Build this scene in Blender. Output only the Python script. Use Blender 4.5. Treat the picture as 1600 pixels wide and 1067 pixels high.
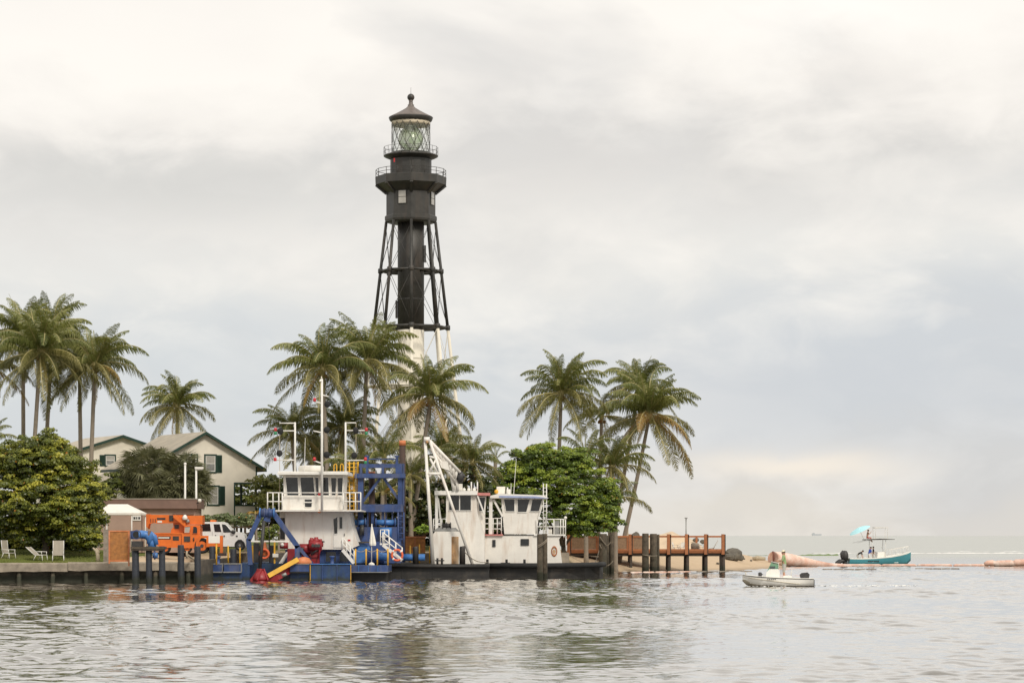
import bpy, math, random
import numpy as np
from mathutils import Vector, Matrix
for _o in list(bpy.data.objects):
    bpy.data.objects.remove(_o)
scene = bpy.context.scene
COL = scene.collection
R = math.radians
random.seed(7)
rng = np.random.default_rng(7)

# ------------------------------------------------------------------ camera
F, HC, VH = 4000.0, 3.4, 836.0          # focal length in photo pixels, eye height, horizon row
cam = bpy.data.cameras.new('camera')
cam.sensor_width = 36.0
cam.lens = 36.0 * F / 1600.0
cam.shift_y = (VH - 533.5) / 1600.0
cam.clip_start, cam.clip_end = 0.5, 60000.0
camo = bpy.data.objects.new('camera', cam)
camo.location = (0, 0, HC)
camo.rotation_euler = (R(90), 0, 0)
COL.objects.link(camo)
scene.camera = camo

# ------------------------------------------------------------------ view, world, sun
scene.view_settings.view_transform = 'Standard'
scene.view_settings.look = 'None'
scene.view_settings.gamma = 1.0
scene.view_settings.use_curve_mapping = False
scene.view_settings.exposure = 0.5
SUN_EL, SUN_AZ = R(42), R(152)           # behind the camera, to the right

class NT:
    """small helper for node trees"""
    def __init__(s, tree):
        s.t = tree
    def n(s, typ, **kw):
        nd = s.t.nodes.new(typ)
        for k, v in kw.items():
            if k == 'inp':
                for kk, vv in v.items():
                    s.put(nd.inputs[kk], vv)
            else:
                setattr(nd, k, v)
        return nd
    def put(s, sock, v):
        if isinstance(v, bpy.types.NodeSocket):
            s.t.links.new(v, sock)
        elif isinstance(v, bpy.types.Node):
            s.t.links.new(v.outputs[0], sock)
        else:
            sock.default_value = v
    def m(s, op, a, b=None, c=None, clamp=False):
        nd = s.t.nodes.new('ShaderNodeMath'); nd.operation = op; nd.use_clamp = clamp
        s.put(nd.inputs[0], a)
        if b is not None: s.put(nd.inputs[1], b)
        if c is not None: s.put(nd.inputs[2], c)
        return nd.outputs[0]
    def ramp(s, fac, stops, interp='LINEAR'):
        nd = s.t.nodes.new('ShaderNodeValToRGB')
        s.put(nd.inputs[0], fac)
        cr = nd.color_ramp; cr.interpolation = interp
        while len(cr.elements) < len(stops): cr.elements.new(0.5)
        for e, (p, c) in zip(cr.elements, stops):
            e.position = p
            e.color = (c, c, c, 1) if isinstance(c, (int, float)) else (*c, 1)
        return nd.outputs[0]
    def mix(s, fac, a, b, blend='MIX'):
        nd = s.t.nodes.new('ShaderNodeMix'); nd.data_type = 'RGBA'; nd.blend_type = blend
        nd.clamp_factor = True
        s.put(nd.inputs[0], fac)
        for i, v in ((6, a), (7, b)):
            if isinstance(v, tuple) and len(v) == 3: v = (*v, 1)
            s.put(nd.inputs[i], v)
        return nd.outputs[2]
    def noise(s, vec, scale, detail=4, rough=0.55, dist=0.0):
        nd = s.t.nodes.new('ShaderNodeTexNoise')
        if vec is not None: s.put(nd.inputs['Vector'], vec)
        nd.inputs['Scale'].default_value = scale
        nd.inputs['Detail'].default_value = detail
        nd.inputs['Roughness'].default_value = rough
        nd.inputs['Distortion'].default_value = dist
        return nd.outputs['Fac']

world = bpy.data.worlds.new('World')
scene.world = world
world.use_nodes = True
wt = world.node_tree
wt.nodes.clear()
W = NT(wt)
tc = W.n('ShaderNodeTexCoord')
sep = W.n('ShaderNodeSeparateXYZ', inp={0: tc.outputs['Generated']})
az = W.m('ARCTAN2', sep.outputs[0], sep.outputs[1])            # radians, 0 straight out to sea
el = W.m('ARCSINE', sep.outputs[2])
comb = W.n('ShaderNodeCombineXYZ', inp={0: W.m('MULTIPLY', az, 5.0), 1: W.m('MULTIPLY', el, 9.5), 2: 0.37})
comb2 = W.n('ShaderNodeCombineXYZ', inp={0: W.m('MULTIPLY', az, 13.0), 1: W.m('MULTIPLY', el, 24.0), 2: 4.1})
nA = W.noise(comb, 1.55, 5, 0.52, 0.35)
nB = W.noise(comb2, 1.6, 6, 0.55, 0.3)
wob = W.m('MULTIPLY', W.m('SUBTRACT', nA, 0.5), 0.085)
wob2 = W.m('MULTIPLY', W.m('SUBTRACT', nB, 0.5), 0.035)
elw = W.m('ADD', W.m('ADD', el, wob), wob2)
elw = W.m('ADD', elw, W.m('MULTIPLY', az, -0.05))
elf = W.m('DIVIDE', elw, R(24.0), clamp=True)
def hx(r, g, b):
    f = lambda c: ((c / 255 + 0.055) / 1.055) ** 2.4
    return (f(r), f(g), f(b))
base = W.ramp(elf, [(0.0, hx(215, 212, 207)), (0.045, hx(208, 209, 210)), (0.10, hx(201, 206, 212)), (0.17, hx(206, 211, 216)),
                    (0.25, hx(227, 227, 225)), (0.30, hx(222, 221, 219)), (0.345, hx(214, 213, 211)), (0.40, hx(236, 233, 229)),
                    (0.47, hx(248, 245, 240)), (0.58, hx(240, 237, 233)), (0.78, hx(244, 241, 237)), (1.0, hx(248, 246, 243))])
def blob(a0, e0, sa, se, ang_wob=1.0):
    """a soft cloud at azimuth a0, elevation e0 (degrees)"""
    da = W.m('DIVIDE', W.m('SUBTRACT', az, R(a0)), R(sa))
    de = W.m('DIVIDE', W.m('SUBTRACT', W.m('ADD', el, W.m('MULTIPLY', wob2, 1.1 * ang_wob)), R(e0)), R(se))
    return W.m('EXPONENT', W.m('MULTIPLY', W.m('ADD', W.m('MULTIPLY', da, da), W.m('MULTIPLY', de, de)), -1.0))
col = base
# fine mottling of the whole deck
col = W.mix(W.m('MULTIPLY', W.ramp(nB, [(0.44, 0.0), (0.70, 1.0)]), 0.5), col, hx(250, 247, 242))
col = W.mix(W.m('MULTIPLY', W.ramp(nA, [(0.28, 1.0), (0.48, 0.0)]), 0.55), col, hx(205, 206, 207))
# bluish gap to the right and to the left, low bank of lit cloud, pale shower
col = W.mix(W.m('MULTIPLY', blob(7.0, 3.4, 6.5, 1.5), 0.85), col, hx(200, 205, 212))
col = W.mix(W.m('MULTIPLY', blob(-8.5, 3.2, 6.5, 1.6), 0.7), col, hx(206, 212, 217))
col = W.mix(W.m('MULTIPLY', blob(6.4, 1.6, 2.5, 0.30, 0.5), 0.95), col, hx(238, 231, 221))
col = W.mix(W.m('MULTIPLY', blob(5.0, 0.5, 3.6, 0.6), 0.4), col, hx(224, 219, 210))
col = W.mix(W.m('MULTIPLY', blob(10.2, 0.9, 1.6, 1.2), 0.6), col, hx(200, 202, 205))
col = W.mix(W.m('MULTIPLY', blob(7.2, 11.3, 2.6, 0.8, 1.4), 0.7), col, hx(253, 251, 247))
col = W.mix(W.m('MULTIPLY', blob(-8.0, 7.7, 4.8, 0.75, 1.4), 0.7), col, hx(209, 209, 207))
col = W.mix(W.m('MULTIPLY', blob(1.5, 8.4, 3.6, 0.75, 1.4), 0.6), col, hx(214, 212, 210))
sky = W.n('ShaderNodeTexSky', sky_type='NISHITA', sun_disc=False, sun_elevation=SUN_EL, sun_rotation=SUN_AZ)
bright = W.n('ShaderNodeVectorMath', operation='SCALE', inp={0: W.mix(1.0, col, (1.022, 1.0, 0.972), 'MULTIPLY'), 3: 7.6})
final = W.mix(0.965, sky.outputs[0], bright.outputs[0])
bg = W.n('ShaderNodeBackground', inp={0: final, 1: 0.1})
W.n('ShaderNodeOutputWorld', inp={0: bg.outputs[0]})

sl = bpy.data.lights.new('sun', 'SUN')
sl.energy, sl.angle, sl.color = 1.5, R(12), (1.0, 0.93, 0.82)
so = bpy.data.objects.new('sun', sl)
sd = Vector((math.sin(SUN_AZ) * math.cos(SUN_EL), math.cos(SUN_AZ) * math.cos(SUN_EL), math.sin(SUN_EL)))
so.rotation_euler = (-sd).to_track_quat('-Z', 'Y').to_euler()
so.location = sd * 100
COL.objects.link(so)

# ------------------------------------------------------------------ helpers
def X(u, Y): return (u - 800.0) * Y / F
def Z(v, Y): return HC - (v - VH) * Y / F
def P(u, v, Y): return Vector((X(u, Y), Y, Z(v, Y)))

class MB:
    """collects simple shapes in world coordinates; build() links them as ONE mesh object"""
    def __init__(s):
        s.v, s.f, s.mi, s.sm, s.cur = [], [], [], [], 0
    def add(s, vs, fs, smooth=False):
        o = len(s.v)
        s.v += [tuple(p) for p in vs]
        s.f += [tuple(i + o for i in q) for q in fs]
        s.mi += [s.cur] * len(fs); s.sm += [smooth] * len(fs)
        return s
    def bx(s, x0, x1, y0, y1, z0, z1):
        if x0 > x1: x0, x1 = x1, x0
        if y0 > y1: y0, y1 = y1, y0
        if z0 > z1: z0, z1 = z1, z0
        v = [(x0, y0, z0), (x1, y0, z0), (x1, y1, z0), (x0, y1, z0), (x0, y0, z1), (x1, y0, z1), (x1, y1, z1), (x0, y1, z1)]
        return s.add(v, [(0, 3, 2, 1), (4, 5, 6, 7), (0, 1, 5, 4), (1, 2, 6, 5), (2, 3, 7, 6), (3, 0, 4, 7)])
    def pbx(s, u0, u1, v0, v1, Y, d):
        """box whose front face at depth Y covers the photo rectangle, d metres deep"""
        return s.bx(X(u0, Y), X(u1, Y), Y, Y + d, Z(v1, Y), Z(v0, Y))
    def prism(s, pts, y0, y1):
        n = len(pts)
        a = sum(pts[i][0] * pts[(i + 1) % n][1] - pts[(i + 1) % n][0] * pts[i][1] for i in range(n))
        if a < 0: pts = pts[::-1]
        v = [(x, y0, z) for x, z in pts] + [(x, y1, z) for x, z in pts]
        fs = [tuple(range(n)), tuple(range(2 * n - 1, n - 1, -1))]
        fs += [(i + n, (i + 1) % n + n, (i + 1) % n, i) for i in range(n)]
        return s.add(v, fs)
    def ppr(s, pts, Y, d):
        return s.prism([(X(u, Y), Z(v, Y)) for u, v in pts], Y, Y + d)
    def bar(s, p, q, w, h=None, up=(0, 0, 1)):
        p, q = Vector(p), Vector(q); h = h or w
        d = (q - p); L = d.length
        if L < 1e-6: return s
        d /= L; up = Vector(up)
        if abs(d.dot(up)) > 0.97: up = Vector((0, 1, 0))
        a = d.cross(up).normalized(); b = a.cross(d).normalized()
        v = []
        for e in (p, q):
            for i, j in ((-1, -1), (1, -1), (1, 1), (-1, 1)):
                v.append(e + a * (i * w / 2) + b * (j * h / 2))
        return s.add(v, [(0, 1, 2, 3), (7, 6, 5, 4), (0, 4, 5, 1), (1, 5, 6, 2), (2, 6, 7, 3), (3, 7, 4, 0)])
    def path(s, pts, rad, n=8, cap=True, smooth=True):
        pts = [Vector(p) for p in pts]
        if not hasattr(rad, '__len__'): rad = [rad] * len(pts)
        vs = []; prev = None
        for i, p in enumerate(pts):
            d = (pts[min(i + 1, len(pts) - 1)] - pts[max(i - 1, 0)]).normalized()
            if prev is None:
                up = Vector((0, 0, 1)) if abs(d.z) < 0.9 else Vector((1, 0, 0))
                a = d.cross(up).normalized()
            else:
                a = (prev - d * prev.dot(d)).normalized()
            prev = a; b = d.cross(a)
            for k in range(n):
                t = 2 * math.pi * k / n
                vs.append(p + (a * math.cos(t) + b * math.sin(t)) * rad[i])
        fs = []
        for i in range(len(pts) - 1):
            for k in range(n):
                k2 = (k + 1) % n
                fs.append((i * n + k, i * n + k2, (i + 1) * n + k2, (i + 1) * n + k))
        s.add(vs, fs, smooth)
        if cap:
            o = len(s.v) - len(vs)
            s.f += [tuple(o + k for k in range(n - 1, -1, -1)), tuple(o + (len(pts) - 1) * n + k for k in range(n))]
            s.mi += [s.cur] * 2; s.sm += [False] * 2
        return s
    def tube(s, p, q, r, r2=None, n=8, smooth=True):
        return s.path([p, q], [r, r if r2 is None else r2], n, True, smooth)
    def lathe(s, prof, c, n=24, smooth=True, a0=0.0):
        c = Vector(c); vs = []
        for r, z in prof:
            for k in range(n):
                t = a0 + 2 * math.pi * k / n
                vs.append((c.x + r * math.sin(t), c.y - r * math.cos(t), c.z + z))
        fs = []
        m = len(prof)
        for i in range(m - 1):
            for k in range(n):
                k2 = (k + 1) % n
                fs.append((i * n + k, i * n + k2, (i + 1) * n + k2, (i + 1) * n + k))
        o = len(s.v)
        s.add(vs, fs, smooth)
        s.f += [tuple(o + k for k in range(n - 1, -1, -1)), tuple(o + (m - 1) * n + k for k in range(n))]
        s.mi += [s.cur] * 2; s.sm += [False] * 2
        return s
    def ball(s, c, r, n=12, m=8, sq=(1, 1, 1)):
        c = Vector(c); vs = [c + Vector((0, 0, -r * sq[2]))]; fs = []
        for i in range(1, m):
            ph = -math.pi / 2 + math.pi * i / m
            for k in range(n):
                t = 2 * math.pi * k / n
                vs.append(c + Vector((r * sq[0] * math.cos(ph) * math.cos(t), r * sq[1] * math.cos(ph) * math.sin(t), r * sq[2] * math.sin(ph))))
        vs.append(c + Vector((0, 0, r * sq[2])))
        for k in range(n): fs.append((0, 1 + (k + 1) % n, 1 + k))
        for i in range(m - 2):
            for k in range(n):
                k2 = (k + 1) % n
                fs.append((1 + i * n + k, 1 + i * n + k2, 1 + (i + 1) * n + k2, 1 + (i + 1) * n + k))
        t = len(vs) - 1
        for k in range(n): fs.append((t, 1 + (m - 2) * n + k, 1 + (m - 2) * n + (k + 1) % n))
        return s.add(vs, fs, True)
    def ring(s, c, r0, r1, axis='Y', n=20):
        """torus of main radius r0, tube radius r1"""
        c = Vector(c); vs = []; fs = []; m = 6
        for i in range(n):
            t = 2 * math.pi * i / n
            for k in range(m):
                q = 2 * math.pi * k / m
                a, b, d = (r0 + r1 * math.cos(q)) * math.cos(t), (r0 + r1 * math.cos(q)) * math.sin(t), r1 * math.sin(q)
                vs.append(c + (Vector((a, d, b)) if axis == 'Y' else Vector((a, b, d)) if axis == 'Z' else Vector((d, a, b))))
        for i in range(n):
            for k in range(m):
                fs.append((i * m + k, i * m + (k + 1) % m, (i + 1) % n * m + (k + 1) % m, (i + 1) % n * m + k))
        return s.add(vs, fs, True)
    def build(s, name, mats, parent=None, origin=None):
        if not isinstance(mats, (list, tuple)): mats = [mats]
        off = Vector((0, 0, 0))
        if parent is not None: off = world_loc(parent)
        elif origin is not None: off = Vector(origin)
        else:
            a = np.array(s.v); off = Vector((float(a[:, 0].mean()), float(a[:, 1].mean()), float(a[:, 2].min())))
        me = bpy.data.meshes.new(name)
        me.from_pydata([(p[0] - off.x, p[1] - off.y, p[2] - off.z) for p in s.v], [], s.f)
        for m in mats: me.materials.append(m)
        me.polygons.foreach_set('material_index', s.mi)
        me.polygons.foreach_set('use_smooth', s.sm)
        me.update()
        o = bpy.data.objects.new(name, me)
        COL.objects.link(o)
        if parent is None: o.location = off
        else: o.parent = parent
        return o

def world_loc(o):
    v = Vector((0, 0, 0))
    while o is not None:
        v += o.location; o = o.parent
    return v

def npmesh(name, verts, faces, mats, parent=None, loc=(0, 0, 0), tint=None, smooth=False, mi=None):
    """fast mesh from arrays; faces all with the same corner count; tint is a colour per vertex"""
    me = bpy.data.meshes.new(name)
    verts = np.ascontiguousarray(verts, dtype=np.float32); faces = np.ascontiguousarray(faces, dtype=np.int32)
    k = faces.shape[1]
    me.vertices.add(len(verts)); me.vertices.foreach_set('co', verts.ravel())
    me.loops.add(faces.size); me.loops.foreach_set('vertex_index', faces.ravel())
    me.polygons.add(len(faces))
    me.polygons.foreach_set('loop_start', np.arange(0, faces.size, k, dtype=np.int32))
    if not isinstance(mats, (list, tuple)): mats = [mats]
    for m in mats: me.materials.append(m)
    if mi is not None: me.polygons.foreach_set('material_index', np.asarray(mi, dtype=np.int32))
    me.polygons.foreach_set('use_smooth', np.full(len(faces), smooth, dtype=bool))
    me.update(calc_edges=True)
    if tint is not None:
        at = me.color_attributes.new('tint', 'FLOAT_COLOR', 'POINT')
        at.data.foreach_set('color', np.ascontiguousarray(np.c_[tint, np.ones(len(tint))], dtype=np.float32).ravel())
    o = bpy.data.objects.new(name, me)
    COL.objects.link(o); o.location = loc
    if parent is not None: o.parent = parent
    return o

def tag(o, label=None, cat=None, group=None, kind=None):
    if label: o['label'] = label
    if cat: o['category'] = cat
    if group: o['group'] = group
    if kind: o['kind'] = kind
    return o

def thing(name, loc, label, cat, group=None, rz=0.0):
    o = bpy.data.objects.new(name, None)
    o.empty_display_size = 0.3
    o.location = loc; o.rotation_euler = (0, 0, rz)
    COL.objects.link(o)
    return tag(o, label, cat, group)

def copy_tree(o, parent=None):
    c = o.copy(); COL.objects.link(c)
    if parent is not None: c.parent = parent
    for ch in [k for k in bpy.data.objects if k.parent == o]:
        copy_tree(ch, c)
    return c

# ------------------------------------------------------------------ materials
MATS = {}
def mat(name, c, rough=0.6, var=0.12, scale=3.0, dirt=None, dirt_amt=0.0, dirt_scale=1.2, bump=0.0, bscale=20.0, metal=0.0,
        spec=0.5, streak=False, obj_var=0.0, tide=None):
    m = bpy.data.materials.new(name); m.use_nodes = True
    t = m.node_tree; N = NT(t)
    b = t.nodes['Principled BSDF']
    tcn = N.n('ShaderNodeTexCoord').outputs['Object']
    n1 = N.noise(tcn, scale, 5, 0.6)
    lo = tuple(max(0, x * (1 - var * 1.6)) for x in c); hi = tuple(min(1, x * (1 + var)) for x in c)
    col = N.ramp(n1, [(0.3, lo), (0.7, hi)])
    if dirt is not None:
        vec = tcn
        if streak:
            vec = N.n('ShaderNodeMapping', inp={0: tcn, 3: (1.0, 1.0, 0.16)}).outputs[0]
        n2 = N.noise(vec, dirt_scale, 6, 0.62)
        col = N.mix(N.ramp(n2, [(0.62 - 0.3 * dirt_amt, 0.0), (0.78 - 0.2 * dirt_amt, min(1, dirt_amt * 1.4))]), col, dirt)
    if obj_var:
        oi = N.n('ShaderNodeObjectInfo').outputs['Random']
        hs = N.n('ShaderNodeHueSaturation', inp={'Value': N.m('MULTIPLY_ADD', oi, 2 * obj_var, 1 - obj_var), 'Color': col})
        col = hs.outputs[0]
    if tide:
        # growth and damp up to the tide line
        pos = N.n('ShaderNodeNewGeometry').outputs['Position']
        sz = N.n('ShaderNodeSeparateXYZ', inp={0: pos}).outputs[2]
        zz_ = N.m('ADD', sz, N.m('MULTIPLY', N.m('SUBTRACT', N.noise(pos, 1.6, 4, 0.6), 0.5), 0.5))
        col = N.mix(N.ramp(N.m('DIVIDE', zz_, 1.2, clamp=True), [(tide / 1.2 - 0.06, 0.85), (tide / 1.2 + 0.1, 0.0)]), col, (0.03, 0.034, 0.02))
    N.put(b.inputs['Base Color'], col)
    N.put(b.inputs['Roughness'], N.m('MULTIPLY_ADD', n1, 0.25, rough - 0.12, clamp=True))
    b.inputs['Metallic'].default_value = metal
    b.inputs['Specular IOR Level'].default_value = spec
    if bump:
        nb = N.noise(tcn, bscale, 6, 0.65)
        bp = N.n('ShaderNodeBump', inp={'Strength': 1.0, 'Distance': bump, 'Height': nb})
        N.put(b.inputs['Normal'], bp.outputs[0])
    MATS[name] = m
    return m

RUST, GRIME = (0.22, 0.09, 0.04), (0.16, 0.14, 0.11)
M = dict(
    white=mat('white_paint', (0.80, 0.77, 0.71), 0.45, 0.05, 1.2, (0.45, 0.30, 0.19), 0.34, 1.7, streak=True, bump=0.004, bscale=3),
    white_trim=mat('white_trim', (0.80, 0.78, 0.73), 0.45, 0.05, 2.0, (0.4, 0.3, 0.2), 0.12, 3.0),
    blue=mat('blue_paint', (0.036, 0.072, 0.205), 0.5, 0.25, 1.5, (0.13, 0.13, 0.16), 0.45, 2.0, streak=True),
    blue_hull=mat('blue_hull_paint', (0.02, 0.055, 0.16), 0.5, 0.3, 1.1, (0.05, 0.08, 0.07), 0.5, 1.6, streak=True, bump=0.01, bscale=2, tide=0.22),
    blue_light=mat('light_blue_paint', (0.06, 0.19, 0.48), 0.4, 0.15, 2.0, (0.1, 0.12, 0.15), 0.3, 3.0),
    black=mat('black_paint', (0.022, 0.021, 0.02), 0.5, 0.3, 1.3, (0.07, 0.055, 0.045), 0.35, 1.5, streak=True),
    black_hull=mat('black_hull_paint', (0.024, 0.023, 0.022), 0.5, 0.35, 1.0, (0.085, 0.07, 0.055), 0.35, 1.2, bump=0.012, bscale=2.5),
    rubber=mat('rubber', (0.02, 0.02, 0.02), 0.8, 0.3),
    iron_black=mat('lighthouse_black_iron', (0.042, 0.040, 0.035), 0.5, 0.3, 0.9, (0.085, 0.062, 0.045), 0.4, 1.3, streak=True),
    iron_white=mat('lighthouse_white_iron', (0.74, 0.69, 0.58), 0.5, 0.05, 0.8, (0.45, 0.36, 0.24), 0.2, 1.5, streak=True),
    copper=mat('weathered_roof_metal', (0.165, 0.138, 0.122), 0.5, 0.2, 1.5, (0.1, 0.09, 0.08), 0.4, 2.0),
    cream=mat('cream_ceiling', (0.6, 0.52, 0.38), 0.6, 0.1),
    orange=mat('orange_paint', (0.74, 0.165, 0.022), 0.4, 0.1, 2.0, (0.3, 0.07, 0.02), 0.2, 2.5, streak=True),
    orange_fade=mat('faded_orange_paint', (0.62, 0.20, 0.07), 0.6, 0.15, 2.0, (0.55, 0.4, 0.3), 0.4, 2.0),
    red=mat('red_paint', (0.29, 0.016, 0.02), 0.42, 0.25, 2.5, (0.07, 0.02, 0.02), 0.35, 2.5),
    yellow=mat('yellow_paint', (0.72, 0.40, 0.03), 0.5, 0.12, 2.0, (0.3, 0.15, 0.04), 0.25, 3.0),
    spud=mat('spud_rust_brown', (0.055, 0.034, 0.026), 0.7, 0.3, 1.5, (0.12, 0.06, 0.03), 0.4, 2.0, streak=True),
    pile_wood=mat('weathered_pile_wood', (0.105, 0.083, 0.058), 0.85, 0.35, 3.0, (0.055, 0.06, 0.04), 0.5, 1.5, streak=True, bump=0.03, bscale=6, tide=0.5),
    pile_blue=mat('tarred_pile', (0.028, 0.033, 0.044), 0.6, 0.3, 2.0, (0.07, 0.06, 0.05), 0.35, 2.0, streak=True, bump=0.015, bscale=6, tide=0.45),
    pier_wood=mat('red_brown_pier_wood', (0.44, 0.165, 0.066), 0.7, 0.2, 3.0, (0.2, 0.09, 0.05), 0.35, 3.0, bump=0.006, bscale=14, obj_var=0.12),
    pier_dark=mat('wet_and_shaded_pier_timber', (0.050, 0.036, 0.026), 0.75, 0.3, 3.0, (0.09, 0.06, 0.04), 0.3, 2.0, bump=0.01, bscale=10, tide=0.5),
    mesh_screen=mat('brown_mesh_screen', (0.30, 0.19, 0.115), 0.9, 0.15, 6.0),
    orange_mesh=mat('orange_brown_mesh', (0.42, 0.18, 0.055), 0.85, 0.2, 4.0, (0.3, 0.15, 0.07), 0.4, 1.5),
    concrete=mat('seawall_concrete', (0.34, 0.29, 0.225), 0.85, 0.22, 1.2, (0.15, 0.125, 0.095), 0.6, 1.0, bump=0.03, bscale=3.5),
    concrete_dark=mat('damp_concrete', (0.12, 0.10, 0.075), 0.8, 0.3, 1.3, (0.05, 0.05, 0.04), 0.6, 1.0, bump=0.03, bscale=4, tide=0.55),
    stucco=mat('mauve_stucco', (0.40, 0.275, 0.215), 0.85, 0.07, 1.0, (0.3, 0.21, 0.17), 0.25, 0.8, bump=0.006, bscale=25),
    fascia=mat('brown_roof_fascia', (0.215, 0.135, 0.105), 0.8, 0.12, 1.0),
    siding=mat('cream_house_siding', (0.79, 0.73, 0.62), 0.7, 0.05, 0.8, (0.5, 0.44, 0.36), 0.25, 0.7),
    shingle=mat('pale_roof_shingle', (0.44, 0.39, 0.31), 0.85, 0.12, 1.5, (0.33, 0.30, 0.25), 0.4, 0.6, bump=0.01, bscale=8),
    green_trim=mat('dark_green_trim', (0.018, 0.05, 0.036), 0.5, 0.2, 2.0),
    rock=mat('jetty_rock', (0.15, 0.135, 0.11), 0.85, 0.3, 1.5, (0.07, 0.065, 0.05), 0.5, 1.2, bump=0.05, bscale=4),
    tarp=mat('white_canvas', (0.80, 0.77, 0.70), 0.8, 0.05, 1.5, (0.55, 0.5, 0.42), 0.2, 1.2),
    grey_metal=mat('grey_metal', (0.30, 0.30, 0.29), 0.45, 0.15, 3.0, metal=0.3),
    dark_metal=mat('dark_metal', (0.045, 0.043, 0.042), 0.5, 0.25, 3.0),
    rope=mat('pale_rope', (0.45, 0.38, 0.27), 0.9, 0.2, 8.0),
    rope_dark=mat('weathered_rope', (0.25, 0.21, 0.16), 0.9, 0.2, 8.0),
    white_plastic=mat('white_plastic', (0.80, 0.77, 0.70), 0.4, 0.05),
    chair_sling=mat('beige_chair_sling', (0.36, 0.325, 0.265), 0.8, 0.08),
    teal=mat('teal_gelcoat', (0.075, 0.30, 0.35), 0.28, 0.06, 1.0),
    cyan=mat('light_cyan_fabric', (0.44, 0.76, 0.82), 0.8, 0.08),
    truck_white=mat('white_truck_paint', (0.82, 0.81, 0.79), 0.25, 0.03),
    gel=mat('white_gelcoat', (0.90, 0.88, 0.82), 0.3, 0.03, 1.2),
    gel_low=mat('tan_gelcoat', (0.62, 0.56, 0.44), 0.4, 0.12, 1.2),  # darker, yellower tone for the lowest hull strip and spray rails
    pipe_pink=mat('sunbleached_pipe', (0.70, 0.43, 0.33), 0.7, 0.2, 0.8, (0.82, 0.71, 0.63), 0.6, 0.9, bump=0.01, bscale=6),
    pipe_end=mat('rusty_pipe_mouth', (0.16, 0.055, 0.035), 0.8, 0.3, 3.0),
    skin=mat('skin', (0.50, 0.28, 0.19), 0.55, 0.06),
    shirt_green=mat('sage_green_cloth', (0.30, 0.42, 0.20), 0.9, 0.12, 6.0),
    shirt_blue=mat('blue_cloth', (0.05, 0.10, 0.42), 0.9, 0.12, 6.0),
    shirt_dark=mat('dark_cloth', (0.045, 0.04, 0.038), 0.9, 0.15, 6.0),
    shirt_white=mat('white_cloth', (0.72, 0.70, 0.66), 0.9, 0.08, 6.0),
    shorts_grey=mat('pale_grey_cloth', (0.46, 0.45, 0.41), 0.9, 0.1, 6.0),
    shorts_red=mat('red_cloth', (0.40, 0.07, 0.06), 0.9, 0.1, 6.0),
    hair=mat('dark_hair', (0.03, 0.02, 0.015), 0.7, 0.2),
    hat_cloth=mat('pale_hat_cloth', (0.74, 0.68, 0.50), 0.9, 0.05),
    grey_cap=mat('grey_cap_cloth', (0.14, 0.15, 0.17), 0.9, 0.1),
    trunk=mat('palm_trunk', (0.30, 0.25, 0.195), 0.9, 0.2, 2.0, (0.17, 0.14, 0.11), 0.4, 2.0, bump=0.03, bscale=5),
    bark=mat('tree_bark', (0.13, 0.105, 0.08), 0.9, 0.3, 3.0, bump=0.03, bscale=8),
    coconut=mat('coconut_husk', (0.20, 0.10, 0.03), 0.6, 0.3),
    lens_red=mat('red_lamp_lens', (0.5, 0.02, 0.025), 0.25, 0.05),
    lens_green=mat('green_lamp_lens', (0.02, 0.22, 0.09), 0.25, 0.05),
    sign_white=mat('sign_white', (0.78, 0.76, 0.71), 0.5, 0.04),
    foam=mat('sea_foam', (0.80, 0.79, 0.75), 0.9, 0.05),
    hazard=mat('hazard_orange', (0.75, 0.14, 0.05), 0.6, 0.1),
    pinkroof=mat('faded_red_trim', (0.58, 0.22, 0.20), 0.6, 0.15, 3.0),
    blueroof=mat('faded_blue_trim', (0.34, 0.40, 0.62), 0.5, 0.12, 3.0),
    rust=mat('rust_streak', (0.42, 0.24, 0.11), 0.85, 0.3, 2.0, (0.66, 0.52, 0.36), 0.55, 1.5, streak=True),
    fence=mat('grey_fence_wood', (0.27, 0.23, 0.185), 0.9, 0.25, 3.0, bump=0.01, bscale=8),
    brass=mat('green_glass_brass', (0.22, 0.24, 0.10), 0.4, 0.2),
)

def glass_dark(name='dark_window_glass', tint=(0.018, 0.021, 0.023)):
    m = mat(name, tint, 0.14, 0.5, 0.9, spec=0.6)
    return m
M['glass'] = glass_dark()
M['glass_pale'] = mat('pale_window_glass', (0.42, 0.40, 0.36), 0.15, 0.12, 1.2, spec=0.6)  # pale base colour laid into an opaque pane

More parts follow.
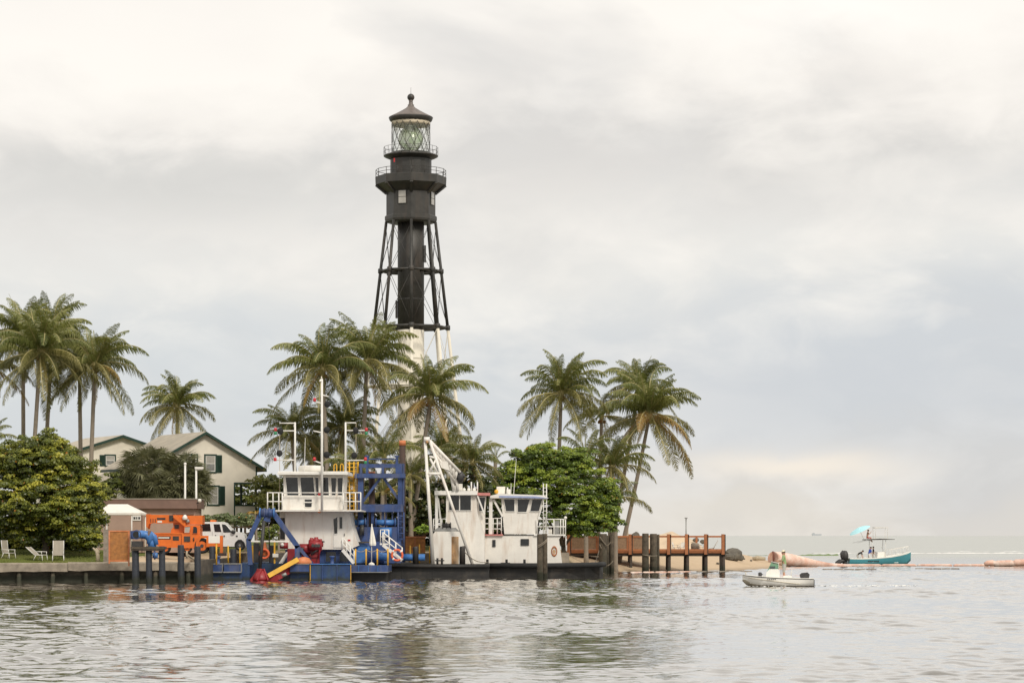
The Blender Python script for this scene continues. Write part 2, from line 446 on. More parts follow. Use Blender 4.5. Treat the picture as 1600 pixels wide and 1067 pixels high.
def thin_glass(name, color, gloss=0.12):
    m = bpy.data.materials.new(name); m.use_nodes = True
    t = m.node_tree; N = NT(t); t.nodes.clear()
    tr = N.n('ShaderNodeBsdfTransparent', inp={0: (*color, 1)})
    gl = N.n('ShaderNodeBsdfGlossy', inp={0: (1, 1, 1, 1), 1: 0.05})
    fr = N.n('ShaderNodeFresnel', inp={0: 1.5})
    mx = N.n('ShaderNodeMixShader', inp={0: N.m('MULTIPLY_ADD', fr.outputs[0], 0.6, gloss * 0.3, clamp=True), 1: tr.outputs[0], 2: gl.outputs[0]})
    N.n('ShaderNodeOutputMaterial', inp={0: mx.outputs[0]})
    return m
M['pane_clear'] = thin_glass('lantern_pane_glass', (0.97, 0.98, 0.96))
M['pane_green'] = thin_glass('tinted_windscreen', (0.45, 0.78, 0.66), 0.3)
def lens_glass():
    m = bpy.data.materials.new('green_prism_glass'); m.use_nodes = True
    b = m.node_tree.nodes['Principled BSDF']; N = NT(m.node_tree)
    tcn = N.n('ShaderNodeTexCoord').outputs['Object']
    v = N.n('ShaderNodeTexVoronoi', inp={'Vector': tcn, 'Scale': 2.6})
    c = N.mix(N.ramp(v.outputs['Color'], [(0.2, 0.0), (0.8, 1.0)]), (0.66, 0.80, 0.52), (0.97, 1.0, 0.92))
    N.put(b.inputs['Base Color'], c)
    b.inputs['Transmission Weight'].default_value = 0.4
    b.inputs['Roughness'].default_value = 0.12
    b.inputs['IOR'].default_value = 1.5
    return m
M['lens'] = lens_glass()

def leaf_mat(name, c0, c1, trans=0.25, use_tint=False, rough=0.5, dry=None, dry_frac=0.1, nscale=1.3):
    m = bpy.data.materials.new(name); m.use_nodes = True
    t = m.node_tree; N = NT(t); t.nodes.clear()
    tcn = N.n('ShaderNodeTexCoord').outputs['Object']
    oi = N.n('ShaderNodeObjectInfo').outputs['Random']
    n1 = N.noise(tcn, nscale, 3, 0.6)
    f = N.m('ADD', N.m('MULTIPLY', oi, 0.6), N.m('MULTIPLY', n1, 0.5), clamp=True)
    col = N.mix(f, c0, c1)
    if dry is not None:
        d = N.ramp(oi, [(1 - dry_frac - 0.01, 0.0), (1 - dry_frac + 0.03, 1.0)])
        col = N.mix(N.m('MULTIPLY', d, 0.85), col, dry)
    if use_tint:
        at = N.n('ShaderNodeAttribute', attribute_name='tint')
        col = N.mix(1.0, col, at.outputs['Color'], 'MULTIPLY')
    df = N.n('ShaderNodeBsdfPrincipled', inp={'Base Color': col, 'Roughness': rough, 'Specular IOR Level': 0.4})
    tl = N.n('ShaderNodeBsdfTranslucent', inp={0: N.mix(0.5, col, (0.25, 0.30, 0.03))})
    mx = N.n('ShaderNodeMixShader', inp={0: trans, 1: df.outputs[0], 2: tl.outputs[0]})
    N.n('ShaderNodeOutputMaterial', inp={0: mx.outputs[0]})
    return m
M['palm'] = leaf_mat('palm_leaflet', (0.066, 0.092, 0.022), (0.27, 0.27, 0.080), 0.22, rough=0.34, nscale=3.2)
M['palm_old'] = leaf_mat('old_palm_leaflet', (0.085, 0.092, 0.026), (0.27, 0.235, 0.080), 0.22, rough=0.4, dry=(0.34, 0.20, 0.065), dry_frac=0.08, nscale=3.2)
M['palm_dry'] = leaf_mat('dry_palm_leaflet', (0.40, 0.22, 0.035), (0.55, 0.33, 0.06), 0.2)
M['rachis'] = mat('frond_rib', (0.42, 0.36, 0.15), 0.6, 0.2)
M['seagrape'] = leaf_mat('round_glossy_leaf', (0.80, 0.90, 0.75), (1.0, 1.0, 1.0), 0.18, True, 0.35)
M['fan'] = leaf_mat('grey_green_fan_leaf', (0.085, 0.092, 0.040), (0.19, 0.185, 0.095), 0.12)
M['grass'] = leaf_mat('grass_blade', (0.12, 0.16, 0.03), (0.22, 0.24, 0.05), 0.3)
# ================================================================== water
def axis(dense, far, n):
    """dense coordinates, then coarser ones outwards to +-far"""
    a, b = dense[0], dense[-1]
    lo = [] if far[0] is None else list(a - np.geomspace(abs(dense[1] - a) * 1.5, a - far[0], n))[::-1]
    hi = list(b + np.geomspace(abs(b - dense[-2]) * 1.5, far[1] - b, n))
    return np.array(lo + list(dense) + hi)
xs = np.concatenate([np.arange(-46, -15, 0.3), np.arange(-15, 15, 0.12), np.arange(15, 46.01, 0.3)])
xs = axis(xs, (-9000, 9000), 34)
ys = [47.0]
while ys[-1] < 300: ys.append(ys[-1] + max(0.10, 0.0017 * ys[-1]))
ys = axis(np.array(ys), (-60, 20000), 34)
GX, GY = np.meshgrid(xs, ys)
sx = np.gradient(xs)[None, :] * np.ones_like(GX); sy = np.gradient(ys)[:, None] * np.ones_like(GX)
H = np.zeros_like(GX)
wr = np.random.default_rng(21)
gust = np.zeros_like(GX)
for _ in range(10):
    a, l = wr.uniform(0, 6.28), wr.uniform(14, 60)
    gust += np.sin((GX * math.cos(a) * 0.6 + GY * math.sin(a)) * 6.283 / l + wr.uniform(0, 6.28))
gust = np.clip(0.9 + 0.2 * gust, 0.3, 1.7)
for i in range(64):
    lam = 0.5 * (3.0 / 0.5) ** (wr.random() ** 1.2)
    th = R(262) + wr.normal(0, 1.0)                      # short crossing chop
    kx, ky = math.cos(th) * 6.283 / lam, math.sin(th) * 6.283 / lam
    amp = 0.0033 * lam ** 0.92
    ph = kx * GX + ky * GY + wr.uniform(0, 6.28)
    res = np.clip((lam / np.maximum(np.abs(kx) * lam / 6.283 * sx, np.abs(ky) * lam / 6.283 * sy) - 2.3) / 2.0, 0, 1)
    w = np.sin(ph)
    H += amp * res * (w - 0.22 * np.cos(2 * ph) * (res > 0.8))
H *= gust
H *= np.clip((np.abs(9000) - np.abs(GX)) / 8000, 0, 1)
nx, ny = len(xs), len(ys)
idx = np.arange(nx * ny).reshape(ny, nx)
quads = np.stack([idx[:-1, :-1], idx[:-1, 1:], idx[1:, 1:], idx[1:, :-1]], -1).reshape(-1, 4)
def water_mat():
    m = bpy.data.materials.new('inlet_water'); m.use_nodes = True
    t = m.node_tree; N = NT(t); b = t.nodes['Principled BSDF']
    geo = N.n('ShaderNodeNewGeometry')
    s3 = N.n('ShaderNodeSeparateXYZ', inp={0: geo.outputs['Position']})
    # sea beyond the sandbar is shallow and green, the inlet dark
    far = N.ramp(N.m('DIVIDE', s3.outputs[1], 1000.0, clamp=True), [(0.22, 0.0), (0.42, 1.0)])
    n0 = N.noise(geo.outputs['Position'], 0.03, 3, 0.6)
    colr = N.mix(far, (0.10, 0.088, 0.066), (0.42, 0.43, 0.385))
    colr = N.mix(N.m('MULTIPLY', n0, 0.3), colr, (0.13, 0.12, 0.095))
    N.put(b.inputs['Base Color'], colr)
    N.put(b.inputs['Roughness'], N.m('MULTIPLY_ADD', far, 0.25, 0.03))
    b.inputs['IOR'].default_value = 1.34
    N.put(b.inputs['Coat Weight'], N.m('SUBTRACT', 1.0, far, clamp=True))
    b.inputs['Coat IOR'].default_value = 1.4
    b.inputs['Coat Roughness'].default_value = 0.02
    mp = N.n('ShaderNodeMapping', inp={0: geo.outputs['Position'], 3: (0.55, 1.25, 1.0)})
    r1 = N.noise(mp.outputs[0], 2.6, 3, 0.55, 0.4)
    r2 = N.noise(mp.outputs[0], 0.75, 3, 0.55, 0.5)
    patch = N.ramp(N.noise(geo.outputs['Position'], 0.06, 3, 0.5), [(0.35, 0.45), (0.65, 1.0)])
    hgt = N.m('MULTIPLY', N.m('ADD', N.m('MULTIPLY', r1, 0.014), N.m('MULTIPLY', r2, 0.03)), patch)
    bp = N.n('ShaderNodeBump', inp={'Strength': 1.0, 'Distance': 1.0, 'Height': hgt})
    N.put(b.inputs['Normal'], bp.outputs[0]); N.put(b.inputs['Coat Normal'], bp.outputs[0])
    return m
wobj = npmesh('water', np.c_[GX.ravel(), GY.ravel(), H.ravel()], quads, water_mat(), smooth=True)
tag(wobj, kind='structure')

# ================================================================== ground
SHORE = [(-140, 180.9), (X(-120, 180), 180.9), (-23.6, 184.4), (-22.6, 184.6), (-22.4, 206), (4.5, 206.6), (6.0, 214), (9.0, 231), (13.5, 237), (17.8, 242), (22.6, 250), (27.2, 262), (30.2, 274),
         (31.8, 284), (31.5, 295), (28, 303), (15, 312), (-10, 322), (-60, 330), (-140, 335)]
def seg_dist(px, py):
    d = np.full(px.shape, 1e9); inside = np.zeros(px.shape, bool)
    n = len(SHORE)
    for i in range(n):
        (x0, y0), (x1, y1) = SHORE[i], SHORE[(i + 1) % n]
        dx, dy = x1 - x0, y1 - y0
        t = np.clip(((px - x0) * dx + (py - y0) * dy) / (dx * dx + dy * dy), 0, 1)
        d = np.minimum(d, np.hypot(px - x0 - t * dx, py - y0 - t * dy))
        c = ((y0 > py) != (y1 > py)) & (px < (x1 - x0) * (py - y0) / (y1 - y0 + 1e-12) + x0)
        inside ^= c
    return np.where(inside, d, -d)
def sstep(a, b, x):
    t = np.clip((x - a) / (b - a), 0, 1); return t * t * (3 - 2 * t)
def gz(px, py):
    """height of the land"""
    px, py = np.asarray(px, float), np.asarray(py, float)
    d = seg_dist(px, py)
    left = 1.42 + 0.9 * sstep(0.5, 15, d) + 0.3 * sstep(20, 45, d)
    mid = 1.95 + 0.5 * sstep(2, 22, d)
    beach = -0.12 + 1.62 * sstep(-1, 8.5, d)
    z = left + (mid - left) * sstep(-25, -21, px)
    wb = sstep(2.5, 7.0, px)
    z = z + (beach - z) * wb
    z = z + 0.05 * np.sin(px * 1.3 + py * 0.4) * np.sin(py * 0.9 - px * 0.3) + 0.04 * np.sin(px * 2.9) * np.sin(py * 2.3)
    hard = (d < 1.6) & (wb < 0.5)
    z = np.where(hard, -1.6, np.where(d < 0, -0.12 + 0.09 * d, z))
    return z
def gz1(x, y): return float(gz(np.array([x]), np.array([y]))[0])
gx = np.arange(-120, 48, 0.75); gy = np.arange(178, 340, 0.75)
LX, LY = np.meshgrid(gx, gy); LZ = gz(LX, LY)
nx, ny = len(gx), len(gy); idx = np.arange(nx * ny).reshape(ny, nx)
quads = np.stack([idx[:-1, :-1], idx[:-1, 1:], idx[1:, 1:], idx[1:, :-1]], -1).reshape(-1, 4)
keep = (LZ.ravel()[quads] > -1.5).any(1)
def ground_mat():
    m = bpy.data.materials.new('sand_and_lawn'); m.use_nodes = True
    t = m.node_tree; N = NT(t); b = t.nodes['Principled BSDF']
    pos = N.n('ShaderNodeNewGeometry').outputs['Position']
    s3 = N.n('ShaderNodeSeparateXYZ', inp={0: pos})
    n1 = N.noise(pos, 0.9, 6, 0.65); n2 = N.noise(pos, 6.0, 4, 0.7); n3 = N.noise(pos, 0.22, 3, 0.6)
    sand = N.mix(n1, (0.50, 0.37, 0.24), (0.62, 0.49, 0.345))
    sand = N.mix(N.m('MULTIPLY', n2, 0.35), sand, (0.36, 0.27, 0.18))
    wet = N.ramp(s3.outputs[2], [(0.02, 1.0), (0.25, 0.0)])
    sand = N.mix(N.m('MULTIPLY', wet, 0.6), sand, (0.24, 0.19, 0.135))
    grass = N.mix(n1, (0.075, 0.105, 0.022), (0.16, 0.175, 0.045))
    grass = N.mix(N.ramp(n3, [(0.5, 0.0), (0.7, 0.6)]), grass, (0.24, 0.21, 0.09))
    # lawn on the left, garden grass round the houses, bare work yard beside the dredge
    lx = N.m('ADD', s3.outputs[0], N.m('MULTIPLY', N.m('SUBTRACT', n1, 0.5), 1.2))
    lawn = N.ramp(N.m('MULTIPLY_ADD', lx, 0.1, 3.3, clamp=True), [(0.39, 1.0), (0.44, 0.0)])   # x < -29
    gard = N.m('MULTIPLY', N.ramp(N.m('DIVIDE', N.m('SUBTRACT', s3.outputs[1], 208.0), 40.0, clamp=True), [(0.1, 0.0), (0.22, 1.0)]),
               N.ramp(N.m('MULTIPLY_ADD', s3.outputs[0], 0.01, 0.5, clamp=True), [(0.53, 1.0), (0.56, 0.0)]))
    g = N.m('MAXIMUM', lawn, gard)
    N.put(b.inputs['Base Color'], N.mix(g, sand, grass))
    b.inputs['Roughness'].default_value = 0.95
    b.inputs['Specular IOR Level'].default_value = 0.2
    bp = N.n('ShaderNodeBump', inp={'Strength': 0.8, 'Distance': 0.12, 'Height': N.m('ADD', n1, N.m('MULTIPLY', n2, 0.3))})
    N.put(b.inputs['Normal'], bp.outputs[0])
    return m
g = npmesh('ground', np.c_[LX.ravel(), LY.ravel(), LZ.ravel()], quads[keep], ground_mat(), smooth=True)
tag(g, kind='structure')

# grass blades on the lawn edge
n = 26000
bx_ = rng.uniform(-47, -29.4, n); by_ = 181.6 + rng.random(n) ** 1.5 * 17
bz_ = gz(bx_, by_); hh = rng.uniform(0.05, 0.15, n); aa = rng.uniform(0, 6.28, n); ln = rng.normal(0, 0.05, (n, 2))
dx, dy = np.cos(aa) * 0.014, np.sin(aa) * 0.014
v0 = np.c_[bx_ - dx, by_ - dy, bz_ - 0.02]; v1 = np.c_[bx_ + dx, by_ + dy, bz_ - 0.02]; v2 = np.c_[bx_ + ln[:, 0], by_ + ln[:, 1], bz_ + hh]
o = npmesh('grass', np.stack([v0, v1, v2], 1).reshape(-1, 3), np.arange(3 * n).reshape(-1, 3), M['grass'])
tag(o, 'short green grass on the lawn above the seawall', 'grass', kind='stuff')

# ================================================================== seawall
def wall_y(x): return 180.0 + (x + 41.4) / (41.4 - 22.6) * 4.0
sw = thing('seawall', (-34, 181, 0), 'weathered concrete seawall along the lawn with timber piles below its thick cap', 'seawall')
x = -62.0
while x < -22.7:
    x1 = min(x + 7.6, -22.6)
    y0, y1 = wall_y(x), wall_y(x1)
    mb = MB(); jz = random.uniform(-0.03, 0.03); jy = random.uniform(-0.03, 0.03)
    zt, zb = 1.46 + jz, 0.84 + jz
    # cap segment, a little rough along its upper edge
    N_ = 10; vs = []
    for k in range(N_ + 1):
        t = k / N_; xx = x + 0.015 + (x1 - x - 0.03) * t; yy = y0 + (y1 - y0) * t + jy
        r = [random.uniform(-0.035, 0.035) for _ in range(4)]
        vs += [(xx, yy + r[0], zb + r[1]), (xx, yy + r[2] * 0.7, zt - 0.08 + r[3] * 0.5), (xx, yy + 0.07, zt + r[0] * 0.6), (xx, yy + 2.2, zt - .02), (xx, yy + 2.2, zb)]
    fs = []
    for k in range(N_):
        for j in range(5):
            fs.append((k * 5 + j, (k + 1) * 5 + j, (k + 1) * 5 + (j + 1) % 5, k * 5 + (j + 1) % 5))
    fs += [(4, 3, 2, 1, 0), tuple(N_ * 5 + j for j in range(5))]
    mb.add(vs, fs); mb.build('cap_segment', M['concrete'], sw)
    MB().add([(x, y0 + 0.75, -1.5), (x1, y1 + 0.75, -1.5), (x1, y1 + 0.75, 0.9), (x, y0 + 0.75, 0.9), (x, y0 + 1.05, -1.5), (x1, y1 + 1.05, -1.5), (x1, y1 + 1.05, 0.9), (x, y0 + 1.05, 0.9)],
             [(0, 1, 2, 3), (5, 4, 7, 6), (3, 2, 6, 7), (1, 5, 6, 2), (4, 0, 3, 7)]).build('wall_panel', M['concrete_dark'], sw)
    x = x1
x = -60.9
while x < -23:
    y = wall_y(x)
    MB().tube((x + random.uniform(-.05, .05), y + 0.28, -1.5), (x + random.uniform(-.1, .1), y + 0.34, 0.90), 0.17, 0.16, 10).build('wall_pile', M['pile_wood'], sw)
    x += 2.35
# the wall behind the dredge
rw = thing('seawall', (-9, 206, 0), 'low concrete bulkhead behind the dredge and the black barge', 'seawall')
for k in range(4):
    MB().bx(-22.4 + k * 6.75 + 0.01, -22.4 + (k + 1) * 6.75 - 0.01, 205.3, 208.2, -1.5, 1.98 + 0.02 * (k % 2)).build('cap_segment', M['concrete'], rw)
MB().bx(-22.9, -22.42, 184.3, 206.4, -1.5, 1.6).build('wall_panel', M['concrete_dark'], rw)

# tarred piles that stand in front of the seawall; the first three carry a plank landing
PX = [(213, 825, 0.34), (234, 853, 0.3), (254.5, 853, 0.31), (284, 851, 0.32), (310, 853, 0.32), (333, 853, 0.32), (366, 857, 0.34)]
PL = ['tarred pile beside the orange mesh gate, under the blue pipe', 'second tarred pile under the plank landing', 'tarred pile at the right end of the plank landing',
      'tarred pile in front of the orange crane deck', 'tarred pile below the crane wheel, where the rope passes', 'tarred pile beside the white sign on its yellow post', 'tarred pile at the stern corner of the dredge, before the truck']
for (u, v, d), lb in zip(PX, PL):
    Y = 179.0 if u < 270 else (181.5 if u < 340 else 191.0)
    if u > 320: Y = 195.0
    zt = Z(v if u > 220 else 855, Y); d *= .74
    mb = MB(); mb.path([(X(u, Y), Y, -1.6), (X(u - 1, Y), Y, 0.6), (X(u - 1.5, Y), Y, zt - 0.08), (X(u - 1.5, Y), Y, zt)], [d + .03, d, d * .97, d * .86], 12)
    tag(mb.build('mooring_pile', M['pile_blue']), lb, 'piling', 'tarred piles along the work yard')
la = thing('landing_stage', P(234, 856, 178.6), 'plank landing on three tarred piles that carries the blue pipe', 'landing')
Y = 178.55
for k in range(6):
    MB().bx(X(204, Y), X(256, Y), Y + k * 0.25, Y + k * 0.25 + 0.235, Z(857.5, Y), Z(854.2, Y) + 0.01 * (k % 2)).build('plank', M['pier_dark'] if k % 2 else M['pile_wood'], la)
MB().bx(X(205, Y), X(255, Y), Y + 0.02, Y + 0.2, Z(860, Y), Z(857.6, Y)).build('beam', M['pier_dark'], la)

# ================================================================== lighthouse
LY_ = 235.0; LU = 642.0
lx = X(LU, LY_); PXM = LY_ / F
zz = lambda v: Z(v, LY_)
rr = lambda p: p * PXM
gl = gz1(lx, LY_)
lh = thing('lighthouse', (lx, LY_, gl - 0.3), 'tall iron skeleton lighthouse, black above, white below, with a green glass lens', 'lighthouse')
c0 = (lx, LY_, 0)
def lat(prof, n, name, m, par=lh, sm=True, a0=0.0):
    return MB().lathe([(rr(r), zz(v)) for v, r in prof], c0, n, sm, a0).build(name, m, par)
lat([(gl and 860, 21), (700, 21), (516, 20.8)], 28, 'lower_cylinder', M['iron_white'])
cy = lat([(516, 20.7), (400, 20.7), (346, 20.7)], 28, 'upper_cylinder', M['iron_black'])
for v in (420, 468):
    lat([(v + .8, 21.2), (v - .8, 21.2)], 28, 'flange', M['iron_black'], cy, False)
for v in (560, 604, 690):
    lat([(v + .8, 21.6), (v - .8, 21.6)], 28, 'flange', M['iron_white'], cy, False)
for (u0, v0, u1, v1) in ((618, 470, 621, 497), (663, 384, 665.5, 410)):
    MB().bx(X(u0, LY_), X(u1, LY_), LY_ - 0.3, LY_ + 0.3, zz(v1), zz(v0)).build('window_hood', M['iron_black'], cy)
PH0 = R(3.2)
def leg_r(v): return 38.4 + (v - 347) * (18.7 / 161.0)
def leg_p(k, v, off=0.0):
    a = PH0 + k * math.pi / 4
    r = rr(leg_r(v) + off)
    return Vector((lx + r * math.sin(a), LY_ - r * math.cos(a), zz(v)))
RINGS = [424, 512, 604, 694, 782]
for k in range(8):
    mb = MB()
    mb.cur = 0; mb.tube(leg_p(k, 347), leg_p(k, 516), 0.135, 0.15, 10)
    mb.cur = 1; mb.tube(leg_p(k, 516.01), leg_p(k, 858), 0.152, 0.17, 10)
    leg = mb.build('leg', [M['iron_black'], M['iron_white']], lh)
    for v in RINGS:
        q = leg_p(k, v)
        MB().lathe([(0.2, -0.22), (0.24, -0.18), (0.24, 0.18), (0.2, 0.22)], q, 10).build('collar', M['iron_black'] if v < 515 else M['iron_white'], leg)
levels = [350] + RINGS + [850]
for k in range(8):
    for v in RINGS:
        m_ = M['iron_black'] if v < 515 else M['iron_white']
        MB().tube(leg_p(k, v), leg_p(k + 1, v), 0.11, None, 8).build('ring_strut', m_, lh)
        a = PH0 + k * math.pi / 4
        MB().tube(leg_p(k, v), Vector((lx + rr(20.6) * math.sin(a), LY_ - rr(20.6) * math.cos(a), zz(v))), 0.095, None, 8).build('spoke_strut', m_, lh)
    for i in range(len(levels) - 1):
        m_ = M['iron_black'] if levels[i] < 510 else M['iron_white']
        t = 0.022
        MB().tube(leg_p(k, levels[i] + 2), leg_p(k + 1, levels[i + 1] - 2), t, None, 5).build('tie_rod', m_, lh)
        MB().tube(leg_p(k + 1, levels[i] + 2), leg_p(k, levels[i + 1] - 2), t, None, 5).build('tie_rod', m_, lh)
A8 = PH0
oct_r = lambda p: p * 1.03
lat([(349, oct_r(36)), (347, oct_r(38.5)), (344, oct_r(39.5)), (339, oct_r(39.5)), (337.5, oct_r(38))], 8, 'base_moulding', M['iron_black'], lh, False, A8)
wr_ = lat([(337.5, oct_r(37.2)), (289, oct_r(37.2))], 8, 'watch_room', M['iron_black'], lh, False, A8)
def oct_pt(k, px, v, side=0.0):
    """point in the middle of octagon face k (between legs k and k+1), shifted sideways in metres"""
    a = PH0 + math.pi / 8 * (2 * k + 1); n = Vector((math.sin(a), -math.cos(a), 0)); t = Vector((math.cos(a), math.sin(a), 0))
    return Vector((lx, LY_, zz(v))) + n * rr(px) + t * side, n, t
for k in (-1, 1, 3, 5):
    a_, n_, t_ = oct_pt(k, 35.38, 312)
    w2, h2 = 0.40, 0.62
    def quadbox(mb, w, h, d0, d1):
        vs = []
        for dd in (d0, d1):
            for i, j in ((-1, -1), (1, -1), (1, 1), (-1, 1)):
                vs.append(a_ + n_ * dd + t_ * (i * w) + Vector((0, 0, j * h)))
        mb.add(vs, [(4, 5, 6, 7), (3, 2, 1, 0), (0, 1, 5, 4), (1, 2, 6, 5), (2, 3, 7, 6), (3, 0, 4, 7)])
    mb = MB(); quadbox(mb, w2, h2, -0.1, 0.06); fr = mb.build('window', M['iron_black'], wr_)
    mb = MB(); quadbox(mb, w2 - 0.05, h2 - 0.05, 0.0, 0.09); mb.build('pane', M['glass_pale'], fr)
    mb = MB(); quadbox(mb, w2 - 0.04, 0.025, -0.05, 0.095); mb.build('glazing_bar', M['iron_black'], fr)
# gallery: floor, sloped soffit brackets and the deep fascia
lat([(302, oct_r(37.6)), (289, oct_r(53.5)), (277.5, oct_r(54)), (276.5, oct_r(53)), (276.2, oct_r(33))], 8, 'gallery_deck', M['iron_black'], lh, False, A8)
for k in range(8):
    a = PH0 + k * math.pi / 4; n_ = Vector((math.sin(a), -math.cos(a), 0)); t_ = Vector((math.cos(a), math.sin(a), 0))
    def bp_(px, v): return Vector((lx, LY_, zz(v))) + n_ * rr(px)
    mb = MB()
    c3 = [bp_(38.6, 304), bp_(38.6, 290.5), bp_(55, 290.5)]
    mb.bar(c3[0], c3[2], .14, .30, t_); mb.bar(c3[1], c3[2], .14, .16, t_); mb.bar(bp_(43.5, 290.5), bp_(43.5, 300), .14, .14, t_)
    mb.build('bracket', M['iron_black'], lh)
def railing(px, v0, v1, n, nm, rad, nv=2, a0=0.0):
    pts = [Vector((lx + rr(px) * math.sin(a0 + 2 * math.pi * k / n), LY_ - rr(px) * math.cos(a0 + 2 * math.pi * k / n), 0)) for k in range(n)]
    for p in pts:
        MB().tube((p.x, p.y, zz(v0)), (p.x, p.y, zz(v1)), rad * 1.25, None, 6).build('rail_post', M['iron_black'], lh)
    for j in range(nv):
        v = v1 + (v0 - v1) * j / nv
        mb = MB()
        for k in range(n):
            a, b = pts[k], pts[(k + 1) % n]
            mb.tube((a.x, a.y, zz(v)), (b.x, b.y, zz(v)), rad, None, 6)
        mb.build(nm, M['iron_black'], lh)
railing(oct_r(53) , 277, 266.5, 16, 'gallery_rail', 0.025, 2, A8)
lat([(276.5, 32.2), (250, 32.2)], 16, 'service_room', M['iron_black'], lh, False)
MB().bx(lx + 0.15, lx + 0.95, LY_ - rr(32.6), LY_ - rr(30), zz(275), zz(254)).build('service_door', M['iron_black'], lh)
lat([(250, 31), (246.5, 40), (245, 42.6), (243.8, 42.8), (241.5, 36), (239, 31)], 32, 'lantern_gallery', M['iron_black'], lh)
railing(42.3, 244, 231, 20, 'lantern_rail', 0.016, 2)
# lantern: clear curved panes between slanting bars
for k in range(16):
    a0, a1 = 2 * math.pi * k / 16, 2 * math.pi * (k + 1) / 16; r_ = rr(29.6)
    vs = [(lx + r_ * math.sin(a), LY_ - r_ * math.cos(a), zz(v)) for a, v in ((a0 + .004, 239), (a1 - .004, 239), (a1 - .004, 193), (a0 + .004, 193))]
    MB().add(vs, [(0, 1, 2, 3)]).build('lantern_pane', M['pane_clear'], lh)
for k in range(16):
    for sgn in (1, -1):
        pts = []
        for j in range(7):
            a = 2 * math.pi * k / 16 + sgn * (2 * math.pi / 16) * 2.0 * j / 6; r_ = rr(30.0)
            pts.append((lx + r_ * math.sin(a), LY_ - r_ * math.cos(a), zz(239 - 46 * j / 6)))
        MB().path(pts, 0.022, 5).build('astragal', M['iron_black'], lh)
lat([(197, 29.3), (191, 30.5), (190.5, 28), (196, 28.6)], 32, 'lantern_cornice', M['cream'], lh)
lat([(191, 30), (189.5, 32.5), (184.5, 34.2), (183.2, 33.6), (179, 25), (174, 15.5), (169.5, 8), (166.5, 5), (166, 4.6), (164.5, 5.2), (163.5, 3.6), (159, 3.0), (157, 3.6)], 24, 'roof', [M['copper']], lh)
lat([(191.2, 30.4), (189.3, 33.0), (184.9, 34.7), (183.9, 34.5)], 24, 'eave', M['iron_black'], lh)
MB().ball((lx, LY_, zz(152.5)), rr(5.7), 16, 10).build('ventilator_ball', M['iron_black'], lh)
MB().tube((lx, LY_, zz(150)), (lx, LY_, zz(137)), 0.02, 0.012, 6).build('lightning_rod', M['iron_black'], lh)
prof = []
for i in range(25):
    t = i / 24; a = -math.pi / 2 + math.pi * t
    r_ = 19.6 * max(0.42, math.cos(a * 0.86)) ** 0.8
    prof.append((238 - 41 * t + (0.5 if i % 2 else -0.2), r_ - (1.3 if i % 2 else 0.0)))
lens = lat(prof, 16, 'lens', M['lens'], lh)
for k in range(8):
    a = 2 * math.pi * (k + .5) / 8
    pts = [(lx + rr(r + 0.5) * math.sin(a), LY_ - rr(r + 0.5) * math.cos(a), zz(v)) for v, r in prof[::2]]
    MB().path(pts, 0.025, 5).build('lens_frame', M['brass'], lens)
fl = MB(); fl.bx(X(616.5, LY_), X(618.5, LY_), LY_ - rr(31.5), LY_ - rr(30), zz(258), zz(252)); fl.build('notice_plate', M['lens_red'], lh)

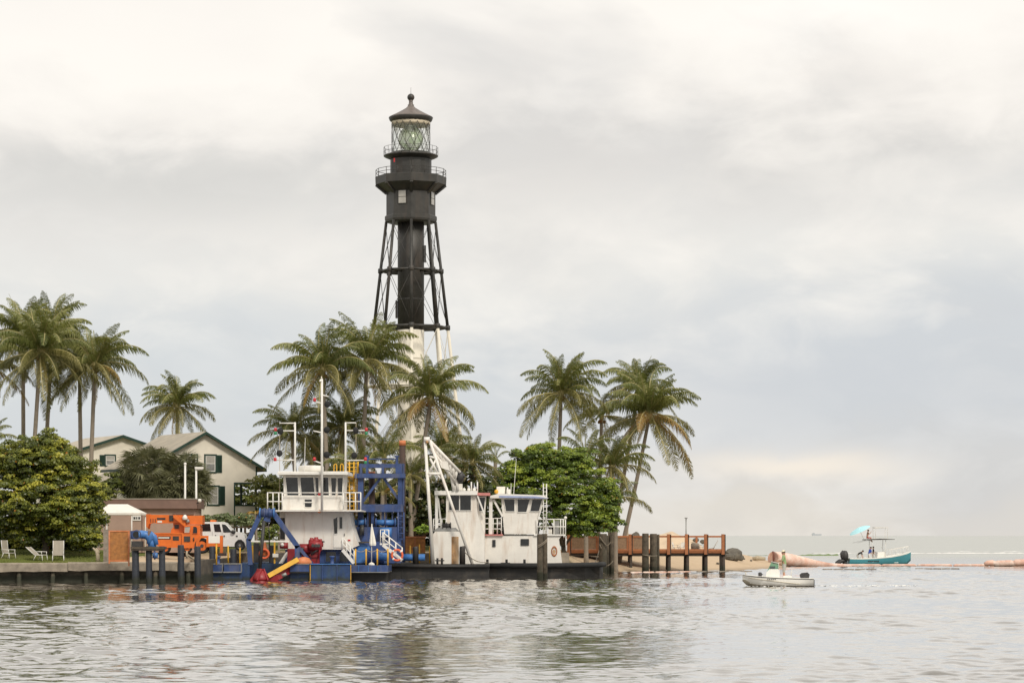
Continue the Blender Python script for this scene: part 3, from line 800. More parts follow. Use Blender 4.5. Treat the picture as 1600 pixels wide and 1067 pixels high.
# ================================================================== keeper's houses
def house(loc, rz, w, L, zb, ze, zp, label, group, porch=True):
    """gable house; local +x along the gable front (front face at y=0 looking to -y), ridge along +y"""
    h = thing('keepers_house', loc, label, 'house', group, rz)
    def B(mb, nm, m, par=None): return local_build(mb, nm, m, par or h)
    hw = w / 2
    px0 = hw - 2.15 * w / 10.0 * 1.02            # left side of the porch opening
    wall = MB()
    t = 0.16
    if porch:
        pz0, pz1 = zb + 3.62, zb + 5.68
        wall.prism([(-hw, zb), (px0, zb), (px0, pz1), (hw, pz1), (hw, ze), (0, zp - 0.05), (-hw, ze)], 0, t)
    else:
        wall.prism([(-hw, zb), (hw, zb), (hw, ze), (0, zp - 0.05), (-hw, ze)], 0, t)
    B(wall, 'front_wall', M['siding'])
    B(MB().bx(-hw, -hw + t, t + .002, L, zb, ze), 'side_wall', M['siding'])
    if porch:
        # a side porch runs the length of the house under the upper floor; one looks right through it
        B(MB().bx(hw - t, hw, t + .002, L, pz1, ze), 'side_wall', M['siding'])
        B(MB().bx(px0 - t, px0 - .002, t + .002, L, zb, pz1), 'side_wall', M['siding'])
        B(MB().bx(px0 + .002, hw - t - .002, t + .002, L, pz1, pz1 + .12), 'porch_ceiling', M['siding'])
        B(MB().bx(px0 + .002, hw, t + .002, L, pz0 - 1.15, pz0 - 1.0), 'porch_floor', M['fence'])
        B(MB().bx(px0 + .125, hw - .135, 0.03, t - .03, pz0 - 0.95, pz0), 'porch_parapet', M['siding'])
        B(MB().bx(hw - .12, hw - .02, t + .2, L, pz0 - 0.95, pz0), 'porch_parapet', M['siding'])
        B(MB().bx(px0 + .002, hw + .02, -0.02, t - .002, pz1 - 0.14, pz1 - .002), 'porch_beam', M['green_trim'])
        B(MB().bx(px0 + .004, px0 + .12, -0.02, t + .02, zb, pz1 - 0.142), 'porch_post', M['green_trim'])
        for yy in (0.0, L / 3, 2 * L / 3, L - .2):
            B(MB().bx(hw - .13, hw + .02, yy - 0.02, yy + t + .02, zb, pz1 - 0.142), 'porch_post', M['green_trim'])
        B(MB().bx(px0 + .122, hw - .132, -0.02, t + .02, pz0 + .004, pz0 + .11), 'porch_rail', M['green_trim'])
    else:
        B(MB().bx(hw - t, hw, t + .002, L, zb, ze), 'side_wall', M['siding'])
    bw = [(-hw, zb), (px0, zb), (px0, pz1), (hw, pz1), (hw, ze), (0, zp - .05), (-hw, ze)] if porch else [(-hw, zb), (hw, zb), (hw, ze), (0, zp - .05), (-hw, ze)]
    B(MB().prism(bw, L + .002, L + t), 'back_wall', M['siding'])
    B(MB().bx(hw - 0.1, hw + 0.025, -0.03, 0.1, (pz1 + .01) if porch else zb, ze - .05), 'corner_board', M['green_trim'])
    # two roof slopes with thickness and overhang
    sl_ = (zp - ze) / hw; ov = 0.72; th = 0.16
    for sg in (-1, 1):
        xe = sg * (hw + ov); ze2 = zp - sl_ * (hw + ov)
        rf = MB(); a = [(0.003 * sg, zp), (xe, ze2), (xe, ze2 + th), (0.003 * sg, zp + th)]
        rf.prism(a, -0.42, L + 0.42)
        rfo = B(rf, 'roof', M['shingle'])
        tr = MB(); a = [(0.003 * sg, zp - 0.10), (xe * 1.004, ze2 - 0.10), (xe * 1.004, ze2 + th - .01), (0.003 * sg, zp + th - .01)]
        tr.prism(a, -0.50, -0.424)
        B(tr, 'gable_trim', M['green_trim'], rfo)
        B(MB().bx(xe + sg * .004, xe + sg * 0.06, -0.40, L + .4, ze2 - 0.08, ze2 + th - .03), 'gutter', M['green_trim'], rfo)
    return h
def local_build(mb, nm, m, par):
    """like MB.build, but the shapes are already in the thing's own coordinates"""
    o = mb.build(nm, m, None, (0, 0, 0)); o.location = (0, 0, 0); o.parent = par; return o
def window(h, cx, z0, z1, w, shutters=(1,), pane='glass_pale', lower_dark=True):
    fr = MB(); f = 0.13
    for a in ((cx - w / 2 - f, cx + w / 2 + f, z1, z1 + f), (cx - w / 2 - f, cx + w / 2 + f, z0 - f, z0), (cx - w / 2 - f, cx - w / 2, z0, z1), (cx + w / 2, cx + w / 2 + f, z0, z1)):
        fr.bx(a[0], a[1], -0.07, 0.1, a[2], a[3])
    fo = local_build(fr, 'window', M['green_trim'], h)
    s = MB(); e = 0.07
    for a in ((cx - w / 2, cx + w / 2, z1 - e, z1), (cx - w / 2, cx + w / 2, z0, z0 + e), (cx - w / 2, cx - w / 2 + e, z0 + e, z1 - e), (cx + w / 2 - e, cx + w / 2, z0 + e, z1 - e), (cx - w / 2 + e, cx + w / 2 - e, (z0 + z1) / 2 - .03, (z0 + z1) / 2 + .03)):
        s.bx(a[0] + .002, a[1] - .002, -0.035, 0.05, a[2] + .001, a[3] - .001)
    local_build(s, 'sash', M['white_trim'], fo)
    zm = (z0 + z1) / 2
    local_build(MB().bx(cx - w / 2 + .02, cx + w / 2 - .02, -0.012, 0.0, zm, z1 - .02), 'pane', M[pane], fo)
    local_build(MB().bx(cx - w / 2 + .02, cx + w / 2 - .02, -0.012, 0.0, z0 + .02, zm - .002), 'pane', M['grey_metal'] if lower_dark else M[pane], fo)
    for sg in shutters:
        x0 = cx + sg * (w / 2 + f + 0.02); x1 = x0 + sg * (w * 0.52)
        sh = local_build(MB().bx(min(x0, x1), max(x0, x1), -0.06, 0.0, z0 - 0.08, z1 + 0.06), 'shutter', M['green_trim'], h)
        lo_, hi_ = min(x0, x1) + .05, max(x0, x1) - .05
        lv = MB(); zq = z0 + 0.02
        while zq < z1 - .06:
            lv.add([(lo_, -.06, zq), (hi_, -.06, zq), (hi_, -.085, zq + .05), (lo_, -.085, zq + .05)], [(0, 1, 2, 3)]); zq += 0.09
        tag(local_build(lv, 'louvre', M['green_trim'], sh), kind='stuff')
HY = 223.0; hang = R(30)
ca, sa_ = math.cos(hang), math.sin(hang)
zb = 2.35
hz = lambda v, Y=HY: Z(v, Y)
hA = house((X(319, HY), HY, 0), hang, 10.0, 9.5, zb, hz(735) - 0.1 + 0.55, hz(677), 'cream gabled house with a recessed corner porch and dark green shutters, behind the white pickup', "keepers' houses with green trim")
def lxo(u): return ((u - 319) * HY / F) / (ca * 1.0)
window(hA, lxo(328), hz(736.5), hz(711.5), 0.92, (1,))
window(hA, lxo(300.5), hz(736.5), hz(711.5), 0.92, (-1,))
window(hA, lxo(332), hz(787.5), hz(760), 0.95, (1,), 'glass_pale', False)
HB = 246.0
zB = lambda v: Z(v, HB)
hB = house((X(190, HB), HB, 0), R(30), 10.6, 9.5, 2.5, zB(709), zB(682), 'cream gabled house half hidden behind the round-leaved tree, farther left and back', "keepers' houses with green trim", False)
window(hB, ((173.5 - 190) * HB / F) / ca, zB(727), zB(712), 0.9, (-1,))
# low wing of the nearer house, its roof running down to the left
wg = thing('house_wing', (X(215, 236), 236, 0), 'grey shingled hip roof wing stepping down left of the nearer cream house', 'house wing')
Yw = 229.0
a_ = [P(217, 700, Yw + 6), P(262, 707, Yw + 2), P(243, 760, Yw), P(130, 768, Yw + 2), P(142, 752, Yw + 9)]
mb = MB(); mb.add([tuple(p) for p in a_] + [(p.x, p.y + 0.1, p.z - 0.25) for p in a_], [(0, 1, 2, 3, 4)[::-1], (5, 6, 7, 8, 9), (3, 8, 7, 2)[::-1], (2, 7, 6, 1)[::-1], (0, 5, 9, 4)[::-1], (1, 6, 5, 0)[::-1], (4, 9, 8, 3)[::-1]])
mb.build('roof', M['shingle'], wg)
MB().bx(X(140, Yw), X(240, Yw), Yw + 1, Yw + 8, 2.3, Z(764, Yw) - 0.12).build('wall', M['siding'], wg)

# ================================================================== low mauve building, sign, canopy
BY = 209.0
bl = thing('utility_building', (X(237, BY), BY, gz1(X(237, BY), BY)), 'low mauve flat-roofed building with a brown fascia, behind the orange crane', 'building')
zb_ = 2.0
MB().bx(X(150, BY), X(305, BY), BY, BY + 4.2, zb_, Z(794.5, BY)).build('wall', M['stucco'], bl)
MB().bx(X(147, BY - .4), X(308, BY - .4), BY - 0.4, BY + 4.5, Z(794.3, BY), Z(780, BY - .4)).build('fascia', M['fascia'], bl)
MB().bx(X(146, BY - .4), X(309, BY - .4), BY - 0.45, BY + 4.55, Z(779.8, BY), Z(778.6, BY)).build('roof', M['shingle'], bl)
dr = MB().bx(X(206, BY), X(221, BY), BY - 0.05, BY - 0.003, zb_, Z(801, BY)).build('door', M['stucco'], bl)
MB().bx(X(221.2, BY), X(222.6, BY), BY - 0.08, BY - .003, zb_, Z(799, BY)).build('door_frame', M['fascia'], bl)
MB().bx(X(270, BY), X(303, BY), BY - 0.12, BY - .003, Z(803.5, BY), Z(801.8, BY)).build('light_strip', M['fascia'], bl)
sg_ = thing('wall_sign', P(213.5, 813, BY - .1), 'small white sign with dark marks on the mauve wall under the canopy edge', 'sign')
MB().bx(X(207.5, BY), X(220.5, BY), BY - 0.12, BY - 0.06, Z(813, BY), Z(805, BY)).build('board', M['sign_white'], sg_)
for (u0, u1) in ((208.8, 212), (213, 215), (216.3, 219.4)):
    MB().bx(X(u0, BY), X(u1, BY), BY - 0.128, BY - 0.121, Z(811, BY), Z(807.3, BY)).build('mark', M['dark_metal'], sg_)

CY = 199.0
cn = thing('canopy_tent', (X(185, CY), CY, gz1(X(185, CY), CY)), 'white peaked canopy tent on thin poles beside the round-leaved tree', 'canopy')
x0, x1, y0, y1 = X(150, CY), X(219, CY), CY, CY + 3.6
xr0, xr1 = X(164, CY), X(194, CY); zt, ze = Z(787, CY), Z(801, CY)
ym = CY + 1.8
mb = MB()
mb.add([(x0, y0, ze), (x1, y0, ze), (x1, y1, ze), (x0, y1, ze), (xr0, ym, zt), (xr1, ym, zt)], [(0, 1, 5, 4), (1, 2, 5), (2, 3, 4, 5), (3, 0, 4)])
mb.add([(x0, y0, ze - .16), (x1, y0, ze - .16), (x1, y1, ze - .16), (x0, y1, ze - .16)], [])
o_ = len(mb.v) - 4
mb.f += [(0, o_, o_ + 1, 1), (1, o_ + 1, o_ + 2, 2), (2, o_ + 2, o_ + 3, 3), (3, o_ + 3, o_, 0)]; mb.mi += [0] * 4; mb.sm += [False] * 4
mb.build('canopy_roof', M['tarp'], cn)
for (x, y) in ((X(205.5, CY), y0 + .1), (X(166.5, CY), y0 + .1), (x1 - .1, y1 - .1), (x0 + .1, y1 - .1)):
    MB().tube((x, y, gz1(x, y)), (x, y, ze - .02), 0.05, None, 8).build('pole', M['white_trim'], cn)
for u in (205.5, 166.5):
    MB().bar((X(u, CY), y0 + .1, ze - .1), (X(u, CY), y1 - .1, ze - .1), 0.04).build('roof_bar', M['white_trim'], cn)

# fence, hedge-side rail and lamp posts
FY = 214.0
fe = thing('rail_fence', (X(385, FY), FY, gz1(X(385, FY), FY)), 'weathered grey wooden rail fence behind the white pickup and the dredge', 'fence')
us = [352, 370, 383, 400, 418, 436, 452]
zg = gz1(X(400, FY), FY)
for u in us:
    MB().bx(X(u, FY) - .09, X(u, FY) + .09, FY - .09, FY + .09, zg - .2, Z(821.5, FY)).build('fence_post', M['fence'], fe)
MB().bx(X(350, FY), X(455, FY), FY - .14, FY - .092, Z(824.6, FY), Z(822.2, FY)).build('fence_rail', M['fence'], fe)
MB().bx(X(350, FY), X(455, FY), FY - .14, FY - .092, Z(834, FY), Z(832, FY)).build('fence_rail', M['fence'], fe)
def lamp(u, vt, Y, label, head=False):
    x = X(u, Y); g_ = gz1(x, Y)
    l = thing('lamp_post', (x, Y, g_), label, 'lamp post', 'white lamp posts by the fan palms')
    MB().tube((x, Y, g_), (x, Y, Z(vt, Y)), 0.095, 0.085, 10).build('pole', M['white_trim'], l)
    if head:
        MB().bx(x - .1, x + 0.6, Y - .16, Y + .16, Z(vt + 3.6, Y), Z(vt + .2, Y)).build('lamp_head', M['white_trim'], l)
        MB().bx(x - .02, x + 0.54, Y - .13, Y + .13, Z(vt + 5, Y), Z(vt + 3.65, Y)).build('lamp_glass', M['glass_pale'], l)
    else:
        MB().ball((x, Y, Z(vt, Y) + .02), 0.13, 10, 6).build('cap', M['white_trim'], l)
lamp(289.3, 725, 214.4, 'white lamp post without a head, standing before the fan palms')
lamp(306.6, 729, 214.3, 'white lamp post with a flat square head turned to the right', True)
x, Y = X(312.7, 208.8), 208.8
gl_ = thing('globe_light', (x, Y, Z(786, Y)), 'small white globe light on the corner of the mauve building', 'light')
MB().ball((x, Y - .35, Z(782, Y)), 0.16, 12, 8).build('globe', M['white_plastic'], gl_)
MB().tube((x - .25, Y - .2, Z(786, Y)), (x, Y - .35, Z(784.5, Y)), 0.04, None, 6).build('bracket', M['dark_metal'], gl_)

# ================================================================== pier
PY = 238.0
zd = Z(862.5, PY)
pr = thing('pier', (X(1005, PY), PY, 0), 'red-brown timber pier with screened railings on dark piles over the beach', 'pier')
posts = [889, 937, 985, 1009, 1045, 1073, 1103, 1130]
x0, x1 = X(868, PY), X(1133, PY); PD = 3.2
nb = 96; wv = (x1 - x0) / nb
plank_me = None
for k in range(nb):
    xa = x0 + k * wv
    if plank_me is None:
        o = MB().bx(xa + .006, xa + wv - .006, PY - .1, PY + PD, zd - .06, zd).build('deck_plank', M['pier_wood'], pr); plank_me = o; plo = xa
    else:
        c = plank_me.copy(); COL.objects.link(c); c.location.x += xa - plo; c.location.z += random.uniform(-.008, .008)
MB().bx(x0, x1, PY - .02, PY + .16, Z(868.6, PY), zd - .065).build('fascia_beam', M['pier_dark'], pr)
MB().bx(x0, x1, PY + PD - .3, PY + PD - .12, Z(868.6, PY), zd - .065).build('fascia_beam', M['pier_dark'], pr)
MB().bx(x0, x1, PY - .16, PY - .104, Z(863.6, PY), Z(861.0, PY)).build('edge_board', M['pier_wood'], pr)
for i, u in enumerate(posts):
    if u == 1009: continue
    x = X(u, PY); w = 0.18
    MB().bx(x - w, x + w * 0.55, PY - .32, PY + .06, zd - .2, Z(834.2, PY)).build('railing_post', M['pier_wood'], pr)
    MB().bx(x + w * 0.57, x + w * 1.15, PY - .26, PY + .1, zd - .2, Z(834.6, PY)).build('railing_post', M['pier_dark'], pr)  # dark strip paints in the shaded right side of the post
for i, u in enumerate([880, 985.5, 1045.5, 1074, 1103, 1130]):
    for yy in (0.0, PD - .45):
        x = X(u, PY); lean = random.uniform(-.05, .05)
        r_ = 0.17 if u > 1000 and yy == 0 else 0.14
        MB().path([(x + lean, PY + yy + .1, -1.5), (x, PY + yy + .1, zd - .1)], [r_ + .02, r_], 10).build('pile', M['pier_dark'], pr)
for i in range(len(posts) - 1):
    ua, ub = posts[i], posts[i + 1]
    xa, xb = X(ua, PY) + .11, X(ub, PY) - .2
    if ub == 1009: xb = X(1009, PY)
    if ua == 1009: xa = X(1009, PY) + .002
    MB().bx(xa, xb, PY - .26, PY - .12, Z(839.3, PY), Z(836.6, PY)).build('top_rail', M['pier_wood'], pr)
    MB().bx(xa, xb, PY - .24, PY - .14, Z(861, PY), Z(857.4, PY)).build('bottom_rail', M['pier_wood'], pr)
    if ua in (889, 937, 985):
        MB().bx(xa, xb, PY - .2, PY - .18, Z(857.3, PY), Z(839.4, PY)).build('mesh_panel', M['mesh_screen'], pr)
        for q in (xa + .0, xb - .16):
            MB().bx(q, q + .16, PY - .235, PY - .205, Z(857.3, PY), Z(839.4, PY)).build('panel_stile', M['pier_wood'], pr)
# seaward railing
for i in range(6):
    xa, xb = x0 + i * (x1 - x0) / 6, x0 + (i + 1) * (x1 - x0) / 6
    MB().bx(xa + .1, xa + .28, PY + PD - .2, PY + PD - .02, zd - .2, Z(837, PY)).build('railing_post', M['pier_wood'], pr)
    if i < 3: MB().bx(xa + .29, xb + .09, PY + PD - .16, PY + PD - .06, Z(841, PY), Z(839, PY)).build('top_rail', M['pier_wood'], pr)

# dolphins: piles lashed together
def dolphin(spec, Y, label, rope=None):
    """spec: (u, half width px, top row, lean px)"""
    d = thing('mooring_dolphin', (X(spec[0][0], Y), Y, 0), label, 'mooring piles', 'piles lashed together in the channel')
    for i, (u, hw, vt, lean, dy) in enumerate(spec):
        yy = Y + dy; r_ = hw * yy / F
        zt = Z(vt, yy)
        pts = [(X(u + lean, yy), yy, -1.6), (X(u + lean * .4, yy), yy, zt * .5), (X(u, yy), yy, zt - .06), (X(u, yy), yy, zt)]
        MB().path(pts, [r_ * 1.06, r_, r_ * .97, r_ * .88], 12).build('pile', M['pile_wood'], d)
    if rope:
        for (ua, va, ub, vb) in rope:
            pts = []
            for j in range(6):
                t = j / 5; pts.append(P(ua + (ub - ua) * t, va + (vb - va) * t + math.sin(t * math.pi) * 1.2, Y - spec[0][1] * Y / F - .08))
            MB().path(pts, 0.045, 6).build('rope', M['rope_dark'], d)
    return d
dolphin([(843.5, 4.6, 834, 0.5, 0), (851, 4.4, 833.5, 0, 0.45)], 197, 'pair of weathered piles tied with rope in front of the white tug cabin', [(839.5, 853, 855, 842), (839.5, 855.5, 855, 844.5)])
dolphin([(942, 6.6, 833.5, -.5, 0), (955.5, 3.4, 830, 1, .5), (949, 4, 836, 1, .7)], 229, 'cluster of grey piles with a loose rope at the bow of the tug', [(937, 838, 948, 852), (948, 852, 954, 847), (940, 856, 937, 850), (948, 884, 958, 876)])
dolphin([(1008.5, 5.3, 833, 0, 0), (1021, 5.8, 833.5, .5, .3), (1028.6, 1.9, 834.5, 0, .9)], 233, 'cluster of dark piles standing before the middle of the pier', [(1003.5, 866, 1027, 868)])
# ================================================================== helpers for the vessels
def part(par, name, m, u0, u1, v0, v1, Y, d):
    return MB().pbx(u0, u1, v0, v1, Y, d).build(name, M[m], par)
def ppart(par, name, m, pts, Y, d):
    return MB().ppr(pts, Y, d).build(name, M[m], par)
def inset(pts, k):
    cx = sum(p[0] for p in pts) / len(pts); cy_ = sum(p[1] for p in pts) / len(pts)
    out = []
    for u, v in pts:
        du, dv = cx - u, cy_ - v
        L = math.hypot(du, dv); out.append((u + du / L * k * 1.35, v + dv / L * k * 1.35))
    return out
def win(par, pts, Y, fr=1.1, mf='white_trim', mp='glass', proud=0.07):
    """window: a frame of four mitred bars round a pane that sits back in it; the wall face is at depth Y"""
    inn = inset(pts, fr); n = len(pts)
    mb = MB(); y0, y1 = Y - proud, Y - 0.004
    o = [(X(u, Y), Z(v, Y)) for u, v in pts]; i_ = [(X(u, Y), Z(v, Y)) for u, v in inn]
    for k in range(n):
        k2 = (k + 1) % n
        mb.prism([o[k], o[k2], i_[k2], i_[k]], y0, y1)
    w = mb.build('window', M[mf], par)
    mb = MB(); q = [(X(u, Y), Z(v, Y)) for u, v in inset(pts, fr * 0.8)]
    mb.prism(q, Y - 0.03, Y - 0.006)
    mb.build('pane', M[mp], w)
    return w
def rect(u0, u1, v0, v1): return [(u0, v0), (u1, v0), (u1, v1), (u0, v1)]
def railing_part(par, pts, m='white_trim', mids=1, n=None, r=0.03, name='railing'):
    """pts: list of (bottom, top) world points; posts with a top rail and middle rails"""
    mb = MB()
    for b, t in pts:
        mb.tube(b, Vector(t) + Vector((0, 0, 0.01)), r, None, 6)
    for k in range(len(pts) - 1):
        b0, t0 = map(Vector, pts[k]); b1, t1 = map(Vector, pts[k + 1])
        for j in range(mids + 1):
            f = 1 - j / (mids + 1)
            mb.tube(b0.lerp(t0, f), b1.lerp(t1, f), r * 0.95, None, 6)
    return mb.build(name, M[m], par)
def rail_uv(par, us, v0, v1, Y, **k):
    return railing_part(par, [(P(u, v0, Y), P(u, v1, Y)) for u in us], **k)

# ================================================================== the blue dredge
DY = 192.0
dg = thing('dredge', (X(465, DY), DY, 0), 'blue cutter dredge with a white two-storey wheelhouse, red pump and tall blue spud frame', 'dredge')
dk = 881.0
# hull sections
part(dg, 'pontoon', 'blue_hull', 323.5, 378, 893.2, 925, DY + .25, 9)
for (u0, u1) in ((323, 347.5), (349.5, 377)):
    b = ppart(dg, 'fender_box', 'blue', [(u0 + 1, 881), (u1 - .5, 881), (u1 - .5, 893), (u0, 893)], DY, 1.4)
    ppart(b, 'edge_strip', 'grey_metal', [(u0 + .5, 880), (u1, 880), (u1, 881.2), (u0 + .5, 881.2)], DY - .05, 1.45)
    ppart(b, 'edge_strip', 'grey_metal', [(u0 - .8, 892.6), (u1, 892.6), (u1, 894.4), (u0 - .8, 894.4)], DY - .05, 1.4)
    ppart(b, 'edge_strip', 'grey_metal', [(u1 - .7, 881.2), (u1 + .3, 881.2), (u1 + .3, 892.6), (u1 - .7, 892.6)], DY - .04, 1.3)
part(dg, 'well_hull', 'blue_hull', 378.3, 451.5, 880.2, 925, 196.0, 8)
part(dg, 'pontoon', 'blue_hull', 377, 390, 879.5, 925, DY + .5, 3.9)
part(dg, 'pontoon', 'blue_hull', 452, 484, 895, 925, DY - .6, 10)
b = part(dg, 'fender_box', 'blue', 453, 483, 881.5, 892.5, DY - 1.0, 2.2)
part(b, 'edge_strip', 'rubber', 452, 484, 892.6, 895, DY - 1.05, 2.3)
part(b, 'edge_strip', 'grey_metal', 452.5, 483.5, 880.4, 881.4, DY - 1.05, 2.2)
pn = part(dg, 'pontoon', 'blue_hull', 485, 548, 881.5, 925, DY - .9, 11)
for u in (484.2, 503, 526, 547.6):
    part(pn, 'stiffener', 'yellow' if u in (484.2, 547.6) else 'blue', u, u + 1.0, 882, 906, DY - 1.0, .09)
part(pn, 'edge_strip', 'blue_light', 485, 548, 880.3, 881.5, DY - 1.0, 1.1)
pn = part(dg, 'pontoon', 'black_hull', 548.3, 604, 894.5, 925, DY + .6, 10)  # black pontoon stands for the dark underside of the walkway
w = part(dg, 'walkway', 'blue', 548.2, 606, 883.2, 893.0, DY - .4, 6)
part(w, 'edge_strip', 'grey_metal', 548.2, 606, 893.1, 894.2, DY - .45, 6)
for u in (560, 575, 590):
    part(w, 'stiffener', 'blue_light', u, u + .8, 883.6, 892.8, DY - .46, .058)
part(dg, 'deck_plate', 'blue_hull', 378, 606, 878.6, 880.2, 197, 10.5)
for u in (341, 519):
    mb = MB(); q = P(u, 880, DY + .3); mb.lathe([(.22, -.05), (.14, .02), (.12, .42), (.2, .47), (.2, .55), (.1, .58)], q, 12)
    mb.build('bollard', M['blue'], dg)
# lower house
HYd = 196.0
def col(par, name, m, pts, Y, d): return ppart(par, name, m, pts, Y, d)
lhz = ppart(dg, 'deckhouse', 'white', [(445.5, 798.8), (546, 798.8), (549.5, 820), (560, 852), (546, 858), (445.5, 858)], HYd, 5.5)
part(dg, 'deckhouse_side', 'white', 437, 445.2, 798.8, 858, HYd + 1.2, 4)
part(dg, 'side_doorway', 'dark_metal', 437.6, 444.8, 809, 842, HYd + 1.12, .07)
part(dg, 'deckhouse_base', 'blue', 445.5, 549, 858.2, 879, HYd + .5, 5)
for (u0, u1) in ((508, 526), (530, 546)):
    win(dg, rect(u0, u1, 861, 878), HYd + .5, 1.0, 'blue', 'glass')  # framed dark panes stand in for open bays in the base
dr = ppart(dg, 'cabin_door', 'white', [(521, 805.6), (540, 805.6), (540, 855), (521, 855)], HYd - .06, .055)
win(dr, [(520.6, 810), (527.5, 806.3), (527.5, 834), (522.2, 835)], HYd - .06, .8, 'white_trim', 'glass', .05)
win(dr, rect(530.3, 535, 806.5, 826.5), HYd - .06, .7, 'white_trim', 'glass', .05)
MB().tube(P(538, 833, HYd - .12), P(538, 837, HYd - .12), .03, None, 6).build('handle', M['dark_metal'], dr)
part(dg, 'notice_plate', 'lens_red', 543.5, 547.5, 842.5, 845, HYd - .03, .026)
MB().ball(P(499, 798.6, HYd - 1.45), .14, 10, 6).build('deck_light', M['orange_fade'], dg)
# bridge deck
bd = part(dg, 'bridge_deck', 'white', 417, 564.5, 796.6, 798.6, 194.4, 7.2)
BR = 195.2
wh = ppart(dg, 'wheelhouse', 'white', [(441, 774.4), (536.6, 774.4), (536.6, 796.4), (441.5, 796.4)], BR, 4.6)
up = ppart(dg, 'wheelhouse_top', 'white', [(442.5, 741.5), (538, 741.5), (535.8, 774.2), (443.5, 774.2)], BR + .25, 4.2)
for pts in ([(445.6, 744.5), (466, 744.5), (467.4, 775), (448.4, 775)], [(468.4, 744.5), (490.4, 744.5), (493, 775), (470.6, 775)], [(492.2, 744.5), (497.6, 744.5), (498.4, 775), (494.6, 775)],
            [(500.8, 744.5), (513.4, 744.5), (514.6, 775), (502.4, 775)], [(517, 745), (526, 745), (524.8, 775), (518.4, 775)], [(527.4, 745), (536, 745), (535, 775), (527.8, 775)]):
    win(up, pts, BR + .25, 1.1, 'white_trim', 'glass', .1)
win(wh, [(475.5, 779), (488, 779), (488, 791.6), (486, 792.8), (477, 792.8), (475.5, 791.6)], BR, .8, 'white_trim', 'glass', .05)
MB().pbx(475, 488.5, 783.6, 785.2, BR - .12, .05).build('grab_bar', M['white_trim'], wh)
rf = part(dg, 'wheelhouse_roof', 'white_trim', 433.5, 543.5, 737.6, 741.2, BR - .7, 6.4)
MB().pbx(434.5, 542.5, 736.2, 737.5, BR - .5, 6).build('roof_rim', M['white_trim'], rf)
yl = BR - .9
for us in ([418, 426.5, 435.5, 441],):
    rail_uv(dg, us, 797, 769.5, 194.5, mids=1, r=.05)
rail_uv(dg, [536.5, 546.4, 555.4, 563.6], 797, 769.5, 194.5, mids=1, r=.05)
railing_part(dg, [(P(u, 774, 194.8), P(u, 769.6, 194.8)) for u in (442, 470, 500, 536)], mids=0, r=.045)
railing_part(dg, [(P(563.6, 797, y), P(563.6, 769.5, y)) for y in (194.6, 197, 199.5, 201.4)], mids=1, r=.05)
railing_part(dg, [(P(418, 797, y), P(418, 769.5, y)) for y in (194.6, 197, 199.5, 201.4)], mids=1, r=.05)
part(dg, 'nameplate_lamp', 'lens_red', 497, 501.5, 770, 774, 194.6, .12)
# roof gear
MB().lathe([(.92, 0), (.98, .04), (.98, .36), (.9, .44), (.3, .47)], P(486, 736.4, BR + 2.2), 24).build('life_raft', M['white_plastic'], dg)
def mast(u, vt, vb, arms, lamps, label=None, Y=BR + .6, r=.085):
    mb = MB(); mb.tube(P(u, vb, Y), P(u, vt, Y), r, r * .8, 8)
    m_ = mb.build('mast', M['white_trim'], dg)
    for (ua, va, ub, vb2) in arms:
        MB().tube(P(ua, va, Y), P(ub, vb2, Y), r * .62, r * .55, 6).build('spreader', M['white_trim'], m_)
    for (ul, vl, kind) in lamps:
        q = P(ul, vl, Y)
        if kind == 'ball':
            MB().ball(q, .25, 12, 8, (.95, .5, 1.05)).build('day_shape', M['rubber'], m_)
        else:
            MB().lathe([(.11, -.13), (.12, -.1), (.12, .1), (.08, .14)], q, 10).build('lamp', M['lens_red' if kind == 'r' else 'lens_green'], m_)
    return m_
mast(461, 659.5, 737, [(461, 661, 436.5, 661), (461, 673, 434, 673), (461, 718.5, 432, 718.5), (459, 667, 461, 661)], [(430.5, 671, 'r'), (430.5, 676.3, 'g'), (438, 673.5, 'ball'), (436.6, 708, 'ball'), (429.8, 717.5, 'r')])
MB().tube(P(437, 680, BR + .6), P(437, 797, BR + .6), .022, None, 5).build('halyard', M['rope'], dg)
mast(503, 592, 797, [(503, 617, 513.5, 619.5), (503, 630, 491, 627.5), (503, 676, 489.5, 673), (503, 724, 490, 719.5)], [(491.6, 624.5, 'r'), (511.5, 631.5, 'ball'), (510.5, 671.5, 'ball'), (510.5, 710.5, 'ball'), (491.2, 717, 'r'), (489.5, 671.5, 'w')][:5], Y=BR - .95, r=.1)
MB().tube(P(503, 592, BR - .95), P(502, 588, BR - .95), .05, .03, 6).build('mast_cap', M['white_plastic'], dg)
MB().lathe([(.12, 0), (.14, .05), (.05, .2)], P(501.2, 596.5, BR - .95), 8).build('anchor_light', M['white_plastic'], dg)
mast(540, 659.5, 738, [(540, 660.5, 556.5, 660.5), (540, 672.5, 572, 672.5), (540, 719, 571, 719)], [(572.4, 671, 'r'), (572.4, 676.5, 'g'), (556, 672.5, 'ball'), (553.5, 711.5, 'ball'), (571, 717, 'r'), (571, 722, 'g')])
MB().tube(P(556.3, 661, BR + .6), P(556.3, 797, BR + .6), .022, None, 5).build('halyard', M['rope'], dg)
MB().tube(P(475.5, 738, BR + 1), P(477, 684, BR + 1), .035, .015, 6).build('whip_antenna', M['white_trim'], dg)
for u in (524, 534.2):
    pts = [P(u - 2.2, 738, BR + 3), P(u - 2.2, 727, BR + 3), P(u - 1, 724.8, BR + 3), P(u + 1, 724.8, BR + 3), P(u + 2.2, 727, BR + 3), P(u + 2.2, 738, BR + 3)]
    MB().path(pts, .05, 6).build('hand_hoop', M['yellow'], dg)
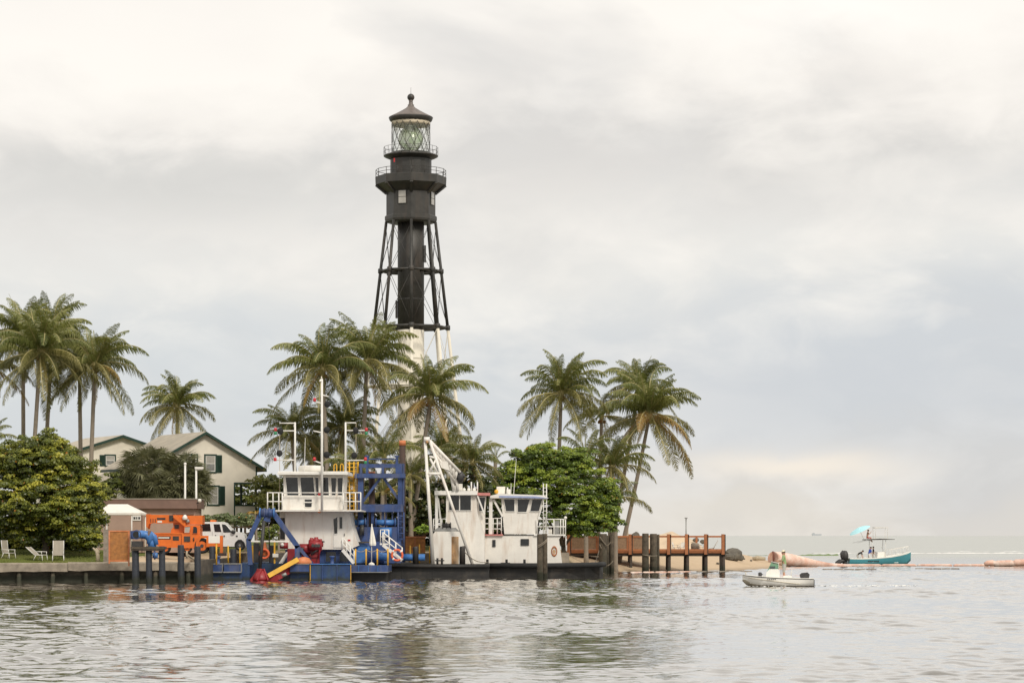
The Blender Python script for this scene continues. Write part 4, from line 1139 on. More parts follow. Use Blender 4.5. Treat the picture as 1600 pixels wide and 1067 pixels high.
# caged yellow ladder behind the wheelhouse
LYd = 201.4
cg = MB()
for u in (541, 546, 553, 559.5):
    cg.tube(P(u, 850, LYd), P(u, 721, LYd), .06, None, 6)
for v in range(724, 850, 6):
    cg.tube(P(541, v, LYd), P(559.5, v, LYd), .038, None, 6)
cgo = cg.build('caged_ladder', M['yellow'], dg)
part(dg, 'ladder_landing', 'yellow', 540, 560, 741.5, 746, LYd - .3, 1.2)
part(dg, 'ladder_landing', 'yellow', 545, 556, 826, 833, LYd - .3, 1.2)
# A-frame over the digging well
AY = DY + .6
def beam(par, name, m, a, b, w, Y, d=None, Y2=None):
    return MB().bar(P(*a, Y), P(*b, Y if Y2 is None else Y2), w, d or w, (0, 1, 0)).build(name, M[m], par)
beam(dg, 'frame_leg', 'blue', (408, 801), (388.5, 844), .34, AY)
beam(dg, 'frame_leg', 'blue', (388.5, 842), (391.5, 882), .34, AY)
beam(dg, 'frame_leg', 'blue', (427, 801), (466, 855), .36, AY)
beam(dg, 'frame_leg', 'blue', (464.5, 852), (465, 881), .36, AY)
beam(dg, 'frame_brace', 'blue', (463, 850), (488, 880.5), .22, AY + .1)
hd = MB(); hd.tube(P(405.5, 801.5, AY), P(430, 801.5, AY), .33, None, 14)
hd = hd.build('frame_head', M['blue'], dg)
for u in (406.5, 413.5, 421, 428.5):
    MB().tube(P(u - 1, 801.5, AY), P(u + 1, 801.5, AY), .41, None, 14).build('sheave', M['blue' if u > 407 and u < 428 else 'blue_light'], hd)
mb = MB().pbx(412, 422, 807, 815, AY - .15, .4).build('pulley_block', M['blue'], dg)
beam(dg, 'frame_tie', 'white_trim', (392, 845.3), (456, 845.3), .11, AY - .05)
MB().tube(P(412.5, 813, AY - .3), P(405.5, 894, AY - .3), .13, .13, 8).build('hoist_tackle', M['dark_metal'], dg)
MB().tube(P(419.5, 815, AY - .2), P(421.5, 852, AY - .2), .03, None, 5).build('hoist_wire', M['dark_metal'], dg)
# the ladder with its cutter head
CYd = 189.6
beam(dg, 'cutter_ladder', 'yellow', (417.5, 900.5), (464, 874.5), .34, CYd, .5, 191.0)
lad = beam(dg, 'cutter_ladder_side', 'red', (430, 903), (455, 889), .5, CYd + .35, .4, 191.6)
MB().tube(P(441, 899.5, CYd - .1), P(447.5, 896, CYd - .1), .13, None, 8).build('pin', M['grey_metal'], lad)
ct = MB(); q = P(407.5, 899.5, CYd)
ct.lathe([(.2, -.38), (.62, -.34), (.66, -.2), (.5, .1), (.28, .38), (.1, .46)], q, 10)
cto = ct.build('cutter_head', M['red'], dg)
for k in range(6):
    a = k * math.pi / 3 + .3; t2 = a + .8
    MB().bar(q + Vector((.74 * math.cos(a), .74 * math.sin(a), -.36)), q + Vector((.2 * math.cos(t2), .2 * math.sin(t2), .48)), .1, .22).build('cutter_blade', M['red'], cto)
part(dg, 'cutter_housing', 'red', 417, 434, 899, 907, CYd + .1, .8)
# red pump and engines on deck
EY = 193.6
e = part(dg, 'pump_engine', 'red', 486, 498, 850, 880.5, EY, 1.1)
eng = MB(); eng.tube(P(483, 852, EY - .1), P(503, 852, EY - .1), .42, None, 14); eng.build('engine_drum', M['red'], e)
for (u, v, s) in ((487, 846, .24), (494, 845, .27), (500.5, 848, .22)):
    MB().lathe([(s, -.3), (s * 1.1, -.1), (s, .1), (s * .6, .2), (s * .6, .3)], P(u, v, EY + .1), 10).build('cylinder_head', M['red'], e)
for u in (489, 493.5, 498):
    MB().tube(P(u, 852, EY - .62), P(u, 852, EY - .4), .13, None, 8).build('flange', M['dark_metal'], e)
for (u, v, w_, h_) in ((487.5, 858, .5, .3), (495, 861, .42, .36), (491, 868, .7, .22)):
    q = P(u, v, EY - .12); MB().bx(q.x - w_ / 2, q.x + w_ / 2, q.y, q.y + .12, q.z - h_ / 2, q.z + h_ / 2).build('engine_cover', M['red'], e)
for (u0, v0, u1, v1) in ((484, 848, 500, 843), (486, 866, 500, 856), (497, 872, 502, 849)):
    MB().tube(P(u0, v0, EY - .3), P(u1, v1, EY - .3), .07, None, 8).build('engine_pipe', M['red' if v0 != 866 else 'dark_metal'], e)
MB().tube(P(503, 846, EY), P(507, 846, EY), .06, None, 6).build('exhaust', M['dark_metal'], e)
e2 = part(dg, 'winch_motor', 'red', 471, 483.6, 850, 880.5, EY + .3, 1.2)
MB().tube(P(468, 857, EY + .1), P(484.6, 857, EY + .1), .38, None, 14).build('winch_drum', M['red'], e2)
e3 = part(dg, 'pump_casing', 'red', 449, 462, 857, 880.5, EY + 1, 1.0)
MB().tube(P(437.5, 852.5, EY + .8), P(450, 852.5, EY + .8), .2, .26, 10).build('pump_pipe', M['red'], e3)
MB().ball(P(441, 851, EY + .5), .15, 8, 6).build('valve', M['sign_white'], e3)
MB().tube(P(451.5, 882, EY - .4), P(474, 856, EY - .4), .12, .12, 8).build('engine_strut', M['dark_metal'], e3)
MB().lathe([(.62, 0), (.6, .2), (.42, .45), (.1, .55)], P(474.5, 881, EY - 1.5), 14).build('buoy_cover', M['orange_fade'], dg)
part(dg, 'deck_locker', 'dark_metal', 396, 404, 848, 879, 197.4, 1.0)
part(dg, 'deck_locker', 'dark_metal', 420, 428, 852, 879, 197.6, 1.0)
ppart(dg, 'deck_stair', 'white_trim', [(434.5, 881), (447, 862), (449, 862), (449, 868), (441, 881)], 196.0, .8)
part(dg, 'deck_post', 'yellow', 393.5, 395.6, 852, 880, 195.6, .1)
part(dg, 'deck_post', 'yellow', 427.8, 430.2, 846, 880, 196.4, .1)
part(dg, 'deck_bucket', 'sign_white', 426, 434.5, 864.5, 870, 196.2, .4)
MB().ring(P(413, 865, 196.6), .34, .09, 'Y', 18).build('life_ring', M['hazard'], dg)
MB().lathe([(.3, 0), (.24, .4), (.12, .9), (.1, 1.1)], P(413.5, 868, 197.0), 10).build('vent_cowl', M['orange_fade'], dg)
# stairs from the deckhouse down to the side deck
def stair(par, a, b, Y, width, m, n, rail=True, name='stairs'):
    """a: upper (u, v), b: lower (u, v)"""
    pa, pb = P(*a, Y), P(*b, Y)
    s = MB(); s.bar(pa, pb, .06, .22); s.bar(pa + Vector((0, width, 0)), pb + Vector((0, width, 0)), .06, .22)
    so_ = s.build(name, M[m], par)
    for k in range(n):
        q = pa.lerp(pb, (k + .5) / n)
        MB().bx(q.x - .13, q.x + .13, Y + .035, Y + width - .035, q.z - .02, q.z + .02).build('step', M[m], so_)
    if rail:
        for yy in (0, width):
            r_ = MB(); h = Vector((0, yy, .95))
            r_.tube(pa + h, pb + h, .035, None, 6); r_.tube(pa + h - Vector((0, 0, .45)), pb + h - Vector((0, 0, .45)), .028, None, 6)
            for k in range(4):
                q = pa.lerp(pb, k / 3) + Vector((0, yy, 0)); r_.tube(q, q + Vector((0, 0, .97)), .035, None, 6)
            r_.build('handrail', M[m], so_)
    return so_
stair(dg, (535, 859), (553, 880), 194.9, 0.8, 'white_trim', 5)
st2 = stair(dg, (598, 851), (628, 875), 194.2, 0.8, 'white_trim', 7)
part(dg, 'stair_landing', 'white_trim', 593.5, 606, 848.5, 851, 194.2, .9)
rail_uv(dg, [594.5, 601, 607.5], 849, 827.5, 194.25, mids=1, r=.04)
lr = MB(); lr.ring(P(620.5, 867, 193.6), .40, .085, 'Y', 22); lro = lr.build('life_ring', M['hazard'], dg)
for k in range(4):
    a = k * math.pi / 2 + .78
    MB().ball(P(620.5, 867, 193.6) + Vector((.4 * math.cos(a), 0, .4 * math.sin(a))), .105, 8, 6).build('ring_band', M['sign_white'], lro)
# stanchions with a slack chain along the side deck
stu = [555.5, 572, 589.5, 606, 622.5, 640, 654, 671]
prev = None
for i, u in enumerate(stu):
    Y = DY + .1 if u < 610 else 198.4
    vt, vb = (857, 883.2) if u < 610 else (855.5, 882)
    MB().tube(P(u, vb, Y), P(u, vt, Y), .062, None, 8).build('stanchion', M['yellow'], dg) if u < 610 else None
    if prev and u < 610:
        a, b = P(prev[0], prev[1] + 1.5, Y), P(u, vt + 1.5, Y)
        pts = [a.lerp(b, k / 5) - Vector((0, 0, .16 * math.sin(math.pi * k / 5))) for k in range(6)]
        MB().path(pts, .02, 5).build('chain', M['rope'], dg)
    prev = (u, vt)
# blue winches, drums and pipes amidships
mb = MB().tube(P(562, 866, 197.5), P(562, 866, 200.5), .95, None, 24); mb.build('large_drum', M['blue_light'], dg)
MB().tube(P(574, 869, 196.5), P(600, 869, 196.5), .52, None, 18).build('deck_pipe', M['blue'], dg)
MB().tube(P(586, 868, 196.1), P(606, 870, 196.1), .3, None, 14).build('deck_pipe', M['blue_light'], dg)
MB().tube(P(629, 870.5, 199.6), P(664, 870.5, 199.6), .27, None, 14).build('deck_pipe', M['blue_light'], dg)
part(dg, 'winch_house', 'blue', 556, 626, 846, 879.5, 199.0, 3)
part(dg, 'deck_plank', 'pile_wood', 558, 577, 846, 848, 197.2, .5)
# the spud frame at the stern
GYd = 201.0
sf = part(dg, 'spud_frame', 'blue', 554, 632.5, 739.5, 746.5, GYd - .3, 1.4)
col_l = part(dg, 'frame_column', 'blue', 559, 567.5, 746.6, 880, GYd, .8)
col_r = part(dg, 'frame_column', 'blue', 621.5, 628, 724, 880, GYd, .8)
col_r2 = part(dg, 'frame_column', 'blue', 628.6, 631.6, 724, 790, GYd + .2, .5)
part(sf, 'upper_beam', 'blue', 561, 621.3, 724.5, 730.5, GYd, .8)
for u in (562, 571.5, 596, 618):
    part(sf, 'upper_post', 'blue', u, u + 4, 713.5 if u in (571.5, 618) else 724, 739.3, GYd - .02, .5)
beam(sf, 'thin_rail', 'blue', (571, 717), (622, 717), .09, GYd + .1)
MB().tube(P(573.5, 714, GYd + .2), P(573.5, 711.5, GYd + .2), .2, None, 10).build('sheave', M['blue'], sf)
MB().tube(P(620, 714, GYd + .2), P(620, 711.5, GYd + .2), .2, None, 10).build('sheave', M['blue'], sf)
part(sf, 'middle_beam', 'blue', 564, 630, 787.5, 799.5, GYd - .25, 1.2)
for a, b in (((594, 747), (567.5, 783)), ((600, 747), (622, 779))):
    beam(sf, 'diagonal_brace', 'blue', a, b, .2, GYd + .3)
for u in (573.5, 580, 596, 602, 612):
    part(sf, 'hanger_post', 'blue', u, u + (4.2 if u in (580, 596) else 2.2), 799.6, 822, GYd + .1, .4)
for (u0, u1) in ((547, 572.5), (586, 619)):
    w = MB().tube(P(u0, 816, GYd - .4), P(u1, 816, GYd - .4), .22, None, 12).build('winch_shaft', M['blue_light'], dg)
    for u in (u0 + 1.5, (u0 + u1) / 2, u1 - 1.5):
        MB().tube(P(u - 1, 816, GYd - .4), P(u + 1, 816, GYd - .4), .36, None, 16).build('winch_flange', M['blue'], w)
part(dg, 'winch_bed', 'blue', 552, 620.5, 823, 846, GYd - .6, 1.8)
MB().tube(P(563, 828, GYd - .9), P(569, 828, GYd - .9), .42, None, 16).build('cable_drum', M['dark_metal'], dg)
MB().tube(P(594, 832, GYd - .9), P(612, 832, GYd - .9), .40, None, 16).build('cable_drum', M['blue_light'], dg)
lad2 = MB()
for u in (622, 631): lad2.tube(P(u, 800, GYd - .3), P(u, 880, GYd - .3), .07, None, 6)
for v in range(806, 880, 9): lad2.tube(P(622, v, GYd - .3), P(631, v, GYd - .3), .05, None, 6)
lad2.build('column_ladder', M['blue'], dg)
for (u, vt, vb) in ((628.8, 696, 905), (581, 741, 905)):
    yy = GYd + 1.5
    s = MB().tube(P(u, vb, yy), P(u, vt, yy), .25, None, 16).build('spud', M['spud'], dg)
    MB().tube(P(u, vt - .02, yy), P(u, vt - (8 if u > 600 else 4.5), yy), .275, .26, 16).build('spud_cap', M['orange_fade'], s)

# closed parasol on the side deck
ps = thing('parasol', P(581, 883, 193.4), 'closed white parasol on a round base beside the yellow stanchions of the dredge', 'parasol')
MB().lathe([(.24, 0), (.24, .08), (.2, .16), (.05, .24)], P(580.5, 883, 193.4), 14).build('base', M['white_plastic'], ps)
MB().tube(P(580.5, 881, 193.4), P(581, 818, 193.4), .035, None, 8).build('pole', M['white_trim'], ps)
mb = MB(); vs = []
prof = [(0, .02), (.12, .07), (.3, .1), (.9, .2), (1.35, .27), (1.5, .24)]
n = 14; fs = []
for i, (d, r_) in enumerate(prof):
    for k in range(n):
        a = 2 * math.pi * k / n; q = r_ * (1.0 if k % 2 else .72)
        c_ = P(581 + d * 1.2, 821, 193.4)
        vs.append((c_.x + q * math.cos(a), c_.y + q * math.sin(a), c_.z - d))
for i in range(len(prof) - 1):
    for k in range(n): fs.append((i * n + k, i * n + (k + 1) % n, (i + 1) * n + (k + 1) % n, (i + 1) * n + k))
mb.add(vs, fs, False); mb.build('folded_canopy', M['tarp'], ps)

# ================================================================== the black barge with its white derrick house
KY = 199.0
bg_ = thing('derrick_barge', (X(700, KY), KY, 0), 'long black barge with a white cabin, a white A-frame derrick and rust streaks', 'barge')
part(bg_, 'hull', 'black_hull', 604.5, 764, 885.5, 925, KY, 6.5)
hull_deck = part(bg_, 'deck', 'black_hull', 602, 765, 881, 885.3, KY - .25, 7)
MB().tube(P(602, 884.5, KY - .25), P(765, 884.5, KY - .25), .13, None, 10).build('rub_rail', M['black_hull'], bg_)
for u in (628, 676, 722):
    part(bg_, 'hull_stiffener', 'black_hull', u, u + 1.3, 887, 905, KY - .06, .058)
for (u, vt, vb) in ((649.5, 853.5, 885), (722.5, 853, 884)):
    mb = MB(); mb.path([P(u, vb, KY + .3), P(u, vt + 2, KY + .3), P(u - .3, vt, KY + .3)], [.235, .215, .19], 12)
    mb.build('tall_bollard', M['black'], bg_)
for u in (683.5, 690.5):
    mb = MB(); mb.tube(P(u, 882, KY + .2), P(u, 871.5, KY + .2), .085, None, 8); mb.build('bitt', M['rubber'], bg_)
MB().tube(P(679.5, 875.5, KY + .2), P(694.5, 875.5, KY + .2), .05, None, 6).build('bitt_bar', M['rubber'], bg_)
WY = KY + 1.6
base = ppart(bg_, 'winch_house', 'white', [(676.5, 834), (680, 830), (717, 830), (724, 838), (736, 880.8), (677.5, 880.8)], WY, 3.2)
part(base, 'rust_patch', 'rust', 705.5, 716.5, 838, 880.5, WY - .012, .011)
ppart(bg_, 'machinery_bed', 'grey_metal', [(676.5, 829.8), (684, 824), (712, 824), (722, 833.5), (718, 829.8)][:4] + [(716.8, 829.8)], WY + .2, 2.6)
w = MB().tube(P(691, 821.5, WY + .4), P(705, 821.5, WY + .4), .2, None, 12).build('winch', M['dark_metal'], bg_)
for u in (692, 698, 704):
    MB().tube(P(u - .6, 821.5, WY + .4), P(u + .6, 821.5, WY + .4), .3, None, 14).build('winch_flange', M['dark_metal'], w)
cab = ppart(bg_, 'cabin', 'white', [(697, 767), (744, 767), (744, 770), (746, 800), (757, 834), (757, 880.8), (736.3, 880.8), (724.3, 837), (717, 829.8), (697, 829.8)], WY + .5, 3.6)
win(cab, rect(701, 718, 773, 798), WY + .5, .9); win(cab, rect(718.2, 736.5, 773, 798), WY + .5, .9)
rf = part(bg_, 'cabin_roof', 'white_trim', 679, 746, 766.5, 773, WY + .1, 4.2)
part(bg_, 'frame_post', 'white_trim', 680, 684.4, 773.2, 830, WY + .3, .25)
beam(bg_, 'frame_brace', 'white_trim', (684.5, 778), (690.5, 829), .13, WY + .5)
MB().lathe([(.1, 0), (.1, .2), (.05, .26)], P(681.5, 767, WY + .4), 8).build('roof_lamp', M['grey_metal'], bg_)
rail_uv(bg_, [677.5, 684, 690.5, 697], 829.8, 810.5, WY + .45, mids=1, r=.045)
ex = ppart(bg_, 'side_window_bay', 'white', [(744.2, 774.5), (759.5, 774.5), (757.8, 800.5), (757, 833.8), (746.4, 800)], WY + .8, 3)
win(ex, [(747, 776), (758.5, 776), (756.5, 799), (748.5, 799)], WY + .8, .8)
part(bg_, 'bay_roof', 'pinkroof', 743.5, 765.5, 769.6, 773.8, WY + .3, 3.8)
beam(bg_, 'bay_brace', 'white_trim', (746, 774), (757, 803), .12, WY + .4)
part(bg_, 'roof_equipment', 'white_trim', 707, 714, 758.5, 766, WY + 1.2, .5)
part(bg_, 'roof_equipment', 'white_plastic', 715.5, 722.5, 755.5, 766, WY + 1.0, .6)
for u in (736.5, 746): MB().tube(P(u, 768, WY + .8), P(u, 752.5, WY + .8), .055, None, 8).build('roof_stub', M['white_trim'], bg_)
for u in (725, 732.5, 741): MB().ball(P(u, 764.8, WY + .7), .14, 8, 6).build('roof_light', M['white_plastic'], bg_)
# derrick: two legs, a crosstie and a tapering lattice boom that leans back over the cabin
TY = KY + .7
ap = P(665, 686, TY)
MB().tube(P(676.5, 881, TY), P(664.5, 690, TY), .15, .12, 10).build('derrick_leg', M['white'], bg_)
MB().tube(P(738, 881, TY), P(672, 690, TY), .12, .11, 10).build('derrick_leg', M['white'], bg_)
MB().tube(P(662.5, 686.5, TY - .05), P(671.5, 686.5, TY - .05), .2, None, 12).build('derrick_head', M['white'], bg_)
MB().tube(P(666, 689, TY - .2), P(668.5, 692, TY - .2), .1, None, 8).build('head_pin', M['rust'], bg_)
MB().tube(P(668.5, 740, TY), P(689, 740, TY), .13, None, 10).build('derrick_tie', M['white'], bg_)
for a, b in (((671, 713), (679, 715)), ((672, 716), (683, 738)), ((671.5, 737), (681, 718)), ((670.5, 745), (675, 740)), ((688, 748), (683.5, 741))):
    MB().tube(P(*a, TY), P(*b, TY), .085, None, 8).build('derrick_brace', M['white'], bg_)
bm = MB()
ch = [((671, 688), (719, 738)), ((672, 692), (712, 740)), ((673, 700), (711, 752))]
for (a, b), dy in zip(ch, (.0, .5, .1)):
    bm.tube(P(*a, TY + .1 + dy), P(*b, TY + .5 + dy * 2.2), .13, .12, 8)
for k in range(9):
    t = (k + .3) / 9
    q = [P(a[0] + (b[0] - a[0]) * t, a[1] + (b[1] - a[1]) * t, TY + .1 + dy + t * (.4 + dy * 1.2)) for (a, b), dy in zip(ch, (.0, .5, .1))]
    for i in range(3): bm.tube(q[i], q[(i + 1) % 3], .075, None, 6)
    t2 = min(1, t + 1 / 9)
    q2 = [P(a[0] + (b[0] - a[0]) * t2, a[1] + (b[1] - a[1]) * t2, TY + .1 + dy + t2 * (.4 + dy * 1.2)) for (a, b), dy in zip(ch, (.0, .5, .1))]
    bm.tube(q[0], q2[2], .07, None, 6); bm.tube(q[2], q2[1], .07, None, 6)
bm.build('lattice_boom', M['white'], bg_)
sk = MB(); a = [P(672, 694, TY + .3), P(696, 716, TY + .35), P(703, 735, TY + .35), P(690, 731, TY + .3)]
sk.add([tuple(p) for p in a] + [(p.x, p.y + .05, p.z) for p in a], [(0, 1, 2, 3), (7, 6, 5, 4), (0, 4, 5, 1), (1, 5, 6, 2), (2, 6, 7, 3), (3, 7, 4, 0)])
sk.build('gusset_plate', M['white'], bg_)
for a, b in (((712, 740), (715, 766)), ((705, 742), (709, 765)), ((719, 738), (711, 755))):
    MB().tube(P(*a, TY + .9), P(*b, TY + .9), .12, None, 8).build('boom_strut', M['white'], bg_)
MB().lathe([(.15, -.4), (.3, -.2), (.32, .2), (.16, .42)], P(719.5, 745.5, TY + .8), 10).build('hook_block', M['dark_metal'], bg_)
MB().tube(P(720, 739, TY + .8), P(727, 745, TY + .8), .07, None, 6).build('hook_arm', M['grey_metal'], bg_)
MB().tube(P(723, 741, TY + .7), P(725.5, 746, TY + .7), .14, .08, 8).build('sheave', M['dark_metal'], bg_)

# ================================================================== the white tug with blue roof trim
UY = 202.5
tg = thing('tugboat', (X(835, UY), UY, 0), 'white workboat with a slanted-window wheelhouse, blue roof edge and long black hull', 'tugboat')
# hull with sheer to the bow at the right
def hull_mesh(stations, name, m, par, y_c):
    """stations: (x, half beam at deck, z deck, half beam at chine, z chine, z keel)"""
    vs, fs = [], []
    for (x, hb, zd_, hc, zc, zk) in stations:
        vs += [(x, y_c - hb, zd_), (x, y_c - hc, zc), (x, y_c, zk), (x, y_c + hc, zc), (x, y_c + hb, zd_)]
    n = len(stations)
    for i in range(n - 1):
        for k in range(4):
            fs.append((i * 5 + k, i * 5 + k + 1, (i + 1) * 5 + k + 1, (i + 1) * 5 + k))
        fs.append((i * 5 + 4, i * 5, (i + 1) * 5, (i + 1) * 5 + 4))
    fs += [(0, 4, 3, 2, 1), tuple((n - 1) * 5 + k for k in range(5))]
    return MB().add(vs, fs, False).build(name, m, par)
yc = UY + 2.6
xx = lambda u: X(u, UY)
zdk = Z(883, UY)
hull_mesh([(xx(758), 2.4, zdk, 2.3, -.2, -1.2), (xx(860), 2.6, zdk, 2.45, -.2, -1.2), (xx(915), 2.1, zdk + .02, 1.7, -.1, -1.2), (xx(938), 1.2, zdk + .05, .6, .1, -.9), (xx(944), .4, zdk + .06, .15, .3, -.2)], 'hull', M['black_hull'], tg, yc)
rr_ = [(xx(756), yc - 2.62, zdk - .02), (xx(860), yc - 2.8, zdk - .02), (xx(915), yc - 2.25, zdk + .02), (xx(938), yc - 1.3, zdk + .05), (xx(945.5), yc - .1, zdk + .06)]
MB().path(rr_, .21, 12).build('rub_rail', M['rubber'], tg)
MB().bx(xx(757), xx(915), yc - 2.2, yc + 2.2, zdk, zdk + .06).build('deck', M['black_hull'], tg)
TW = UY + 1.2
lo = ppart(tg, 'deckhouse', 'white', [(757.6, 836), (878, 836), (873.5, 842), (878.5, 880.5), (757.6, 880.5)], TW, 3.4)
win(lo, [(814, 841.6), (826, 841.6), (826.6, 842.4), (826.6, 851.4), (826, 852), (814, 852), (813.4, 851.4), (813.4, 842.4)], TW, .9, 'dark_metal')
win(lo, rect(769.3, 774.3, 843, 854), TW, .8, 'dark_metal')
part(lo, 'deck_edge', 'pinkroof', 750, 786, 834.4, 836.6, TW - .2, 3.8)
part(lo, 'deck_edge', 'dark_metal', 786.2, 834, 835, 836, TW - .06, 3.5)
part(lo, 'deck_edge', 'white_trim', 834.2, 884, 834.4, 836.6, TW - .15, 3.7)
em = MB(); q = P(866, 861, TW); vs = []
em.ring((q.x, q.y - .03, q.z), .2, .045, 'Y', 22)
eo = em.build('round_emblem', M['pier_wood'], lo)
for v_ in eo.data.vertices: v_.co.z = q.z - world_loc(lo).z + (v_.co.z - (q.z - world_loc(lo).z)) * 1.75
es = MB(); es.add([(q.x - .05, q.y - .04, q.z + .2), (q.x - .12, q.y - .04, q.z), (q.x, q.y - .04, q.z - .28), (q.x + .12, q.y - .04, q.z - .02), (q.x + .05, q.y - .04, q.z + .2), (q.x, q.y - .04, q.z + .05)], [(0, 5, 1), (5, 2, 1), (5, 3, 2), (5, 4, 3)]).build('emblem_figure', M['rust'], lo)
for u in (761.5, 791.5, 819.5):
    MB().tube(P(u, 882, TW - .5), P(u, 873.5, TW - .5), .1, None, 8).build('bitt', M['rubber'], tg)
TP = TW + .3
wh = ppart(tg, 'wheelhouse', 'white', [(783, 778.2), (849, 778.2), (836.5, 834.2), (788, 834.2)], TP, 3)
for pts in ([(786.6, 779), (804.6, 779), (804.4, 799.5), (790, 799.5)], [(808, 779), (828.5, 779), (823, 800.5), (808.4, 800.5)], [(831.5, 779), (848, 779), (842.5, 799.5), (827.6, 799.5)]):
    win(wh, pts, TP, .9)
rf = ppart(tg, 'wheelhouse_roof', 'white_trim', [(766, 774.2), (779, 771), (850, 773.5), (857, 777.8), (766, 778)], TP - .5, 4)
ppart(rf, 'roof_edge', 'blueroof', [(779.5, 774), (838, 775), (857.5, 778.4), (780, 777)], TP - .53, .028)
part(tg, 'roof_post', 'white_trim', 764.2, 769.4, 778.2, 834.2, TP - .2, .25)
beam(tg, 'roof_brace', 'white_trim', (771, 780), (785.6, 807), .16, TP - .1)
rail_uv(tg, [757.5, 764, 770.5, 777, 783.5], 834.2, 809.5, TP - .1, mids=2, r=.045)
rail_uv(tg, [757.5, 770, 783.5], 834.2, 809.5, TP + 2.6, mids=2, r=.045)
MB().ball(P(780.5, 817.5, TP + .2), .26, 12, 8, (.8, .6, 1)).build('searchlight', M['grey_metal'], tg)
pts = [P(u, 834.2, TP - .1) for u in (839, 851, 865, 875, 878.5, 882)]
rail_uv(tg, [839, 852, 865.5, 876, 880, 883.5], 834.2, 811, TP - .15, mids=1, r=.05)
railing_part(tg, [(P(883.5, 834.2, y), P(883.5, 811, y)) for y in (TP - .1, TP + 1.3, TP + 2.7)], mids=1, r=.05)
MB().ball(P(883.5, 808.8, TP - .15), .13, 10, 6).build('stern_light', M['white_plastic'], tg)
MB().tube(P(884.2, 836.8, TP - .15), P(884.2, 860, TP - .15), .04, None, 6).build('rail_stay', M['white_trim'], tg)
ld = MB()
for u in (849, 854): ld.tube(P(u, 834, TP - .3), P(u, 755.5, TP - .3), .045, None, 6)
for v in range(762, 834, 6): ld.tube(P(849, v, TP - .3), P(854, v, TP - .3), .03, None, 6)
ld.build('roof_ladder', M['white_trim'], tg)
beam(tg, 'ladder_brace', 'white_trim', (847.5, 788), (841, 811), .09, TP - .2)
part(tg, 'aft_door', 'dark_metal', 837, 842.5, 811.5, 833.8, TP + .2, .05)
part(tg, 'deck_box', 'white_plastic', 857, 862.5, 826.5, 834, TP + .4, .4)
part(tg, 'deck_box', 'grey_metal', 866.5, 874, 813.5, 834, TP + 1.2, .5)
MB().tube(P(802.5, 772.8, TP + 1), P(806.8, 716.5, TP + 1), .035, .012, 6).build('whip_antenna', M['white_trim'], tg)
MB().tube(P(798.3, 772.8, TP + 1), P(798.6, 755, TP + 1), .03, .02, 6).build('whip_antenna', M['white_trim'], tg)
part(tg, 'roof_box', 'white_plastic', 776, 789.4, 760, 771, TP + 1, .8)
part(tg, 'roof_box', 'sign_white', 791, 797.6, 764, 772, TP + .8, .5)
MB().ball(P(775.5, 767.8, TP + .6), .17, 10, 6).build('roof_light', M['yellow'], tg)
MB().tube(P(793, 771.8, TP + .7), P(793, 761, TP + .7), .06, None, 8).build('horn', M['white_trim'], tg)
part(lo, 'wash_port', 'dark_metal', 782.4, 797, 878.5, 880.4, TW - .02, .016)
# ================================================================== orange carry-deck crane
OY = 196.0
crn = thing('mobile_crane', (X(290, OY), OY, gz1(X(290, OY), OY)), 'bright orange carry-deck crane parked in front of the white pickup', 'crane')
dkc = ppart(crn, 'chassis', 'orange', [(242, 834.5), (284, 833), (284, 855), (250, 855.5), (242, 848)], OY, 2.3)
part(dkc, 'deck_edge', 'orange', 241, 286, 832.2, 834.2, OY - .06, 2.4)
s_ = part(dkc, 'dark_stripe', 'dark_metal', 246.5, 266.5, 837.4, 842.2, OY - .02, .018)
part(s_, 'pale_lettering_bar', 'sign_white', 247.5, 264.5, 838.9, 840.7, OY - .03, .008)
part(dkc, 'side_hatch', 'dark_metal', 270, 279.5, 837.4, 844, OY - .03, .028)
cb = ppart(crn, 'cab', 'orange', [(288.5, 820), (312.5, 820), (312.5, 836.5), (311, 856), (284.2, 856), (284.2, 834), (287, 832.6)], OY - .15, 1.6)
win(cb, [(288.2, 822.4), (298.2, 821.6), (296.5, 832.5), (287.6, 832.5)], OY - .15, .6, 'orange', 'glass_pale')
win(cb, [(302, 822), (307, 822), (308.6, 824.5), (308.6, 833.6), (301, 833.6)], OY - .15, .5, 'orange', 'glass')
part(cb, 'side_opening', 'dark_metal', 287.5, 297, 837.5, 846, OY - .2, .045)
MB().tube(P(302.6, 839.5, OY - .2), P(302.6, 845, OY - .2), .05, None, 6).build('door_handle', M['dark_metal'], cb)
tt = ppart(crn, 'turret', 'orange', [(266.5, 833), (267.5, 827), (271, 823), (270, 811), (276, 806), (290, 818), (286, 833)], OY + .5, 1.3)
part(tt, 'turret_opening', 'dark_metal', 272.5, 279.5, 819.5, 825.5, OY + .44, .055)
bo = ppart(crn, 'boom', 'orange', [(228.5, 803.6), (285, 804.4), (285, 816.5), (246, 817.5), (240, 816.5), (228.5, 819)], OY + .3, .9)
part(bo, 'boom_stripe', 'dark_metal', 245, 258.5, 808.6, 811.8, OY + .28, .018)
part(bo, 'boom_mark', 'sign_white', 246, 253, 813.2, 816.2, OY + .27, .028)
part(bo, 'boom_joint', 'dark_metal', 264.5, 270.5, 804.6, 813.6, OY + .2, 1.05)
ppart(bo, 'jib_head', 'orange', [(228, 803), (233, 803), (233, 818), (230.5, 824.5), (228.5, 822)], OY + .15, 1.2)
for u in (235, 238.5, 242): part(bo, 'jib_slot', 'dark_metal', u, u + 1.2, 810, 816, OY + .28, .019)
MB().tube(P(233, 819, OY + .7), P(233, 826, OY + .7), .09, None, 8).build('hook_block', M['orange'], bo)
part(bo, 'counterweight', 'orange', 285.3, 316.5, 805.2, 819, OY + .1, 1.4)
